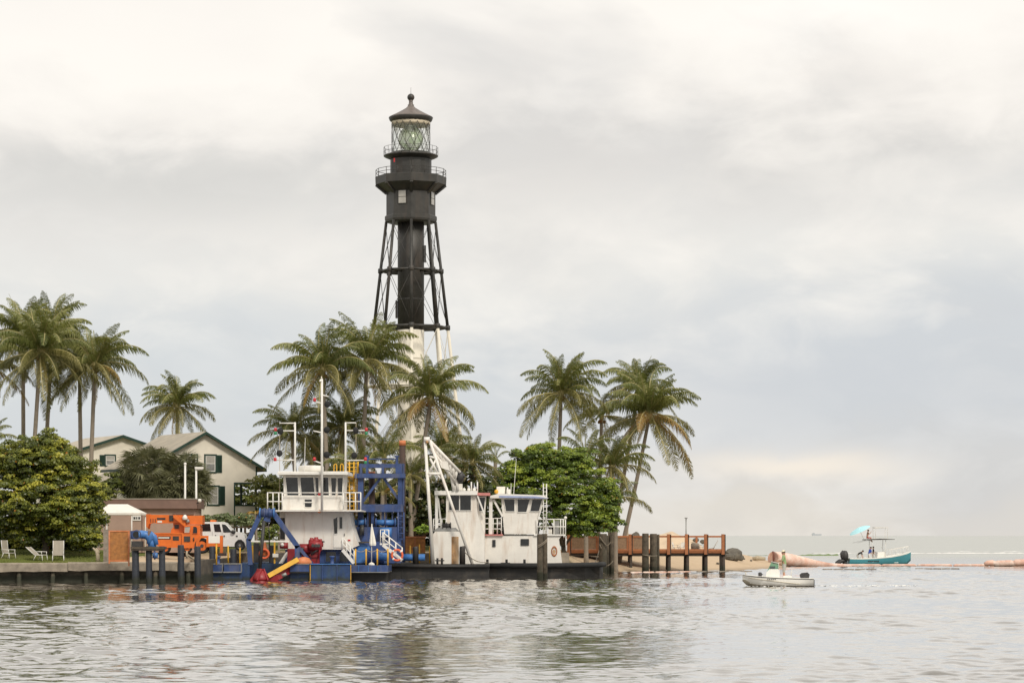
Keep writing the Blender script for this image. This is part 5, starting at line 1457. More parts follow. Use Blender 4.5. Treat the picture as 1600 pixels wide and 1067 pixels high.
MB().bar(P(272, 805.5, OY + .05), P(289.5, 820, OY + .05), .24, .2, (0, 1, 0)).build('lift_cylinder', M['orange'], bo)
MB().lathe([(.2, 0), (.2, .2), (.12, .34), (.05, .4)], P(289, 812, OY - .1), 10).build('work_lamp', M['sign_white'], bo)
MB().tube(P(291, 815, OY), P(296, 813, OY), .14, None, 8).build('hydraulic_motor', M['grey_metal'], bo)
def wheel(par, u, v, r, Y, w, rim='orange', name='wheel'):
    q = P(u, v, Y)
    a = MB(); n = 24; prof = [(r * .62, 0), (r * .9, -.01), (r, w * .2), (r, w * .8), (r * .9, w), (r * .62, w)]
    vs = [(q.x + pr_ * math.cos(2 * math.pi * k / n), q.y + d, q.z + pr_ * math.sin(2 * math.pi * k / n)) for pr_, d in prof for k in range(n)]
    m = len(prof)
    fs = [(i * n + k, (i + 1) % m * n + k, (i + 1) % m * n + (k + 1) % n, i * n + (k + 1) % n) for i in range(m) for k in range(n)]
    wo = a.add(vs, fs, True).build(name, M['rubber'], par)
    b = MB(); b.tube((q.x, q.y + .03, q.z), (q.x, q.y + w - .03, q.z), r * .63, None, n); b.build('rim', M[rim], wo)
    c = MB(); c.tube((q.x, q.y - .02, q.z), (q.x, q.y + .04, q.z), r * .22, None, 12); c.build('hub', M['dark_metal' if rim == 'orange' else 'grey_metal'], wo)
    return wo
wheel(crn, 292.5, 856, .36, OY - .05, .35); wheel(crn, 315.5, 852.5, .60, OY - .2, .42)
wheel(crn, 258, 856, .42, OY + .1, .35); wheel(crn, 315.5, 852.5, .60, OY + 1.7, .42); wheel(crn, 258, 856, .42, OY + 1.8, .35)
ppart(crn, 'wheel_arch', 'orange', [(306, 848), (308, 841), (313, 836.6), (325.5, 836.6), (325.5, 840), (314, 840.5), (311, 846), (310, 856), (306, 856)], OY - .3, .5)
ppart(crn, 'outrigger_arm', 'orange', [(322.4, 837), (326, 837), (326, 848.2), (343, 848.2), (343, 836.5), (348, 836.5), (348, 863.5), (343.8, 863.5), (343.8, 853.8), (322.4, 854.2)], OY - .4, .3)
part(crn, 'outrigger_foot', 'spud', 340, 352.5, 863.6, 868.2, OY - .6, .7)
MB().tube(P(327, 859, OY), P(341, 861, OY), .22, None, 10).build('axle', M['dark_metal'], crn)

# ================================================================== white pickup
VY = 203.0
pk = thing('pickup_truck', (X(345, VY), VY, gz1(X(345, VY), VY)), 'white crew-cab pickup with an orange beacon on its roof', 'pickup')
bdy = [(296, 829), (314, 829.5), (314, 816.5), (318, 815), (347, 815), (352, 817), (362, 827.5), (365.5, 830.5), (377, 831.5), (381, 834.5), (383.6, 841), (384, 852), (381, 853.5), (296, 853.5)]
W_ = 1.95
body = ppart(pk, 'body', 'truck_white', bdy, VY, W_)
for pts in ([(315, 817.8), (328.4, 817.8), (329.8, 829.6), (313.8, 829.6)], [(333.8, 818.4), (343.4, 818.4), (346, 830.6), (335.4, 830.6)], [(346.6, 818.4), (352, 819), (361.4, 829), (362, 831.4), (349, 831.4)]):
    win(body, pts, VY, .12, 'truck_white', 'glass', .02)
for u in (331.5, 346.8):
    part(body, 'door_gap', 'dark_metal', u, u + .35, 830, 852, VY - .012, .011)
for (u, v) in ((336, 835.3), (349.5, 835.8)):
    part(body, 'door_handle', 'dark_metal', u, u + 1.6, v, v + 2.6, VY - .05, .048)
MB().ball(P(364.5, 830.6, VY - .15), .19, 10, 6, (1, .7, .8)).build('wing_mirror', M['dark_metal'], body)
part(body, 'wing_vent', 'dark_metal', 368.6, 371.4, 836.2, 838.6, VY - .02, .018)
part(body, 'headlight', 'glass_pale', 381, 383.2, 837, 841.5, VY + .05, .4)
part(body, 'headlight', 'glass_pale', 381, 383.2, 837, 841.5, VY + 1.45, .4)
part(body, 'bumper', 'grey_metal', 379, 385.5, 849.5, 854.5, VY + .03, 1.9)
part(body, 'sill', 'dark_metal', 325, 369, 853.6, 855, VY + .03, 1.8)
MB().ppr([(367.6, 855), (368.4, 847), (372, 842.6), (377, 842.4), (380.6, 846.4), (381.4, 855)], VY - .035, .03).build('wheel_arch', M['dark_metal'], body)
wheel(pk, 374.6, 851.5, .43, VY - .05, .28, 'grey_metal'); wheel(pk, 374.6, 851.5, .43, VY + 1.7, .28, 'grey_metal')
wheel(pk, 309, 851.5, .43, VY - .05, .28, 'grey_metal'); wheel(pk, 309, 851.5, .43, VY + 1.7, .28, 'grey_metal')
bc = part(pk, 'beacon', 'orange', 328.5, 336.5, 812, 814.9, VY + .5, .8)
MB().tube(P(355.5, 822, VY - .01), P(361, 829.5, VY - .01), .03, None, 6).build('windscreen_pillar', M['truck_white'], body)

# ================================================================== white sign on a yellow post, at the edge of the dredge
SY = 191.0
sn = thing('notice_sign', P(338, 880, SY), 'blank white rectangular sign on a thin yellow post in front of the crane outrigger', 'sign')
MB().tube(P(338.2, 882, SY), P(338.2, 846, SY), .06, None, 8).build('post', M['yellow'], sn)
part(sn, 'board', 'sign_white', 325.8, 343.4, 837, 848.2, SY - .1, .035)
def yellow_post(u, vt, vb, Y, label):
    o = MB().tube(P(u, vb, Y), P(u, vt, Y), .06, .05, 8).build('marker_post', M['yellow'])
    tag(o, label, 'marker post', 'thin yellow posts round the work yard'); return o
yellow_post(356.5, 852, 880, 193.6, 'thin yellow post on the dredge bow below the pickup door')
yellow_post(375, 855, 882, 193.4, 'thin yellow post below the front wheel of the pickup')
rp = thing('mooring_rope', P(310, 872, 183), 'thick pale mooring rope running from the seawall to the dredge bow', 'rope')
pts = []
for k in range(12):
    t = k / 11; a = P(293, 866.5, 182.0); b = P(326, 879.5, 191.2)
    pts.append(a.lerp(b, t) - Vector((0, 0, .18 * math.sin(math.pi * t))))
MB().path(pts, .075, 8).build('rope', M['rope'], rp)
MB().ring(P(292, 866, 181.8), .2, .07, 'X', 14).build('rope_loop', M['rope'], rp)

# ================================================================== orange mesh gate, blue valve
GY_ = 180.2
gt = thing('mesh_gate', P(185, 880, GY_), 'orange-brown mesh gate in a wooden frame at the end of the seawall cap', 'gate')
part(gt, 'mesh_panel', 'orange_mesh', 171.4, 200.4, 830.4, 877, GY_ + .04, .03)
for a in ((169.6, 171.8, 828.4, 880), (200, 202.4, 828.4, 884)):
    part(gt, 'stile', 'orange_fade', *a, GY_, .1)
for a in ((171.9, 199.9, 828.4, 830.6), (171.9, 199.9, 874.8, 877.2)):
    part(gt, 'gate_rail', 'orange_fade', *a, GY_, .1)
pst = MB().bx(X(161.5, 185), X(169, 185), 185, 185.3, gz1(X(165, 185), 185) - .1, Z(827, 185)).build('gate_post', M['fence'])
tag(pst, 'grey timber post between the mesh gate and the round-leaved tree', 'post')
bv = thing('pipe_elbow', P(225, 856, 179.6), 'bright blue pipe elbow with a dark open mouth lying on the plank landing', 'pipe')
q = P(213, 835, 179.2)
MB().path([q + Vector((0, .1, 0)), q + Vector((.25, .5, .02)), q + Vector((.62, .62, -.02)), q + Vector((.9, .55, -.25)), q + Vector((1.02, .5, -.6)), q + Vector((1.05, .5, -.92))], [.27, .29, .30, .30, .29, .28], 18).build('elbow', M['blue_light'], bv)
mth = MB(); mth.tube(q + Vector((0, .02, 0)), q + Vector((0, .16, 0)), .33, .33, 18); mth.build('flange', M['blue'], bv)
MB().tube(q + Vector((0, 0, 0)), q + Vector((0, .03, 0)), .25, .25, 18).build('pipe_mouth', M['rubber'], bv)
part(bv, 'cradle', 'dark_metal', 205.5, 222, 845, 853.8, 179.25, .8)
part(bv, 'side_box', 'blue', 203.5, 208, 829, 842, 179.5, .6)
MB().path([P(233, 850, 179.6), P(236, 840, 179.6), P(238.5, 834, 179.6), P(241, 838, 179.6), P(244, 851, 179.6)], [.2, .22, .22, .2, .18], 12).build('return_pipe', M['blue_light'], bv)
MB().bx(X(231, 179.5), X(235.5, 179.5), 179.5, 179.9, Z(839, 179.5), Z(829, 179.5)).build('bracket', M['fascia'], bv)
vl = thing('valve', P(241, 872, 181.5), 'small blue flanged valve hanging under the plank landing', 'valve')
q = P(241.5, 867.5, 181.3)
MB().tube(q - Vector((.12, 0, 0)), q + Vector((.22, 0, 0)), .2, None, 14).build('valve_body', M['blue_light'], vl)
MB().tube(q - Vector((.02, 0, 0)), q + Vector((.05, 0, 0)), .3, None, 16).build('flange', M['blue'], vl)
MB().tube(q + Vector((0, 0, .1)), q + Vector((0, 0, .62)), .06, None, 8).build('stem', M['blue'], vl)

# ================================================================== lawn chairs
def chair(u, vb, Y, rz, label, back, s=1.0):
    x = X(u, Y); g_ = gz1(x, Y)
    c = thing('lawn_chair', (x, Y, g_ + .01), label, 'lawn chair', 'beige lawn chairs on the grass', rz)
    L = lambda mb, nm, m: local_build(mb, nm, m, c)
    w = .34 * s; hs = .40 * s
    L(MB().bx(-w + .02, w - .02, -.30 * s, .32 * s, hs - .025, hs + .01), 'seat', M['chair_sling'])
    a = R(back); by, bz = .32 * s + .95 * s * math.sin(a), hs + .95 * s * math.cos(a)
    mb = MB(); mb.add([(-w + .02, .30 * s, hs), (w - .02, .30 * s, hs), (w - .02, by, bz), (-w + .02, by, bz), (-w + .02, .335 * s, hs - .02), (w - .02, .335 * s, hs - .02), (w - .02, by + .03, bz - .01), (-w + .02, by + .03, bz - .01)],
                      [(0, 1, 2, 3), (7, 6, 5, 4), (0, 4, 5, 1), (1, 5, 6, 2), (2, 6, 7, 3), (3, 7, 4, 0)])
    L(mb, 'backrest', M['chair_sling'])
    for sx in (-1, 1):
        f = MB(); f.tube((sx * w, -.32 * s, hs), (sx * w, .33 * s, hs), .024, None, 6); f.tube((sx * w, .33 * s, hs), (sx * w, by, bz), .024, None, 6)
        L(f, 'frame_tube', M['white_trim'])
        L(MB().tube((sx * w, -.28 * s, hs), (sx * (w + .03), -.34 * s, 0), .024, None, 6), 'leg', M['white_trim'])
        L(MB().tube((sx * w, .22 * s, hs), (sx * (w + .03), .42 * s, 0), .024, None, 6), 'leg', M['white_trim'])
        ar = MB(); ar.tube((sx * w, -.26 * s, hs), (sx * (w + .02), -.26 * s, hs + .24 * s), .022, None, 6); ar.tube((sx * (w + .02), -.28 * s, hs + .24 * s), (sx * w, .44 * s, hs + .26 * s), .022, None, 6)
        L(ar, 'armrest', M['white_trim'])
    return c
chair(14, 865, 188.0, R(62), 'beige lawn chair at the edge of the picture, turned sideways to the right', 8)
chair(64, 868, 186.5, R(70), 'low reclined beige lawn chair, the middle one of three under the round-leaved tree', 52)
chair(91, 868, 186.2, R(8), 'upright beige lawn chair facing the water, nearest the mesh gate', 6, 1.12)
tc_ = thing('driftwood_stump', P(151, 862, 186.0), 'bleached forked driftwood stump standing in the grass by the gate post', 'driftwood')
x, y = X(151, 186), 186.0; g_ = gz1(x, y)
MB().path([(x + .1, y, g_ - .05), (x + .08, y, g_ + .5), (x - .02, y, g_ + .78), (x - .28, y, g_ + 1.02)], [.17, .14, .11, .05], 10).build('stump', M['rope'], tc_)
MB().path([(x + .06, y, g_ + .5), (x + .16, y, g_ + .72), (x - .05, y, g_ + .98)], [.1, .09, .05], 8).build('fork', M['rope'], tc_)

# ================================================================== things on and behind the pier
def plastic_chair(u, Y, rz, label):
    x = X(u, Y)
    c = thing('plastic_chair', (x, Y, zd + .01), label, 'chair', 'white plastic chairs on the pier', rz)
    L = lambda mb, nm: local_build(mb, nm, M['white_plastic'], c)
    L(MB().bx(-.23, .23, -.24, .22, .42, .455), 'seat')
    mb = MB(); mb.add([(-.22, .2, .45), (.22, .2, .45), (.19, .33, .92), (-.19, .33, .92), (-.22, .24, .45), (.22, .24, .45), (.19, .37, .92), (-.19, .37, .92)], [(0, 1, 2, 3), (7, 6, 5, 4), (0, 4, 5, 1), (1, 5, 6, 2), (2, 6, 7, 3), (3, 7, 4, 0)])
    L(mb, 'backrest')
    for sx in (-1, 1):
        L(MB().tube((sx * .21, -.22, .43), (sx * .26, -.27, 0), .03, .025, 6), 'leg'); L(MB().tube((sx * .21, .2, .43), (sx * .26, .3, 0), .03, .025, 6), 'leg')
        ar = MB(); ar.tube((sx * .24, -.22, .43), (sx * .25, -.22, .66), .022, None, 6); ar.bar((sx * .25, -.26, .66), (sx * .22, .3, .68), .05, .03); L(ar, 'armrest')
    return c
plastic_chair(1056, PY + .9, R(70), 'white plastic armchair on the pier, turned to the right, seen through the first open bay')
plastic_chair(1066, PY + 1.5, R(-20), 'second white plastic armchair close beside the first one on the pier')
plastic_chair(1096, PY + 1.1, R(-80), 'white plastic armchair alone in the second open bay of the pier')
yk = thing('yellow_float', (X(996.5, PY + .3), PY + .35, zd), 'bright yellow padded float propped behind the pier railing', 'float')
MB().lathe([(.30, 0), (.37, .2), (.38, .7), (.33, .98), (.2, 1.12), (.08, 1.22)], (X(996, PY + .5), PY + .5, zd + .01), 16).build('float_body', M['yellow'], yk)
MB().ring((X(996, PY + .5), PY + .1, zd + .62), .12, .03, 'Y', 14).build('grommet', M['hazard'], yk)
yt = thing('yellow_tarp', (X(1117, PY + .5), PY + .5, zd), 'crumpled pale yellow tarpaulin on the last bay of the pier deck', 'tarpaulin')
mb = MB(); mb.lathe([(.62, 0), (.5, .1), (.36, .17), (.2, .24), (.05, .26)], (X(1116, PY + .6), PY + .6, zd + .005), 9, False); mb.build('tarp_heap', mat('pale_yellow_sheet', (.62, .58, .2), .8), yt)
bt = thing('beach_cot', (X(1117, PY + 1.2), PY + 1.3, zd), 'folding cot with a tilted dark-striped back at the end of the pier', 'cot')
mb = MB(); mb.bar((X(1108, PY + 1.2), PY + 1.3, zd + .32), (X(1116, PY + 1.2), PY + 1.3, zd + .36), .55, .05, (0, 0, 1)); mb.build('seat', M['mesh_screen'], bt)
MB().bar((X(1115, PY + 1.2), PY + 1.3, zd + .36), (X(1122, PY + 1.2), PY + 1.3, zd + 1.1), .55, .05, (0, 0, 1)).build('backrest', M['shirt_white'], bt)
for u in (1109, 1115, 1120):
    MB().tube((X(u, PY + 1.2), PY + 1.3, zd + .36), (X(u - 1, PY + 1.2), PY + 1.3, zd + .01), .03, None, 6).build('leg', M['white_trim'], bt)
bn = thing('wicker_bin', (X(1084, PY + 1.4), PY + 1.4, zd), 'squat brown wicker bin in the second bay of the pier', 'bin')
MB().lathe([(.28, 0), (.36, .1), (.4, .5), (.38, .78), (.3, .84), (.1, .86)], (X(1086, PY + 1.5), PY + 1.5, zd + .005), 14).build('bin_body', M['fence'], bn)
for (u, vt, Y, lb) in ((1072, 808.5, 262, 'thin grey lamp pole with a flat head behind the pier'), (981, 811, 258, 'slender pale lamp pole between the palms and the pier')):
    x = X(u, Y); g_ = gz1(x, Y)
    l = thing('lamp_pole', (x, Y, g_), lb, 'lamp pole')
    MB().tube((x, Y, g_ - .1), (x, Y, Z(vt + 1, Y)), .075, .06, 8).build('pole', M['grey_metal' if u > 1000 else 'rope'], l)
    MB().bx(x - .16, x + .16, Y - .16, Y + .16, Z(vt + 1, Y), Z(vt - .2, Y)).build('lamp_head', M['grey_metal'], l)

# rocks of the jetty, each its own stone
def rock(name, x, y, z, s, label, group, sq=(1, 1, .75)):
    r = np.random.default_rng(int(abs(x * 37 + y * 91)) % 99991)
    mb = MB(); mb.ball((0, 0, 0), 1.0, 9, 6)
    v = np.array(mb.v); off = r.normal(0, 1, (5, 3)); 
    for o_ in off:
        o_ = o_ / np.linalg.norm(o_); dcap = r.uniform(.55, .85)
        pr_ = v @ o_; v = v - np.outer(np.maximum(pr_ - dcap, 0), o_)
    v += r.normal(0, .035, v.shape); v *= np.array(sq) * s
    mb.v = [(a + x, b + y, c + z) for a, b, c in v]; mb.sm = [False] * len(mb.f)
    o = mb.build(name, M['rock']); tag(o, label, 'rock', group); return o
rk = [(1144.5, 852.5, 262, .95, 'largest dark boulder just right of the pier end'), (1156.5, 861, 264, .42, 'small dark stone beside the largest boulder'), (1139, 858, 261, .55, 'boulder tucked behind the last pier post'),
      (1163, 867.5, 268, .12, 'tiny dark pebble on the sand right of the boulders'), (1173.5, 871.5, 268, .13, 'small lone stone halfway along the sand tip'), (1121.5, 881, 252, .16, 'brown stone on the sand under the end of the pier'),
      (1052, 839, 292, .9, 'rounded grey boulder showing above the middle of the pier railing'), (1060, 842, 290, .75, 'grey boulder right of the rounded one behind the pier'), (992, 835.5, 290, .8, 'dark boulder behind the yellow float'),
      (1087, 843, 288, .55, 'low boulder behind the second open bay of the pier'), (1098, 846, 286, .5, 'low boulder behind the third pier post from the end')]
for (u, v, Y, s, lb) in rk:
    s *= 1.05 if u > 1100 else .7
    zr = Z(v, Y) if u < 1100 else gz1(X(u, Y), Y) + s * .55
    rock('rock', X(u, Y), Y, zr, s, lb, 'stones of the jetty and beach')
# mound of pale sand behind the pier
mx = np.linspace(X(925, 290), X(1110, 290), 60); my = np.linspace(282, 299, 22)
MX, MY = np.meshgrid(mx, my)
uu = MX / (290 / F) + 800
prof = np.interp(uu, [925, 945, 985, 1000, 1030, 1050, 1068, 1090, 1110], [1.2, 3.0, 3.45, 3.2, 3.55, 3.8, 3.3, 2.6, 1.2])
MZ = 1.0 + (prof - 1.0) * np.exp(-((MY - 290) / 4.5) ** 2) + .07 * np.sin(MX * 2.7) * np.sin(MY * 1.9) - .9 * sstep(5, 8.5, np.abs(MY - 290))
idx = np.arange(60 * 22).reshape(22, 60)
q = np.stack([idx[:-1, :-1], idx[:-1, 1:], idx[1:, 1:], idx[1:, :-1]], -1).reshape(-1, 4)
o = npmesh('sand_dune', np.c_[MX.ravel(), MY.ravel(), MZ.ravel()], q, mat('dune_sand', (.60, .47, .33), .95, .12, 1.0, (.42, .33, .22), .3, 1.0), smooth=True)
tag(o, kind='structure')
lg = MB().path([P(1176, 872.2, 272), P(1184, 871.5, 272), P(1196, 872.6, 272)], [.2, .26, .18], 10).build('driftwood_log', M['rope'])
tag(lg, 'short pale driftwood log lying on the sand tip behind the small boat', 'driftwood')

g2 = thing('mesh_gate', P(648, 870, 205.6), 'rust-orange mesh panel on yellow legs between the spud frame and the derrick leg', 'gate')
Yg = 205.6
part(g2, 'mesh_panel', 'orange_mesh', 632.5, 664.5, 840, 866, Yg + .05, .03)
for a in ((631, 666, 837.6, 840), (632, 665, 866, 868.5)): part(g2, 'gate_rail', 'pier_wood', *a, Yg, .12)
part(g2, 'stile', 'pier_wood', 647.5, 649.3, 840.1, 865.9, Yg - .02, .06)
for u in (640, 663): part(g2, 'leg', 'yellow', u, u + 1.6, 868.6, 882, Yg, .1)
for u, vt, lb in ((641, 852, 'thin yellow post on the quay beside the rust-orange mesh panel'), (655.5, 850, 'taller yellow post on the quay right of the black bollard'), (671.5, 853, 'yellow post on the quay just left of the derrick leg')):
    yellow_post(u, vt, 884, 205.1, lb)
def line(pa, pb, sag, label, r_=.03):
    o = thing('mooring_line', pa, label, 'rope')
    pts = [Vector(pa).lerp(Vector(pb), k / 8) - Vector((0, 0, sag * math.sin(math.pi * k / 8))) for k in range(9)]
    MB().path(pts, r_, 6).build('rope', M['rope_dark'], o)
line(P(936, 860, 228.4), P(922, 881, 206), .5, 'slack mooring line from the pile cluster down to the tug bow')
line(P(722, 858, 199.1), P(762, 878, 200.2), .35, 'mooring line from the right black bollard of the barge to the tug')
hs = MB().path([P(612, 881, 199.4), P(618, 879.8, 199.0), P(627, 880.4, 199.3), P(636, 879.6, 199.2), P(644, 880.6, 199.4)], .09, 8).build('deck_hose', M['rubber'])
tag(hs, 'black hose lying along the barge deck below the life ring', 'hose')
# ================================================================== palms
def frond_mesh(seed, L, droop, lift, dry=False, width=1.0, npair=70):
    """one frond: growing along +x from the origin, arching down; leaflets hang from both sides of the rib"""
    r = np.random.default_rng(seed)
    n = 14
    pts = []; ang = R(lift); p = np.array([0., 0., 0.]); pts.append(p.copy())
    side = r.normal(0, .03)
    for i in range(n):
        t = (i + 1) / n
        a = ang - R(droop) * (t ** 1.7)
        p = p + np.array([math.cos(a), side * t * 1.5, math.sin(a)]) * (L / n); pts.append(p.copy())
    pts = np.array(pts)
    def at(t):
        f = t * n; i = min(int(f), n - 1); q = pts[i] + (pts[i + 1] - pts[i]) * (f - i)
        d = pts[min(i + 1, n)] - pts[i]; return q, d / np.linalg.norm(d)
    V, Fc, mi = [], [], []
    twist = r.normal(0, .35)
    for k in range(npair):
        t = .10 + .90 * k / (npair - 1)
        for sg in (-1, 1):
            if r.random() < .05: continue
            q, d = at(min(1, t + r.normal(0, .004)))
            lat_ = np.cross(d, [0, 0, 1.0]); lat_ /= max(1e-6, np.linalg.norm(lat_)); upv = np.cross(lat_, d)
            ca, sa = math.cos(twist * t), math.sin(twist * t)
            lat2 = (lat_ * ca + upv * sa) * sg
            ll = width * L * .225 * (1 if r.random() > .12 else r.uniform(.4, .8)) * (math.sin(math.pi * min(1, .12 + t * .86)) ** .6) * r.uniform(.85, 1.1)
            out = lat2 * .80 + d * r.uniform(.35, .6) + upv * r.uniform(-.25, .20) + np.array([0, 0, -.35])
            out /= np.linalg.norm(out)
            out2 = out * .25 + d * .30 + np.array([0, 0, -1.15]) * r.uniform(.8, 1.1); out2 /= np.linalg.norm(out2)
            w = .027 * L / 4.4 * r.uniform(.8, 1.25) * (1.15 if width >= 1 else .9)
            wv_ = d * w
            a = q; b = q + out * ll * .5; c = b + out2 * ll * .5
            o = len(V)
            V += [a - wv_ * .7, a + wv_ * .7, b - wv_, b + wv_, c]
            Fc += [(o, o + 1, o + 3, o + 2), (o + 2, o + 3, o + 4, o + 4)]
            mi += [0, 0]
    # rib
    o = len(V)
    for i, q in enumerate(pts):
        rad = .055 * L / 4.4 * (1 - .82 * i / n)
        V += [q + [0, rad, 0], q + [0, 0, rad * 1.1], q + [0, -rad, 0], q + [0, 0, -rad]]
    for i in range(n):
        for k in range(4):
            Fc.append((o + i * 4 + k, o + i * 4 + (k + 1) % 4, o + (i + 1) * 4 + (k + 1) % 4, o + (i + 1) * 4 + k)); mi.append(1)
    me = bpy.data.meshes.new('frond')
    me.from_pydata([tuple(v) for v in V], [], [f if f[2] != f[3] else f[:3] for f in Fc])
    me.materials.append(M['palm_dry'] if dry else M['palm_old'] if lift < 10 else M['palm']); me.materials.append(M['rachis'])
    me.polygons.foreach_set('material_index', mi); me.update()
    return me
FR = {}
def frond(kind, i):
    k = (kind, i % 4)
    if k not in FR:
        L, droop, lift, dry, wd = {'up': (4.1, 66, 84, False, .95), 'mid': (4.8, 92, 64, False, 1.05), 'out': (4.9, 90, 38, False, 1.1), 'low': (5.0, 72, 2, False, 1.1), 'hang': (5.7, 42, -32, False, .95), 'dead': (3.6, 30, -58, True, .6),
                                   'spear': (3.3, 12, 84, False, .35), 'gold': (3.0, 95, 35, True, 1.0)}[kind]
        FR[k] = frond_mesh(hash(kind) % 1 + sum(map(ord, kind)) * 7 + i % 4, L, droop, lift, dry, wd)
    return FR[k]
def palm(u, v, Y, rpx, base_u, label, group, nf=24, bend=0.0, wind=0.0, kinds=None, trunk_r=.17, seed=0, coco=True, ground=None):
    """crown hub at photo point (u, v) at depth Y, crown radius rpx photo pixels; the trunk foot stands at base_u"""
    r = random.Random(seed or int(u * 7 + v))
    hub = P(u, v, Y); bxx = X(base_u, Y); g_ = gz1(bxx, Y) if ground is None else ground
    p_ = thing('palm_tree', (bxx, Y, g_ - .15), label, 'palm tree', group)
    sc = rpx * Y / F / 4.0
    pts, rad = [], []
    n = 14; b = Vector((bxx, Y, g_ - .15)); h = hub - b
    for i in range(n + 1):
        t = i / n
        q = b + Vector((h.x * (t + bend * math.sin(math.pi * t)), r.uniform(-.015, .015), h.z * t))
        pts.append(q); rad.append(trunk_r * (1.25 - .35 * t + .45 * max(0, .08 - t) / .08 + (.02 if i % 2 else 0)))
    MB().path(pts, rad, 12).build('trunk', M['trunk'], p_)
    MB().lathe([(.10 * sc, -.75 * sc), (.26 * sc, -.35 * sc), (.30 * sc, .05 * sc), (.12 * sc, .45 * sc)], hub, 10).build('crown_shaft', M['rachis'], p_)
    seq = kinds or (['spear'] * 2 + ['up'] * (nf // 3) + ['mid'] * (nf // 3) + ['out'] * (nf // 4 + 1) + ['low'] * (nf // 4 + 1) + ['hang'] * (nf // 4 + 1) + ['dead'])
    off = r.uniform(0, 6.28)
    for i, k in enumerate(seq):
        o = bpy.data.objects.new('frond', frond(k, r.randrange(4)))
        COL.objects.link(o); o.parent = p_
        a = off + i * 2.39996 + r.uniform(-.25, .25)
        tilt = r.uniform(-.16, .16)
        # the sea breeze swings the fronds a little to one side
        if wind: a = a - wind * math.sin(a) * .5
        o.location = (hub - b) + Vector((math.cos(a) * .1, math.sin(a) * .1, r.uniform(-.2, .25) * sc))
        s = sc * r.uniform(.78, 1.12)
        o.rotation_euler = (r.uniform(-.3, .3), tilt, a); o.scale = (s, s, s)
    if coco:
        for k in range(5):
            a = r.uniform(0, 6.28)
            MB().ball(hub + Vector((.30 * math.cos(a), .30 * math.sin(a), -.42 - r.uniform(0, .25))) * 1.0, .14, 8, 6, (1, 1, 1.25)).build('coconut', M['coconut'], p_)
    return p_
GL, GC, GR = 'tall coconut palms over the lawn', 'coconut palms round the lighthouse foot', 'coconut palms at the beach end'
palm(63, 551, 214, 82, 44, 'tallest palm of the left clump, the front one whose crown hides the others', GL, 26, -.02, .1)
palm(36, 527, 222, 74, 37, 'palm at the left of the clump with its crown behind the tallest one', GL, 24)
palm(82, 522, 226, 70, 63, 'palm behind the tallest one whose crown top rises above it on the right', GL, 24)
palm(124, 566, 220, 64, 128, 'left of the two straight palms standing close together by the house roof', GL, 22)
palm(148, 570, 217, 72, 137, 'right of the two straight palms standing close together by the house roof', GL, 24, .02)
palm(-32, 566, 216, 72, -28, 'palm cut off by the left edge with only frond tips showing', GL, 22)
palm(-16, 690, 212, 48, -14, 'low young palm at the left edge just above the round-leaved tree', GL, 14, coco=False)
palm(277, 634, 238, 58, 276, 'single palm rising behind the roof ridge of the nearer cream house', 'lone palms', 24)
palm(504, 577, 213, 78, 517, 'tall palm left of the lighthouse, behind the centre mast of the dredge', GC, 24, .02, .15)
palm(573, 566, 216, 82, 562, 'tallest palm of the middle group, crossing the lighthouse left legs', GC, 26, -.01, .1)
palm(673, 621, 212, 78, 637, 'leaning palm in front of the white lighthouse base, its trunk slanting left behind the derrick', GC, 26, .02)
palm(456, 676, 218, 60, 470, 'shorter palm behind the left mast of the dredge', GC, 22)
palm(600, 715, 209, 60, 602, 'young palm with upright fronds behind the spud frame', GC, 18, kinds=['spear', 'spear', 'up', 'up', 'up', 'up', 'up', 'mid', 'mid', 'mid', 'mid', 'out', 'out', 'out', 'low', 'low'], coco=False)
palm(536, 668, 219, 62, 532, 'dense palm between the dredge masts, half hidden by its taller neighbours', GC, 24)
palm(738, 722, 216, 52, 735, 'short drooping palm to the right of the lattice boom', GC, 20, coco=False)
palm(690, 712, 222, 62, 692, 'palm behind the leaning one with hanging fronds above the derrick', GC, 22)
palm(640, 742, 211, 46, 643, 'low palm behind the right column of the spud frame', GC, 18, coco=False)
palm(560, 735, 210, 50, 558, 'low palm behind the yellow caged ladder', GC, 18, coco=False)
palm(598, 770, 208, 44, 596, 'low yellowish palm seen through the spud frame', GC, 16, kinds=['spear', 'up', 'up', 'up', 'mid', 'mid', 'mid', 'out', 'out', 'gold', 'gold', 'low', 'low'], coco=False)
palm(498, 715, 223, 52, 500, 'palm behind the wheelhouse roof of the dredge', GC, 20, coco=False)
palm(877, 614, 236, 74, 868, 'palm with a thin bare trunk above the big round-leaved tree', GR, 26, .0, .1)
palm(1015, 648, 240, 78, 966, 'right palm of the group with its trunk slanting up from the left over the beach', GR, 27, .03, .1)
palm(998, 604, 246, 58, 951, 'palm behind the right slanting one, with its crown top rising higher', GR, 22, .03)
palm(940, 650, 250, 56, 934, 'palm between the thin-trunked one and the slanting ones', GR, 18, kinds=['spear', 'mid', 'mid', 'mid', 'out', 'out', 'out', 'out', 'low', 'low', 'low', 'hang', 'hang'])
palm(915, 715, 234, 52, 916, 'low upright young palm directly behind the big round-leaved tree', GR, 18, kinds=['spear', 'spear', 'up', 'up', 'up', 'up', 'mid', 'mid', 'out', 'low', 'low'], coco=False)
palm(955, 728, 236, 60, 952, 'low drooping palm at the right edge of the round-leaved tree', GR, 18, coco=False)
palm(962, 778, 233, 48, 962, 'small palm with fronds sweeping over the pier railing', GR, 12, kinds=['mid', 'mid', 'out', 'out', 'out', 'low', 'low', 'low'], coco=False)
palm(774, 716, 226, 24, 775, 'small palm tip sticking up left of the big round-leaved tree', GR, 8, kinds=['spear', 'up', 'up', 'mid', 'mid'], coco=False)
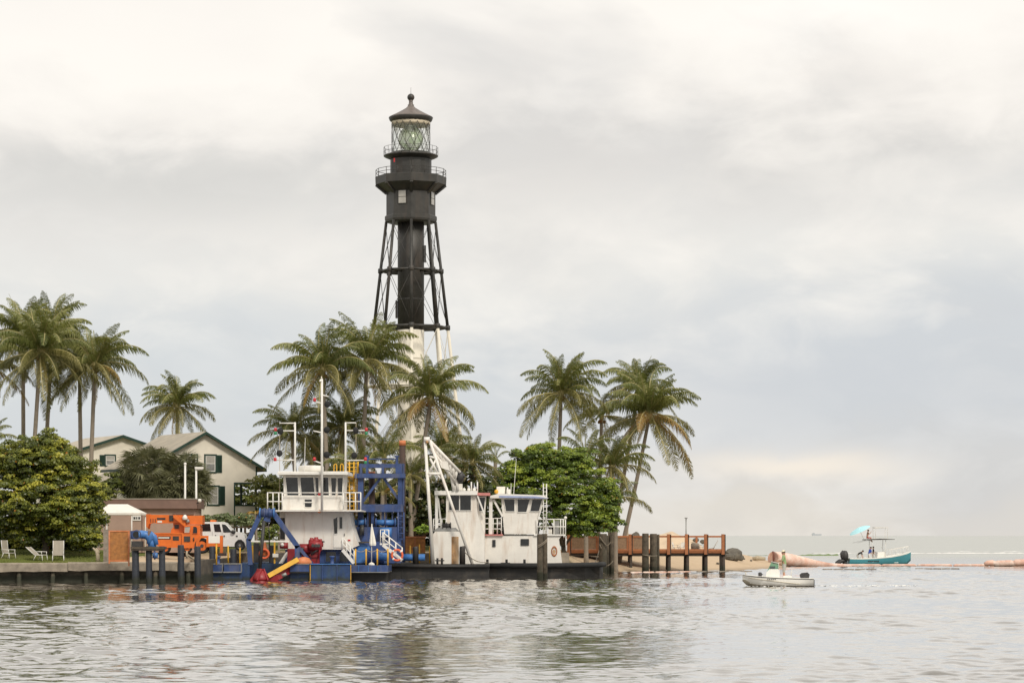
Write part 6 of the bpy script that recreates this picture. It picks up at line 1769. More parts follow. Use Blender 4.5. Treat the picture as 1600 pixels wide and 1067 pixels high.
palm(399, 802, 208.5, 24, 402, 'small yellowed palm drooping beside the blue A-frame', 'lone palms', 8, kinds=['gold', 'gold', 'gold', 'gold', 'gold', 'gold', 'gold', 'dead'], coco=False, trunk_r=.08)

# ================================================================== broad-leaved trees
def leaf_cloud(clumps, per, size, rad, pal, seed, flat=.75, hexa=True):
    """clumps: (x, y, z, tint index 0..1); leaves spread round each clump facing outward and up"""
    r = np.random.default_rng(seed)
    C = np.repeat(np.asarray([c[:3] for c in clumps]), per, 0)
    T = np.repeat(np.asarray([c[3] for c in clumps]), per)
    n = len(C)
    d = r.normal(0, 1, (n, 3)); d /= np.linalg.norm(d, axis=1)[:, None]
    d[:, 2] = np.abs(d[:, 2]) * .9 - .25
    pos = C + d * (rad * r.uniform(.35, 1.0, n) ** .7)[:, None] * np.array([1, 1, flat])
    nrm = d * .85 + r.normal(0, .34, (n, 3)) + np.array([0, -.12, .40]); nrm /= np.linalg.norm(nrm, axis=1)[:, None]
    t1 = np.cross(nrm, r.normal(0, 1, (n, 3))); t1 /= np.linalg.norm(t1, axis=1)[:, None]
    t2 = np.cross(nrm, t1)
    s = size * r.uniform(.6, 1.25, n)
    ks = 6 if hexa else 4
    vs = []
    for k in range(ks):
        a = 2 * math.pi * k / ks
        cup = .16 if k % 3 == 0 else 0
        vs.append(pos + (t1 * math.cos(a) * (1.0 if hexa else 1.12) + t2 * math.sin(a) * (.9 if hexa else .78) + nrm * cup) * s[:, None])
    V = np.stack(vs, 1).reshape(-1, 3)
    Fc = np.arange(n * ks).reshape(n, ks)
    pal = np.asarray(pal)
    f = np.clip(T + d[:, 2] * .10 + r.normal(0, .09, n), 0, .999) * (len(pal) - 1)  # upward leaves tinted lighter, highlights put into the colour
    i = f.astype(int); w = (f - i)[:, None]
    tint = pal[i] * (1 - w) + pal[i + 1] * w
    odd = r.random(n) < .006
    tint[odd] = np.array([.42, .17, .03])
    return V, Fc, np.repeat(tint, ks, 0)
PAL_GRAPE = [(.050, .064, .013), (.10, .120, .020), (.21, .22, .030), (.39, .365, .045), (.54, .47, .06)]  # light end serves painted highlights as well as young leaves
PAL_GREEN = [(.046, .066, .015), (.092, .132, .021), (.19, .245, .034), (.33, .37, .048), (.46, .48, .08)]  # light end doubles as painted highlights on the crown
PAL_BUSH = [(.07, .085, .022), (.13, .145, .035), (.22, .22, .055), (.32, .30, .08)]
PAL_DARK = [(.026, .034, .012), (.045, .056, .018), (.075, .088, .028), (.11, .12, .04)]
PAL_HEDGE = [(.12, .15, .07), (.19, .22, .11), (.27, .30, .16), (.33, .35, .20)]
def broad_tree(name, lobes, per_lobe, per, size, rad, pal, label, cat, seed, base=None, group=None, limbs=True, hexa=True, bright=0.0):
    """lobes: (u, v, Y, rx px, rz px, ry m)"""
    r = np.random.default_rng(seed)
    cl = []
    for (u, v, Y, rx, rz_, ry) in lobes:
        c = np.array(P(u, v, Y)); ax = np.array([rx * Y / F, ry, rz_ * Y / F])
        for k in range(per_lobe):
            d = r.normal(0, 1, 3); d /= np.linalg.norm(d)
            t = r.uniform(.45, 1.0) ** .5 * (r.uniform(.84, 1.10) if r.random() > .2 else r.uniform(1.08, 1.36))
            q = c + d * ax * t
            if q[2] < gz1(q[0], q[1]) + .1: q[2] = gz1(q[0], q[1]) + r.uniform(.1, .5)
            cl.append((*q, float(np.clip(.36 + bright + .10 * d[2] + r.normal(0, .22), 0, 1))))  # clumps on top tinted lighter, as painted highlights
        for k in range(per_lobe // 3):  # inner clumps tinted dark: shade between the lumps painted into the leaves
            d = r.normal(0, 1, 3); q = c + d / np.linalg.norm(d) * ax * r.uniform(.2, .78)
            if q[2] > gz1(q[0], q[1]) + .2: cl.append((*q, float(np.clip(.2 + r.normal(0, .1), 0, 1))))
    bu, bY = base or (lobes[0][0], lobes[0][2])
    b = Vector((X(bu, bY), bY, gz1(X(bu, bY), bY)))
    t_ = thing(name, b, label, cat, group)
    V, Fc, T = leaf_cloud(cl, per, size, rad, pal, seed + 1, hexa=hexa)
    npmesh('crown', V - np.array(b), Fc, M['seagrape'], t_, (0, 0, 0), T)
    if limbs:
        tr = MB(); top = b + Vector((0, 0, 1.1))
        tr.path([b - Vector((0, 0, .2)), b + Vector((.08, 0, .5)), top], [.30, .24, .2], 10)
        tro = tr.build('trunk', M['bark'], t_)
        for (u, v, Y, rx, rz_, ry) in lobes[:7]:
            e = P(u, v, Y); m_ = top.lerp(e, .5) + Vector((r.normal(0, .3), r.normal(0, .3), .2))
            MB().path([top - Vector((0, 0, .1)), m_, e], [.13, .09, .04], 7).build('limb', M['bark'], t_)
    return t_
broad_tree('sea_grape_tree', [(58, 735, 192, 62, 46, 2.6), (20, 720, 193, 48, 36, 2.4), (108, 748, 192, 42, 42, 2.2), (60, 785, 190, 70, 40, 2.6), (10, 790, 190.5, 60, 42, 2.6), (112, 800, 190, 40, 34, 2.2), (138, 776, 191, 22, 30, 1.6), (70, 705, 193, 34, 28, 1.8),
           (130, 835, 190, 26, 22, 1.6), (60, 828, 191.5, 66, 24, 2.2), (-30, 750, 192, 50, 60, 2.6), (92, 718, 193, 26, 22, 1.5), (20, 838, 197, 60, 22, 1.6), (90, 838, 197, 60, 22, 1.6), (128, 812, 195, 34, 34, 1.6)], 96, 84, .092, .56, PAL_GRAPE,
           'large round-leaved sea grape tree with yellow-green new leaves and painted-in highlights shading the lawn chairs', 'tree', 11, (70, 191.5), hexa=False)
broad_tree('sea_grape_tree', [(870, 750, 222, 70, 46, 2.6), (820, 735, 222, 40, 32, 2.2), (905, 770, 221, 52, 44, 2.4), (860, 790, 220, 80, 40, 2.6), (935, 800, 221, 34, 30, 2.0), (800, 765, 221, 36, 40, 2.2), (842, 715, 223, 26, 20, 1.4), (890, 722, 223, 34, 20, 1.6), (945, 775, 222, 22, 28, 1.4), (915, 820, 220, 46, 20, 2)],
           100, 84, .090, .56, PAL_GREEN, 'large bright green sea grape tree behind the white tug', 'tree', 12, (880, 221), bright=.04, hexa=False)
broad_tree('shrub', [(416, 765, 224, 22, 26, 2), (442, 768, 225, 26, 30, 2), (428, 790, 222, 30, 20, 1.6)], 90, 34, .11, .45, PAL_BUSH, 'yellow-green leafy shrub between the cream house and the dredge railing', 'shrub', 13, hexa=False, bright=.28)
broad_tree('shrub', [(345, 812, 212.5, 26, 9, 1), (375, 812, 212.5, 26, 10, 1), (398, 815, 212.6, 16, 9, 1), (325, 815, 212.6, 14, 8, .9)], 44, 28, .08, .32, PAL_HEDGE, 'pale silvery hedge behind the white pickup roof', 'hedge', 14, limbs=False, hexa=False)
broad_tree('shrub', [(432, 832, 209.5, 24, 14, 1), (458, 830, 209.6, 18, 14, 1), (414, 838, 209.4, 14, 10, .8)], 40, 28, .07, .32, [(.085, .12, .022), (.13, .17, .03), (.18, .21, .04), (.24, .26, .06)], 'clipped light green bush seen through the blue A-frame', 'shrub', 15, limbs=False, hexa=False, bright=.1)
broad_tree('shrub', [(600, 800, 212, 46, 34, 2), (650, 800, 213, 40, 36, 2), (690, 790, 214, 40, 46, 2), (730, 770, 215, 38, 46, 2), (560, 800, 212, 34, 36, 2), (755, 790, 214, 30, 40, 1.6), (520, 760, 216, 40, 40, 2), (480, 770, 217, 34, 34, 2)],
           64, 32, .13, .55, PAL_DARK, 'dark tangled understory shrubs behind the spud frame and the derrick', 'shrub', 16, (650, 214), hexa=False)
broad_tree('shrub', [(20, 845, 201, 60, 22, 1.2), (80, 846, 201, 50, 22, 1.2), (125, 842, 200, 34, 24, 1.2), (-30, 840, 201, 40, 26, 1.2)], 80, 32, .11, .45, PAL_DARK, 'dark shrubs in the shade behind the three lawn chairs', 'shrub', 21, limbs=False, hexa=False)  # dark palette puts the deep shade under the tree into the leaves
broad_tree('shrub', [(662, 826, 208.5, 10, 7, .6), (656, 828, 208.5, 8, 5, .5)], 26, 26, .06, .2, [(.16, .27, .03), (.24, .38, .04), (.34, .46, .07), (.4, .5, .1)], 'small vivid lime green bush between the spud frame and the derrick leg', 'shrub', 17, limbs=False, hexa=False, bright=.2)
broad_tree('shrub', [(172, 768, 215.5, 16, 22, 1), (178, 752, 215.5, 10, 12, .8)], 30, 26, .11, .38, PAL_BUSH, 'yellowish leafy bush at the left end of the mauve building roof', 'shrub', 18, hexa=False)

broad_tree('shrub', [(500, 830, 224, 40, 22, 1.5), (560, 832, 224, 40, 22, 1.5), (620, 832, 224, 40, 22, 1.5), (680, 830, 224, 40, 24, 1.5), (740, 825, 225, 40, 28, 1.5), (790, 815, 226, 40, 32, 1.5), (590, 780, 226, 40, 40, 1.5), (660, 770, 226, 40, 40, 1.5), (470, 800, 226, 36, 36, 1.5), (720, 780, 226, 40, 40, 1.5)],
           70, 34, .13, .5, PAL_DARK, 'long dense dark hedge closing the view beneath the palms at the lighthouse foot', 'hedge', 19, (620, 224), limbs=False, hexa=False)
broad_tree('shrub', [(405, 812, 229, 34, 24, 1.5), (376, 778, 238, 24, 34, 1.5), (450, 805, 229, 30, 34, 1.5)], 80, 34, .12, .5, PAL_BUSH, 'olive green bushes right behind the porch of the nearer cream house', 'shrub', 20, limbs=False, hexa=False)
# ================================================================== fan palms
def fan_mesh(seed):
    r = np.random.default_rng(seed); V, Fc = [], []
    n = 15
    for k in range(n):
        a = R(-118 + 236 * k / (n - 1)) + r.normal(0, .04); L = .78 * r.uniform(.85, 1.1) * (1 - .18 * abs(k - n / 2) / n)
        d = np.array([math.cos(a), math.sin(a), 0]); s = np.array([-math.sin(a), math.cos(a), 0]); o = len(V)
        V += [d * .02, d * L * .5 + s * .035 + [0, 0, .03], d * L * .5 - s * .035 + [0, 0, -.01], d * L + [0, 0, -L * .34 - r.uniform(0, .1)]]
        Fc += [(o, o + 2, o + 1), (o + 1, o + 2, o + 3)]
    o = len(V); V += [np.array(q) for q in ((0, .012, 0), (0, -.012, 0), (-.75, -.012, -.06), (-.75, .012, -.06))]; Fc.append((o, o + 1, o + 2, o + 3))
    me = bpy.data.meshes.new('fan_leaf'); me.from_pydata([tuple(v) for v in V], [], Fc); me.materials.append(M['fan']); me.update(); return me
FAN = [fan_mesh(i) for i in range(4)]
def fan_palm(u, v, Y, rx, rz_, n, label):
    x = X(u, Y); g_ = gz1(x, Y); r = random.Random(int(u * 3 + v)); hub = P(u, v, Y)
    t = thing('fan_palm', (x, Y, g_), label, 'fan palm', 'grey-green fan palms behind the mauve building')
    MB().path([(x, Y, g_ - .1), (x + .05, Y, (g_ + hub.z) / 2), tuple(hub)], [.22, .19, .17], 10).build('trunk', M['trunk'], t)
    ax, az_ = rx * Y / F, rz_ * Y / F
    for k in range(n):
        ph = math.acos(1 - 2 * (k + .5) / n * .93); a = k * 2.39996
        d = Vector((math.sin(ph) * math.cos(a), math.sin(ph) * math.sin(a), math.cos(ph)))
        s = r.uniform(.72, 1.05)
        q = hub + Vector((d.x * ax * s, d.y * ax * s * .8, d.z * az_ * s))
        o = bpy.data.objects.new('fan_leaf', FAN[r.randrange(4)]); COL.objects.link(o); o.parent = t
        o.location = q - Vector((x, Y, g_))
        o.rotation_mode = 'QUATERNION'
        o.rotation_quaternion = (d + Vector((r.gauss(0, .25), r.gauss(0, .25), r.gauss(.1, .25)))).to_track_quat('X', 'Z') @ Matrix.Rotation(r.uniform(-.7, .7), 3, 'X').to_quaternion()
        sc = 1.25 * r.uniform(.85, 1.15); o.scale = (sc, sc, sc)
    return t
fan_palm(232, 738, 217.4, 40, 36, 150, 'broad dark fan palm, leftmost and rounded, before the house wing roof')
fan_palm(210, 757, 217.2, 17, 20, 60, 'lower fan palm at the left flank of the broad one')
fan_palm(282, 748, 217.0, 34, 34, 130, 'fan palm in the middle, right behind the headless lamp post')
fan_palm(306, 762, 216.6, 20, 26, 80, 'smaller fan palm at the right, beside the house windows')
fan_palm(255, 765, 216.4, 34, 18, 80, 'low fan palm tucked between the two broad ones')
# ================================================================== people
def person(loc, rz, J, mats, label, hat=None, hair=True, s=1.0, group=None, stout=1.0):
    """J: joint name -> local (x, y, z) in metres; the figure looks along -y. One skinned, continuous body."""
    p = thing('person', loc, label, 'person', group, rz)
    names = list(J); idx = {n: i for i, n in enumerate(names)}
    ed = [('pelvis', 'belly'), ('belly', 'chest'), ('chest', 'neck'), ('neck', 'jaw'), ('jaw', 'head'), ('head', 'crown')]
    rad = dict(pelvis=.145, belly=.13, chest=.15, neck=.058, jaw=.082, head=.10, crown=.065, sh=.068, el=.046, wr=.03, ha=.034, hip=.095, kn=.062, an=.042, toe=.036)
    for S in 'LR':
        ed += [('chest', 'sh' + S), ('sh' + S, 'el' + S), ('el' + S, 'wr' + S), ('wr' + S, 'ha' + S), ('pelvis', 'hip' + S), ('hip' + S, 'kn' + S), ('kn' + S, 'an' + S), ('an' + S, 'toe' + S)]
    me = bpy.data.meshes.new('body_cage')
    me.from_pydata([tuple(c * s for c in J[n]) for n in names], [(idx[a], idx[b]) for a, b in ed], [])
    ob = bpy.data.objects.new('body_cage', me); COL.objects.link(ob)
    ob.modifiers.new('skin', 'SKIN'); sb = ob.modifiers.new('sub', 'SUBSURF'); sb.levels = 1; sb.render_levels = 1
    for n in names:
        k = n if n in rad else n[:-1]
        r_ = rad[k] * s * stout
        sv = me.skin_vertices[0].data[idx[n]]; sv.radius = (r_ * (1.25 if n in ('chest', 'belly', 'pelvis') else 1), r_ * (.85 if n in ('chest', 'belly') else 1)); sv.use_root = (n == 'pelvis')
    dg_ = bpy.context.evaluated_depsgraph_get()
    m2 = bpy.data.meshes.new_from_object(ob.evaluated_get(dg_))
    bpy.data.objects.remove(ob)
    m2.name = 'body'; m2.materials.clear()
    for m in mats: m2.materials.append(m)       # skin, shirt, shorts
    segs = []
    for a, b in ed:
        k = 0
        if (a, b) in (('pelvis', 'belly'),): k = 1
        if a in ('belly', 'chest'): k = 1 if b != 'neck' else 1
        if a == 'pelvis' and b.startswith('hip'): k = 2
        if a.startswith('hip'): k = 2
        if a.startswith('sh'): k = 1
        segs.append((Vector(J[a]) * s, Vector(J[b]) * s, k))
    for f in m2.polygons:
        c = f.center; best = 9; kk = 0
        for a, b, k in segs:
            d = b - a; t = max(0, min(1, (c - a).dot(d) / max(1e-9, d.length_squared))); e = (c - a - d * t).length
            if e < best: best, kk = e, k
        f.material_index = kk; f.use_smooth = True
    bo = bpy.data.objects.new('body', m2); COL.objects.link(bo); bo.parent = p
    hd = Vector(J['head']) * s; up = (Vector(J['crown']) - Vector(J['jaw'])).normalized()
    # face: direction across the head that points most to -y
    fw = Vector((0, -1, 0)); fw = (fw - up * fw.dot(up)).normalized(); sd_ = fw.cross(up)
    for sg in (-1, 1):
        local_build(MB().ball(hd + fw * .092 * s + sd_ * sg * .034 * s + up * .01, .013 * s, 6, 5), 'eye', M['hair'], p)
        local_build(MB().ball(hd + sd_ * sg * .098 * s, .026 * s, 6, 5, (.5, 1, 1.3)), 'ear', mats[0], p)
    local_build(MB().path([hd + fw * .09 * s + up * .02, hd + fw * .118 * s - up * .02, hd + fw * .09 * s - up * .03], [.01, .016, .012], 6), 'nose', mats[0], p)
    # five fingers on each hand
    for S in 'LR':
        w, h = Vector(J['wr' + S]) * s, Vector(J['ha' + S]) * s
        d = (h - w).normalized(); a = d.cross(Vector((.3, .8, .5))).normalized(); b = d.cross(a)
        for k, L in enumerate((.055, .068, .074, .068, .052)):
            o_ = a * ((k - 2) * .017)
            if k == 0: q = [w + d * .03 + a * -.03, w + d * .06 - a * .06, w + d * .085 - a * .065 + b * .01]
            else: q = [h - d * .01 + o_, h + d * L * .55 + o_ + b * .012, h + d * L * .85 + o_ + b * .045]
            local_build(MB().path(q, [.0105, .0095, .007], 6), 'finger', mats[0], p)
    if hair:
        local_build(MB().ball(hd + up * .035 * s - fw * .018 * s, .108 * s, 12, 8, (1, 1, .95)), 'hair', M['hair'], p)
    if hat:
        kind, hm = hat
        mb = MB()
        if kind == 'brim': mb.lathe([(.21, -.0), (.22, .012), (.115, .03), (.105, .10), (.05, .125)], hd + up * .05, 16)
        else:
            mb.lathe([(.112, -.03), (.112, .03), (.09, .08), (.04, .105)], hd + up * .05, 14)
            mb.add([tuple(hd + up * .04 + fw * .09 + sd_ * .08), tuple(hd + up * .035 + fw * .2 + sd_ * .06), tuple(hd + up * .035 + fw * .2 - sd_ * .06), tuple(hd + up * .04 + fw * .09 - sd_ * .08)], [(0, 1, 2, 3)])
        local_build(mb, 'hat', hm, p)
    return p
def stand(lean=0.0, armL=None, armR=None, bend_knees=0.0):
    z = 0.0
    y = lambda h: -math.sin(lean) * h
    c = math.cos(lean); hz_ = .92 - bend_knees * .2
    up = lambda h: (0, y(h), hz_ + h * c)
    J = dict(pelvis=(0, 0, hz_), belly=up(.18), chest=up(.42), neck=up(.58), jaw=up(.655), head=(0, y(.73) - .01, hz_ + .735 * c), crown=(0, y(.80), hz_ + .81 * c))
    for S, sg in (('L', 1), ('R', -1)):
        J['sh' + S] = (sg * .19, y(.50), hz_ + .50 * c)
        el, wr, ha = (armL if S == 'L' else armR) or ((.25, .02, -.28), (.26, -.10, -.52), (.26, -.14, -.60))
        for n, q in (('el', el), ('wr', wr), ('ha', ha)):
            J[n + S] = (sg * q[0], y(.50) + q[1], hz_ + .50 * c + q[2])
        J['hip' + S] = (sg * .095, 0, hz_ - .08)
        J['kn' + S] = (sg * .11, -.04 - bend_knees * .25, .48 - bend_knees * .04); J['an' + S] = (sg * .12, .03, .09); J['toe' + S] = (sg * .14, -.13, .04)
    return J
def sit(lean=0.05, armL=None, armR=None, h=.45):
    J = stand(lean, armL, armR)
    dz = .92 - h - .08
    for k in list(J):
        if k[:2] in ('kn', 'an') or k.startswith('toe'): continue
        a = J[k]; J[k] = (a[0], a[1], a[2] - dz)
    for S, sg in (('L', 1), ('R', -1)):
        J['kn' + S] = (sg * .13, -.42, h + .03); J['an' + S] = (sg * .13, -.44, h - .36); J['toe' + S] = (sg * .14, -.60, h - .41)
    return J

# ================================================================== boats
def boat_hull(B, stations, name, mats, bands):
    """stations: (x, half beam, z gunwale, chine half beam, z chine, z keel); bands: material index per strip from gunwale down"""
    vs, fs, mi = [], [], []
    cols = []
    for (x, hb, zg, hc, zc, zk) in stations:
        ring = []
        for f in (0, .12, .45, 1.0): ring.append((hb + (hc - hb) * f ** 1.2, zg + (zc - zg) * f))
        ring.append((0.0, zk))
        full = [(x, -a, z) for a, z in ring] + [(x, a, z) for a, z in ring[::-1][1:]]
        cols.append(full)
    m = len(cols[0]); n = len(cols)
    for c in cols: vs += c
    for i in range(n - 1):
        for k in range(m - 1):
            fs.append((i * m + k, i * m + k + 1, (i + 1) * m + k + 1, (i + 1) * m + k))
            mi.append(bands[k if k < (m - 1) / 2 else m - 2 - k])
    fs.append(tuple(range(m))); mi.append(bands[1])
    mb = MB(); mb.add(vs, fs, True); mb.mi = mi; mb.sm[-1] = False
    return local_build(mb, name, mats, B)
def deck_rim(B, stations, name, m, inner=.16, floor=None, fm=None, r=.05):
    n = len(stations)
    vs, fs = [], []
    for (x, hb, zg, *_r) in stations:
        hi_ = max(.02, hb - inner)
        vs += [(x, -hb, zg), (x, -hb, zg + .03), (x, -hi_, zg + .03), (x, -hi_, zg - .30), (x, hi_, zg - .30), (x, hi_, zg + .03), (x, hb, zg + .03), (x, hb, zg)]
    for i in range(n - 1):
        for k in range(7): fs.append((i * 8 + k, (i + 1) * 8 + k, (i + 1) * 8 + k + 1, i * 8 + k + 1))
    fs += [tuple(range(8)), tuple((n - 1) * 8 + k for k in range(7, -1, -1))]
    return local_build(MB().add(vs, fs), name, m, B)
BYY = 170.5
bw = thing('motorboat', (X(1217, BYY), BYY, 0), 'small white open motorboat heading left past the sand tip, with one person at the console', 'boat', None, R(180 - 6))
# local +x is the bow; the boat runs to the left of the picture
st = [(-2.30, .90, .52, .88, .06, -.12), (-1.2, .98, .54, .95, .06, -.16), (0, 1.0, .58, .95, .07, -.18), (1.0, .92, .64, .80, .10, -.16), (1.7, .68, .69, .50, .16, -.08), (2.15, .38, .73, .16, .40, .08), (2.42, .06, .77, .02, .55, .35)]
boat_hull(bw, st, 'hull', [M['gel'], M['dark_metal'], M['gel_low']], [1, 0, 0, 2])
deck_rim(bw, st, 'gunwale', M['gel'])
Lb = lambda mb, nm, m, par=None: local_build(mb, nm, m, par or bw)
Lb(MB().bx(-2.25, 1.9, -.35, .35, .2, .40), 'floor', M['gel'])
def strake(off, x0, x1, z0, z1):
    pts = [(x0 + (x1 - x0) * t, (1.03 - .0 * t) * np.interp(x0 + (x1 - x0) * t, [s_[0] for s_ in st], [s_[1] * .97 for s_ in st]) * off, z0 + (z1 - z0) * t) for t in np.linspace(0, 1, 9)]
    return MB().path(pts, .022, 5)
for sg in (-1, 1):
    Lb(strake(sg, -1.4, 2.0, .16, .58), 'spray_rail', M['gel_low'])
    for k, xx_ in enumerate(np.linspace(.2, .7, 5)):
        Lb(MB().bx(xx_, xx_ + .07, sg * .985 - .02, sg * .985 + .025, .47, .52), 'registration_mark', M['dark_metal'])
con = Lb(MB().prism([(-.05, .2), (.9, .2), (.82, .95), (.62, 1.16), (.05, 1.16), (-.05, .9)], -.36, .36), 'console', M['gel'])
ws = MB(); ws.add([(.80, -.34, .97), (.80, .34, .97), (.50, .30, 1.62), (.50, -.30, 1.62)], [(0, 1, 2, 3)])
ws.add([(.80, -.345, .97), (.50, -.305, 1.62), (.02, -.345, 1.52), (.02, -.345, 1.17)], [(0, 1, 2, 3)]); ws.add([(.80, .345, .97), (.50, .305, 1.62), (.02, .345, 1.52), (.02, .345, 1.17)], [(3, 2, 1, 0)])
Lb(ws, 'windscreen', M['pane_green'], con)
Lb(MB().path([(.02, -.35, 1.2), (.02, -.35, 1.56), (.5, -.31, 1.65), (.5, .31, 1.65), (.02, .35, 1.56), (.02, .35, 1.2)], .02, 6), 'screen_rail', M['white_trim'], con)
Lb(MB().ring((-.14, 0, 1.02), .17, .018, 'X', 16), 'steering_wheel', M['dark_metal'], con)
Lb(MB().bx(.25, .6, -.2, .2, 1.17, 1.34), 'chart_display', M['dark_metal'], con)
sx_ = Lb(MB().bx(-.85, -.3, -.34, .34, .2, .72), 'helm_seat', M['gel'])
Lb(MB().path([(-.8, -.32, .72), (-.86, -.32, 1.12), (-.86, .32, 1.12), (-.8, .32, .72)], .03, 6), 'seat_rail', M['white_trim'], sx_)
ob = Lb(MB().prism([(-1.98, .56), (-1.42, .56), (-1.36, .78), (-1.5, .90), (-1.9, .94), (-2.04, .80)], -.2, .2), 'outboard_cowl', M['dark_metal'])
Lb(MB().bx(-2.36, -2.305, -.05, .05, -.4, .45), 'outboard_leg', M['dark_metal'], ob)
Lb(MB().bx(-1.85, -1.5, -.206, -.2005, .64, .74), 'cowl_band', M['sign_white'], ob)
Lb(MB().lathe([(.12, 0), (.13, .22), (.08, .28)], (1.25, -.1, .66), 10), 'bow_bucket', M['dark_metal'])
Lb(MB().tube((1.35, .2, .6), (1.1, .2, .85), .09, .06, 8), 'anchor', M['dark_metal'])
Lb(MB().lathe([(.05, 0), (.04, .14), (.06, .16), (.02, .2)], (2.2, 0, .75), 8), 'bow_light', M['white_plastic'])
pb_ = bw.matrix_basis.copy()
def on_boat(b, p):
    return Vector(b.location) + Matrix.Rotation(b.rotation_euler.z, 3, 'Z') @ Vector(p)
q = on_boat(bw, (-.36, -.05, .40)); 
person(q, bw.rotation_euler.z + R(90), stand(.06, ((.28, -.08, -.24), (.17, -.33, -.30), (.14, -.41, -.30)), ((.28, -.10, -.24), (.16, -.36, -.26), (.13, -.44, -.26))), [M['skin'], M['shirt_green'], M['shorts_grey']],
       'person in a sage green shirt and pale brimmed hat steering the small white boat', ('brim', M['hat_cloth']), s=1.12, stout=1.3)
# wake and bow foam
def foam_patch(name, pts, label, cat, seed, n=900, h=.05, size=.16):
    r = np.random.default_rng(seed)
    P0 = np.array(pts)                      # x, y, half width
    t = r.random(n) * (len(P0) - 1); i = t.astype(int); f = (t - i)[:, None]
    c = P0[i] * (1 - f) + P0[i + 1] * f
    x = c[:, 0] + r.normal(0, .35, n) * c[:, 2] * .6; y = c[:, 1] + r.normal(0, .6, n) * c[:, 2]
    s = size * r.uniform(.4, 1.5, n); z = r.uniform(0.0, h, n) + .03
    vs = []
    for k in range(5):
        a = 2 * math.pi * k / 5 + r.uniform(-.3, .3, n)
        vs.append(np.c_[x + np.cos(a) * s * 1.8, y + np.sin(a) * s * 1.5, z + r.normal(0, .012, n)])
    top = np.c_[x, y, z + s * .28]
    V = np.concatenate([np.stack(vs, 1).reshape(-1, 3), top])
    T = []
    for k in range(5): T.append(np.c_[np.arange(n) * 5 + k, np.arange(n) * 5 + (k + 1) % 5, 5 * n + np.arange(n)])
    o = npmesh(name, V, np.concatenate(T), M['foam'], smooth=True)
    return tag(o, label, cat, kind='stuff')
bxs, bys = X(1268, BYY), BYY
foam_patch('wake_foam', [(bxs - .4, bys, .3), (bxs + 2.5, bys + .3, .8), (bxs + 7, bys + 1.2, 1.6)], 'white wake foam trailing behind the small boat', 'wake', 31, 150, .015, .055)
foam_patch('wake_foam', [(X(1163, BYY), BYY - .5, .2), (X(1185, BYY), BYY - 1.0, .35), (X(1225, BYY), BYY - 1.2, .3)], 'thin bow foam along the side of the small boat', 'wake', 32, 40, .012, .04)

TYY = 288.0
bt_ = thing('fishing_boat', (X(1371, TYY), TYY, 0), 'teal fishing boat with a canvas top and a light blue umbrella, beyond the floating pipe', 'boat', None, R(7))
s_ = [(-3.45, 1.15, .82, 1.05, .08, -.2), (-2, 1.22, .80, 1.1, .08, -.25), (-.4, 1.25, .86, 1.1, .10, -.25), (1.2, 1.2, 1.02, .9, .15, -.2), (2.4, .95, 1.22, .55, .25, -.12), (3.3, .5, 1.42, .2, .45, .05), (3.85, .06, 1.58, .02, .95, .55)]
boat_hull(bt_, s_, 'hull', [M['teal'], M['gel'], M['dark_metal']], [1, 0, 0, 0])
deck_rim(bt_, s_, 'gunwale', M['gel'], .2)
Lt = lambda mb, nm, m, par=None: local_build(mb, nm, m, par or bt_)
Lt(MB().bx(-3.4, 2.2, -.8, .8, .3, .36), 'floor', M['gel'])
for sg in (-1, 1):
    for k, x_ in enumerate(np.linspace(-1.4, -.3, 6)):
        Lt(MB().bx(x_, x_ + .16, sg * 1.225 - .02, sg * 1.225 + .02, .46, .56), 'hull_mark', M['dark_metal'])
con = Lt(MB().prism([(-.2, .36), (.9, .36), (.85, 1.3), (.6, 1.55), (-.1, 1.5)], -.5, .5), 'console', M['gel'])
ws = MB(); ws.add([(.84, -.46, 1.33), (.84, .46, 1.33), (.5, .42, 2.1), (.5, -.42, 2.1)], [(0, 1, 2, 3)]); Lt(ws, 'windscreen', M['pane_clear'], con)
for (x_, y_) in ((-.75, -.6), (-.75, .6), (.75, -.6), (.75, .6)):
    Lt(MB().tube((x_, y_, .4), (x_ * 1.05, y_, 2.86), .03, None, 6), 'top_post', M['white_trim'])
tt_ = Lt(MB().prism([(-1.5, 2.86), (1.75, 2.92), (1.75, 2.97), (0, 3.04), (-1.5, 2.96)], -.9, .9), 'canvas_top', M['dark_metal'])
Lt(MB().prism([(-1.4, 2.965), (1.7, 2.975), (0, 3.06)], -.85, .85), 'top_cover', M['tarp'], tt_)
up_ = MB()
Lt(MB().path([(-.35, -.5, 3.0), (-.4, -.5, 4.2), (1.05, -.5, 4.25), (1.0, -.5, 3.0)], .028, 6), 'upper_frame', M['white_trim'])
Lt(MB().path([(-.35, .5, 3.0), (-.4, .5, 4.2), (1.05, .5, 4.25), (1.0, .5, 3.0)], .028, 6), 'upper_frame', M['white_trim'])
Lt(MB().bx(-.45, 1.1, -.55, .55, 4.24, 4.30), 'upper_shade', M['tarp'])
Lt(MB().path([(.9, -1.0, 1.1), (1.2, -.95, 1.75), (2.4, -.75, 1.95), (3.5, -.25, 2.15), (3.7, 0, 2.15), (3.5, .25, 2.15), (2.4, .75, 1.95), (1.2, .95, 1.75), (.9, 1.0, 1.1)], .032, 6), 'bow_rail', M['white_trim'])
for (x_, y_) in ((1.9, -.84), (2.8, -.6), (3.45, -.28), (1.9, .84), (2.8, .6), (3.45, .28)):
    zt = np.interp(x_, [1.2, 2.4, 3.5], [1.75, 1.95, 2.15]); zb_ = np.interp(x_, [s[0] for s in s_], [s[2] for s in s_])
    Lt(MB().tube((x_, y_, zb_), (x_, y_, zt), .025, None, 6), 'bow_rail_post', M['white_trim'])
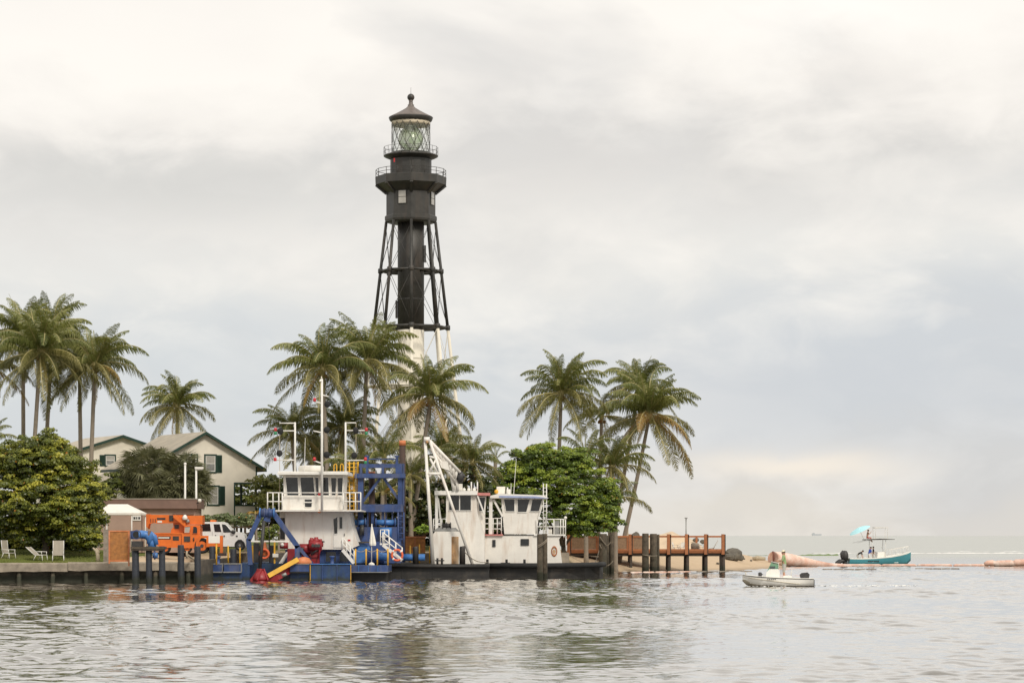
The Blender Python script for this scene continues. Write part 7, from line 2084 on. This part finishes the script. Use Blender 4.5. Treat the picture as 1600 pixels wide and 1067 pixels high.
for y_ in (-.42, .42):
    ob = Lt(MB().path([(-3.75, y_, .55), (-3.8, y_, 1.0), (-3.85, y_, 1.4), (-3.8, y_, 1.68)], [.24, .36, .36, .16], 12), 'outboard_cowl', M['dark_metal'])
    Lt(MB().bx(-3.9, -3.66, y_ - .1, y_ + .1, -.4, .6), 'outboard_leg', M['dark_metal'], ob)
    Lt(MB().path([(-3.66, y_, .6), (-4.3, y_, .5), (-4.6, y_, .3), (-4.7, y_, .05)], [.16, .22, .2, .12], 8), 'outboard_bracket', M['dark_metal'], ob)
Lt(MB().bx(-5.4, -4.3, -.7, .7, .06, .14), 'swim_platform', M['dark_metal'])
for k, (x_, y_) in enumerate(((-.9, -.75), (-.9, .75))):
    Lt(MB().tube((x_, y_, 2.9), (x_ - 1.7, y_ * 1.5, 2.55), .02, .012, 5), 'outrigger_rod', M['grey_metal'])
Lt(MB().bx(-2.0, -1.2, -.5, .5, .36, .92), 'cooler', M['white_plastic'])
um = thing('beach_umbrella', on_boat(bt_, (-1.6, -.1, 2.95)), 'light blue beach umbrella tilted to the left above the stern of the teal boat', 'umbrella')
n = 12; c = on_boat(bt_, (-2.1, -.1, 4.05)); axis_ = Vector((-.42, -.12, .9)).normalized(); e1 = axis_.cross(Vector((0, 1, 0))).normalized(); e2 = axis_.cross(e1)
vs = [tuple(c + axis_ * .23)]; fs = []
for j, (r_, d) in enumerate(((.5, .17), (1.0, .03), (1.3, -.12))):
    for k in range(n):
        a = 2 * math.pi * k / n; vs.append(tuple(c + (e1 * math.cos(a) + e2 * math.sin(a)) * r_ * (1 if k % 2 else .96) + axis_ * d))
for k in range(n):
    fs.append((0, 1 + k, 1 + (k + 1) % n))
    for j in range(2): fs.append((1 + j * n + k, 1 + (j + 1) * n + k, 1 + (j + 1) * n + (k + 1) % n, 1 + j * n + (k + 1) % n))
MB().add(vs, fs, True).build('canopy', M['cyan'], um)
MB().tube(c + axis_ * .25, c - axis_ * 1.15, .02, None, 6).build('pole', M['white_trim'], um)
MB().ball(c + axis_ * .26, .05, 8, 6).build('finial', M['white_plastic'], um)
rb = bt_.rotation_euler.z
person(on_boat(bt_, (-1.2, -.1, 2.99)), rb + R(90), sit(.15, None, ((.24, -.12, -.16), (.22, -.28, .06), (.21, -.32, .14)), h=.12), [M['skin'], M['skin'], M['shorts_red']], 'person in red shorts sitting on the boat top under the blue umbrella')
person(on_boat(bt_, (-2.45, -.45, .37)), rb + R(60), stand(1.05, ((.2, -.12, -.26), (.16, -.2, -.5), (.15, -.22, -.58)), ((.22, -.10, -.26), (.2, -.2, -.5), (.18, -.22, -.58)), .2), [M['skin'], M['shirt_dark'], M['shorts_grey']], 'person in a dark shirt bending over in the stern of the teal boat')
person(on_boat(bt_, (-1.15, -.62, .37)), rb + R(110), stand(.35, ((.24, -.10, -.26), (.2, -.32, -.36), (.18, -.38, -.4)), None), [M['skin'], M['shirt_blue'], M['shirt_white']], 'person in a blue shirt and grey cap standing amidships in the teal boat', ('cap', M['grey_cap']))
person(on_boat(bt_, (-.45, .3, .37)), rb + R(95), stand(.08, ((.26, -.12, -.24), (.2, -.34, -.25), (.18, -.40, -.25)), None), [M['skin'], M['shirt_dark'], M['shorts_grey']], 'person in a dark top standing at the console of the teal boat')

# ================================================================== floating discharge pipe
pp = thing('floating_pipe', (X(1300, 283), 283, 0), 'long sun-bleached orange floating pipe with a wide rusty mouth at the sand tip', 'pipe')
path = [(1208, 872.6, 276, .78), (1222, 873.2, 277, .76), (1240, 875.5, 278, .66), (1258, 878, 279, .52), (1276, 880.6, 280, .38), (1296, 882.6, 281, .25), (1330, 883.8, 282, .17)]
pts = [(X(u, Y), Y, Z(v, Y)) for u, v, Y, r_ in path]
MB().path(pts, [p[3] for p in path], 18).build('mouth_section', M['pipe_pink'], pp)
q = Vector(pts[0])
mo = MB(); mo.ring(q - Vector((.02, 0, 0)), .74, .10, 'X', 22); mo.build('mouth_rim', M['pipe_end'], pp)
MB().tube(q - Vector((.05, 0, 0)), q + Vector((.04, 0, 0)), .70, .70, 18).build('mouth_opening', M['pipe_end'], pp)
xa = X(1322, 282)
k = 0
while xa < 75:
    L = 3.9; x1 = xa + L
    yy = 282.0 + .5 * math.sin(k * .9)
    mb = MB(); mb.path([(xa, yy, .06), (xa + .25, yy, .10), (x1 - .25, yy + .15, .10), (x1, yy + .15, .06)], [.09, .15, .15, .09], 10)
    mb.build('pipe_length', M['pipe_pink'], pp); xa = x1 + .05; k += 1
for (u0, u1, v, r_) in ((1538, 1556, 879.5, .3), (1553, 1585, 880, .34), (1582, 1640, 878.5, .36)):
    Y = 280.5
    MB().path([P(u0, v + 1.5, Y), P(u0 + 5, v, Y), P(u1 - 5, v - .6, Y), P(u1, v, Y)], [r_ * .6, r_, r_, r_ * .7], 12).build('float_collar', M['pipe_pink'], pp)
# small floating boom pieces by the piles
def boom(ua, ub, va, vb, Y, label, m='pipe_pink', r_=.09):
    b = thing('floating_boom', (X((ua + ub) / 2, Y), Y, 0), label, 'floating boom', 'orange boom lengths on the water')
    a, c = Vector((X(ua, Y), Y, .04)), Vector((X(ub, Y), Y + (vb - va) * -1.6, .04)); n = 5
    for k in range(n):
        p0, p1 = a.lerp(c, k / n), a.lerp(c, (k + .94) / n)
        MB().path([p0, p0.lerp(p1, .1), p0.lerp(p1, .9), p1], [r_ * .6, r_, r_, r_ * .6], 8).build('boom_float', M[m], b)
boom(833, 874, 895, 895, 222.0, 'short orange boom floating in front of the tied pile pair', 'hazard', .12)
boom(985, 1085, 895.5, 893, 230.0, 'long thin pinkish boom floating before the pier piles', 'pipe_pink', .10)
boom(1088, 1180, 893, 891.5, 236.0, 'thin boom from the pier end towards the small boat', 'fence', .07)
boom(1285, 1370, 890, 890, 252.0, 'dark thin boom on the water below the teal boat', 'fence', .07)
boom(1430, 1500, 888, 888, 258.0, 'short dark boom on the water to the right of the teal boat', 'fence', .06)

# surf on the bar, a green line of reef, a far ship
def surf_line(xs_, y0, hgt, seed, m, name, label, cat, gap=.0, wid=2.2):
    r = np.random.default_rng(seed); n = len(xs_)
    prof = np.convolve(r.random(n + 24), np.ones(25) / 25, 'valid')[:n]; prof = (prof - prof.min()) / (prof.max() - prof.min())
    prof = np.where(prof < gap, .02, prof) * r.uniform(.6, 1.15, n)
    yy = y0 + np.cumsum(r.normal(0, .10, n)); h = hgt * prof
    rows = [(-wid, 0.0), (-wid * .45, .55), (0, 1.0), (wid * .6, .35), (wid, 0.0)]
    V = np.concatenate([np.c_[xs_, yy + a, h * b + r.normal(0, .03, n) * b + .02] for a, b in rows])
    q = []
    for j in range(len(rows) - 1):
        i = np.arange(n - 1); q.append(np.c_[j * n + i, j * n + i + 1, (j + 1) * n + i + 1, (j + 1) * n + i])
    o = npmesh(name, V, np.concatenate(q), m, smooth=True)
    return tag(o, label, cat, kind='stuff')
surf_line(np.arange(X(1270, 480), 130, .5), 480, .17, 5, M['foam'], 'surf', 'white line of surf breaking on the bar beyond the teal boat', 'surf', .30)
surf_line(np.arange(X(1400, 520), 150, .5), 528, .15, 6, M['foam'], 'surf', 'second broken line of surf farther out', 'surf', .5)
surf_line(np.arange(X(1150, 430), X(1310, 430), .5), 430, .26, 8, mat('reef_weed', (.16, .24, .07), .8, .3), 'seaweed_line', 'low green line of weed and reef beyond the sand tip', 'seaweed', .35)
sh = thing('cargo_ship', (X(1276, 9000), 9000, 0), 'tiny grey cargo ship on the horizon', 'ship')
Y = 9000.0
MB().ppr([(1268.5, 834), (1284, 834), (1283, 836.3), (1269.5, 836.3)], Y, 12).build('hull', mat('ship_grey', (.42, .45, .48), .7, .05), sh)
MB().ppr([(1270, 832.2), (1273, 832.2), (1273, 834), (1270, 834)], Y + 1, 10).build('bridge', MATS['ship_grey'], sh)
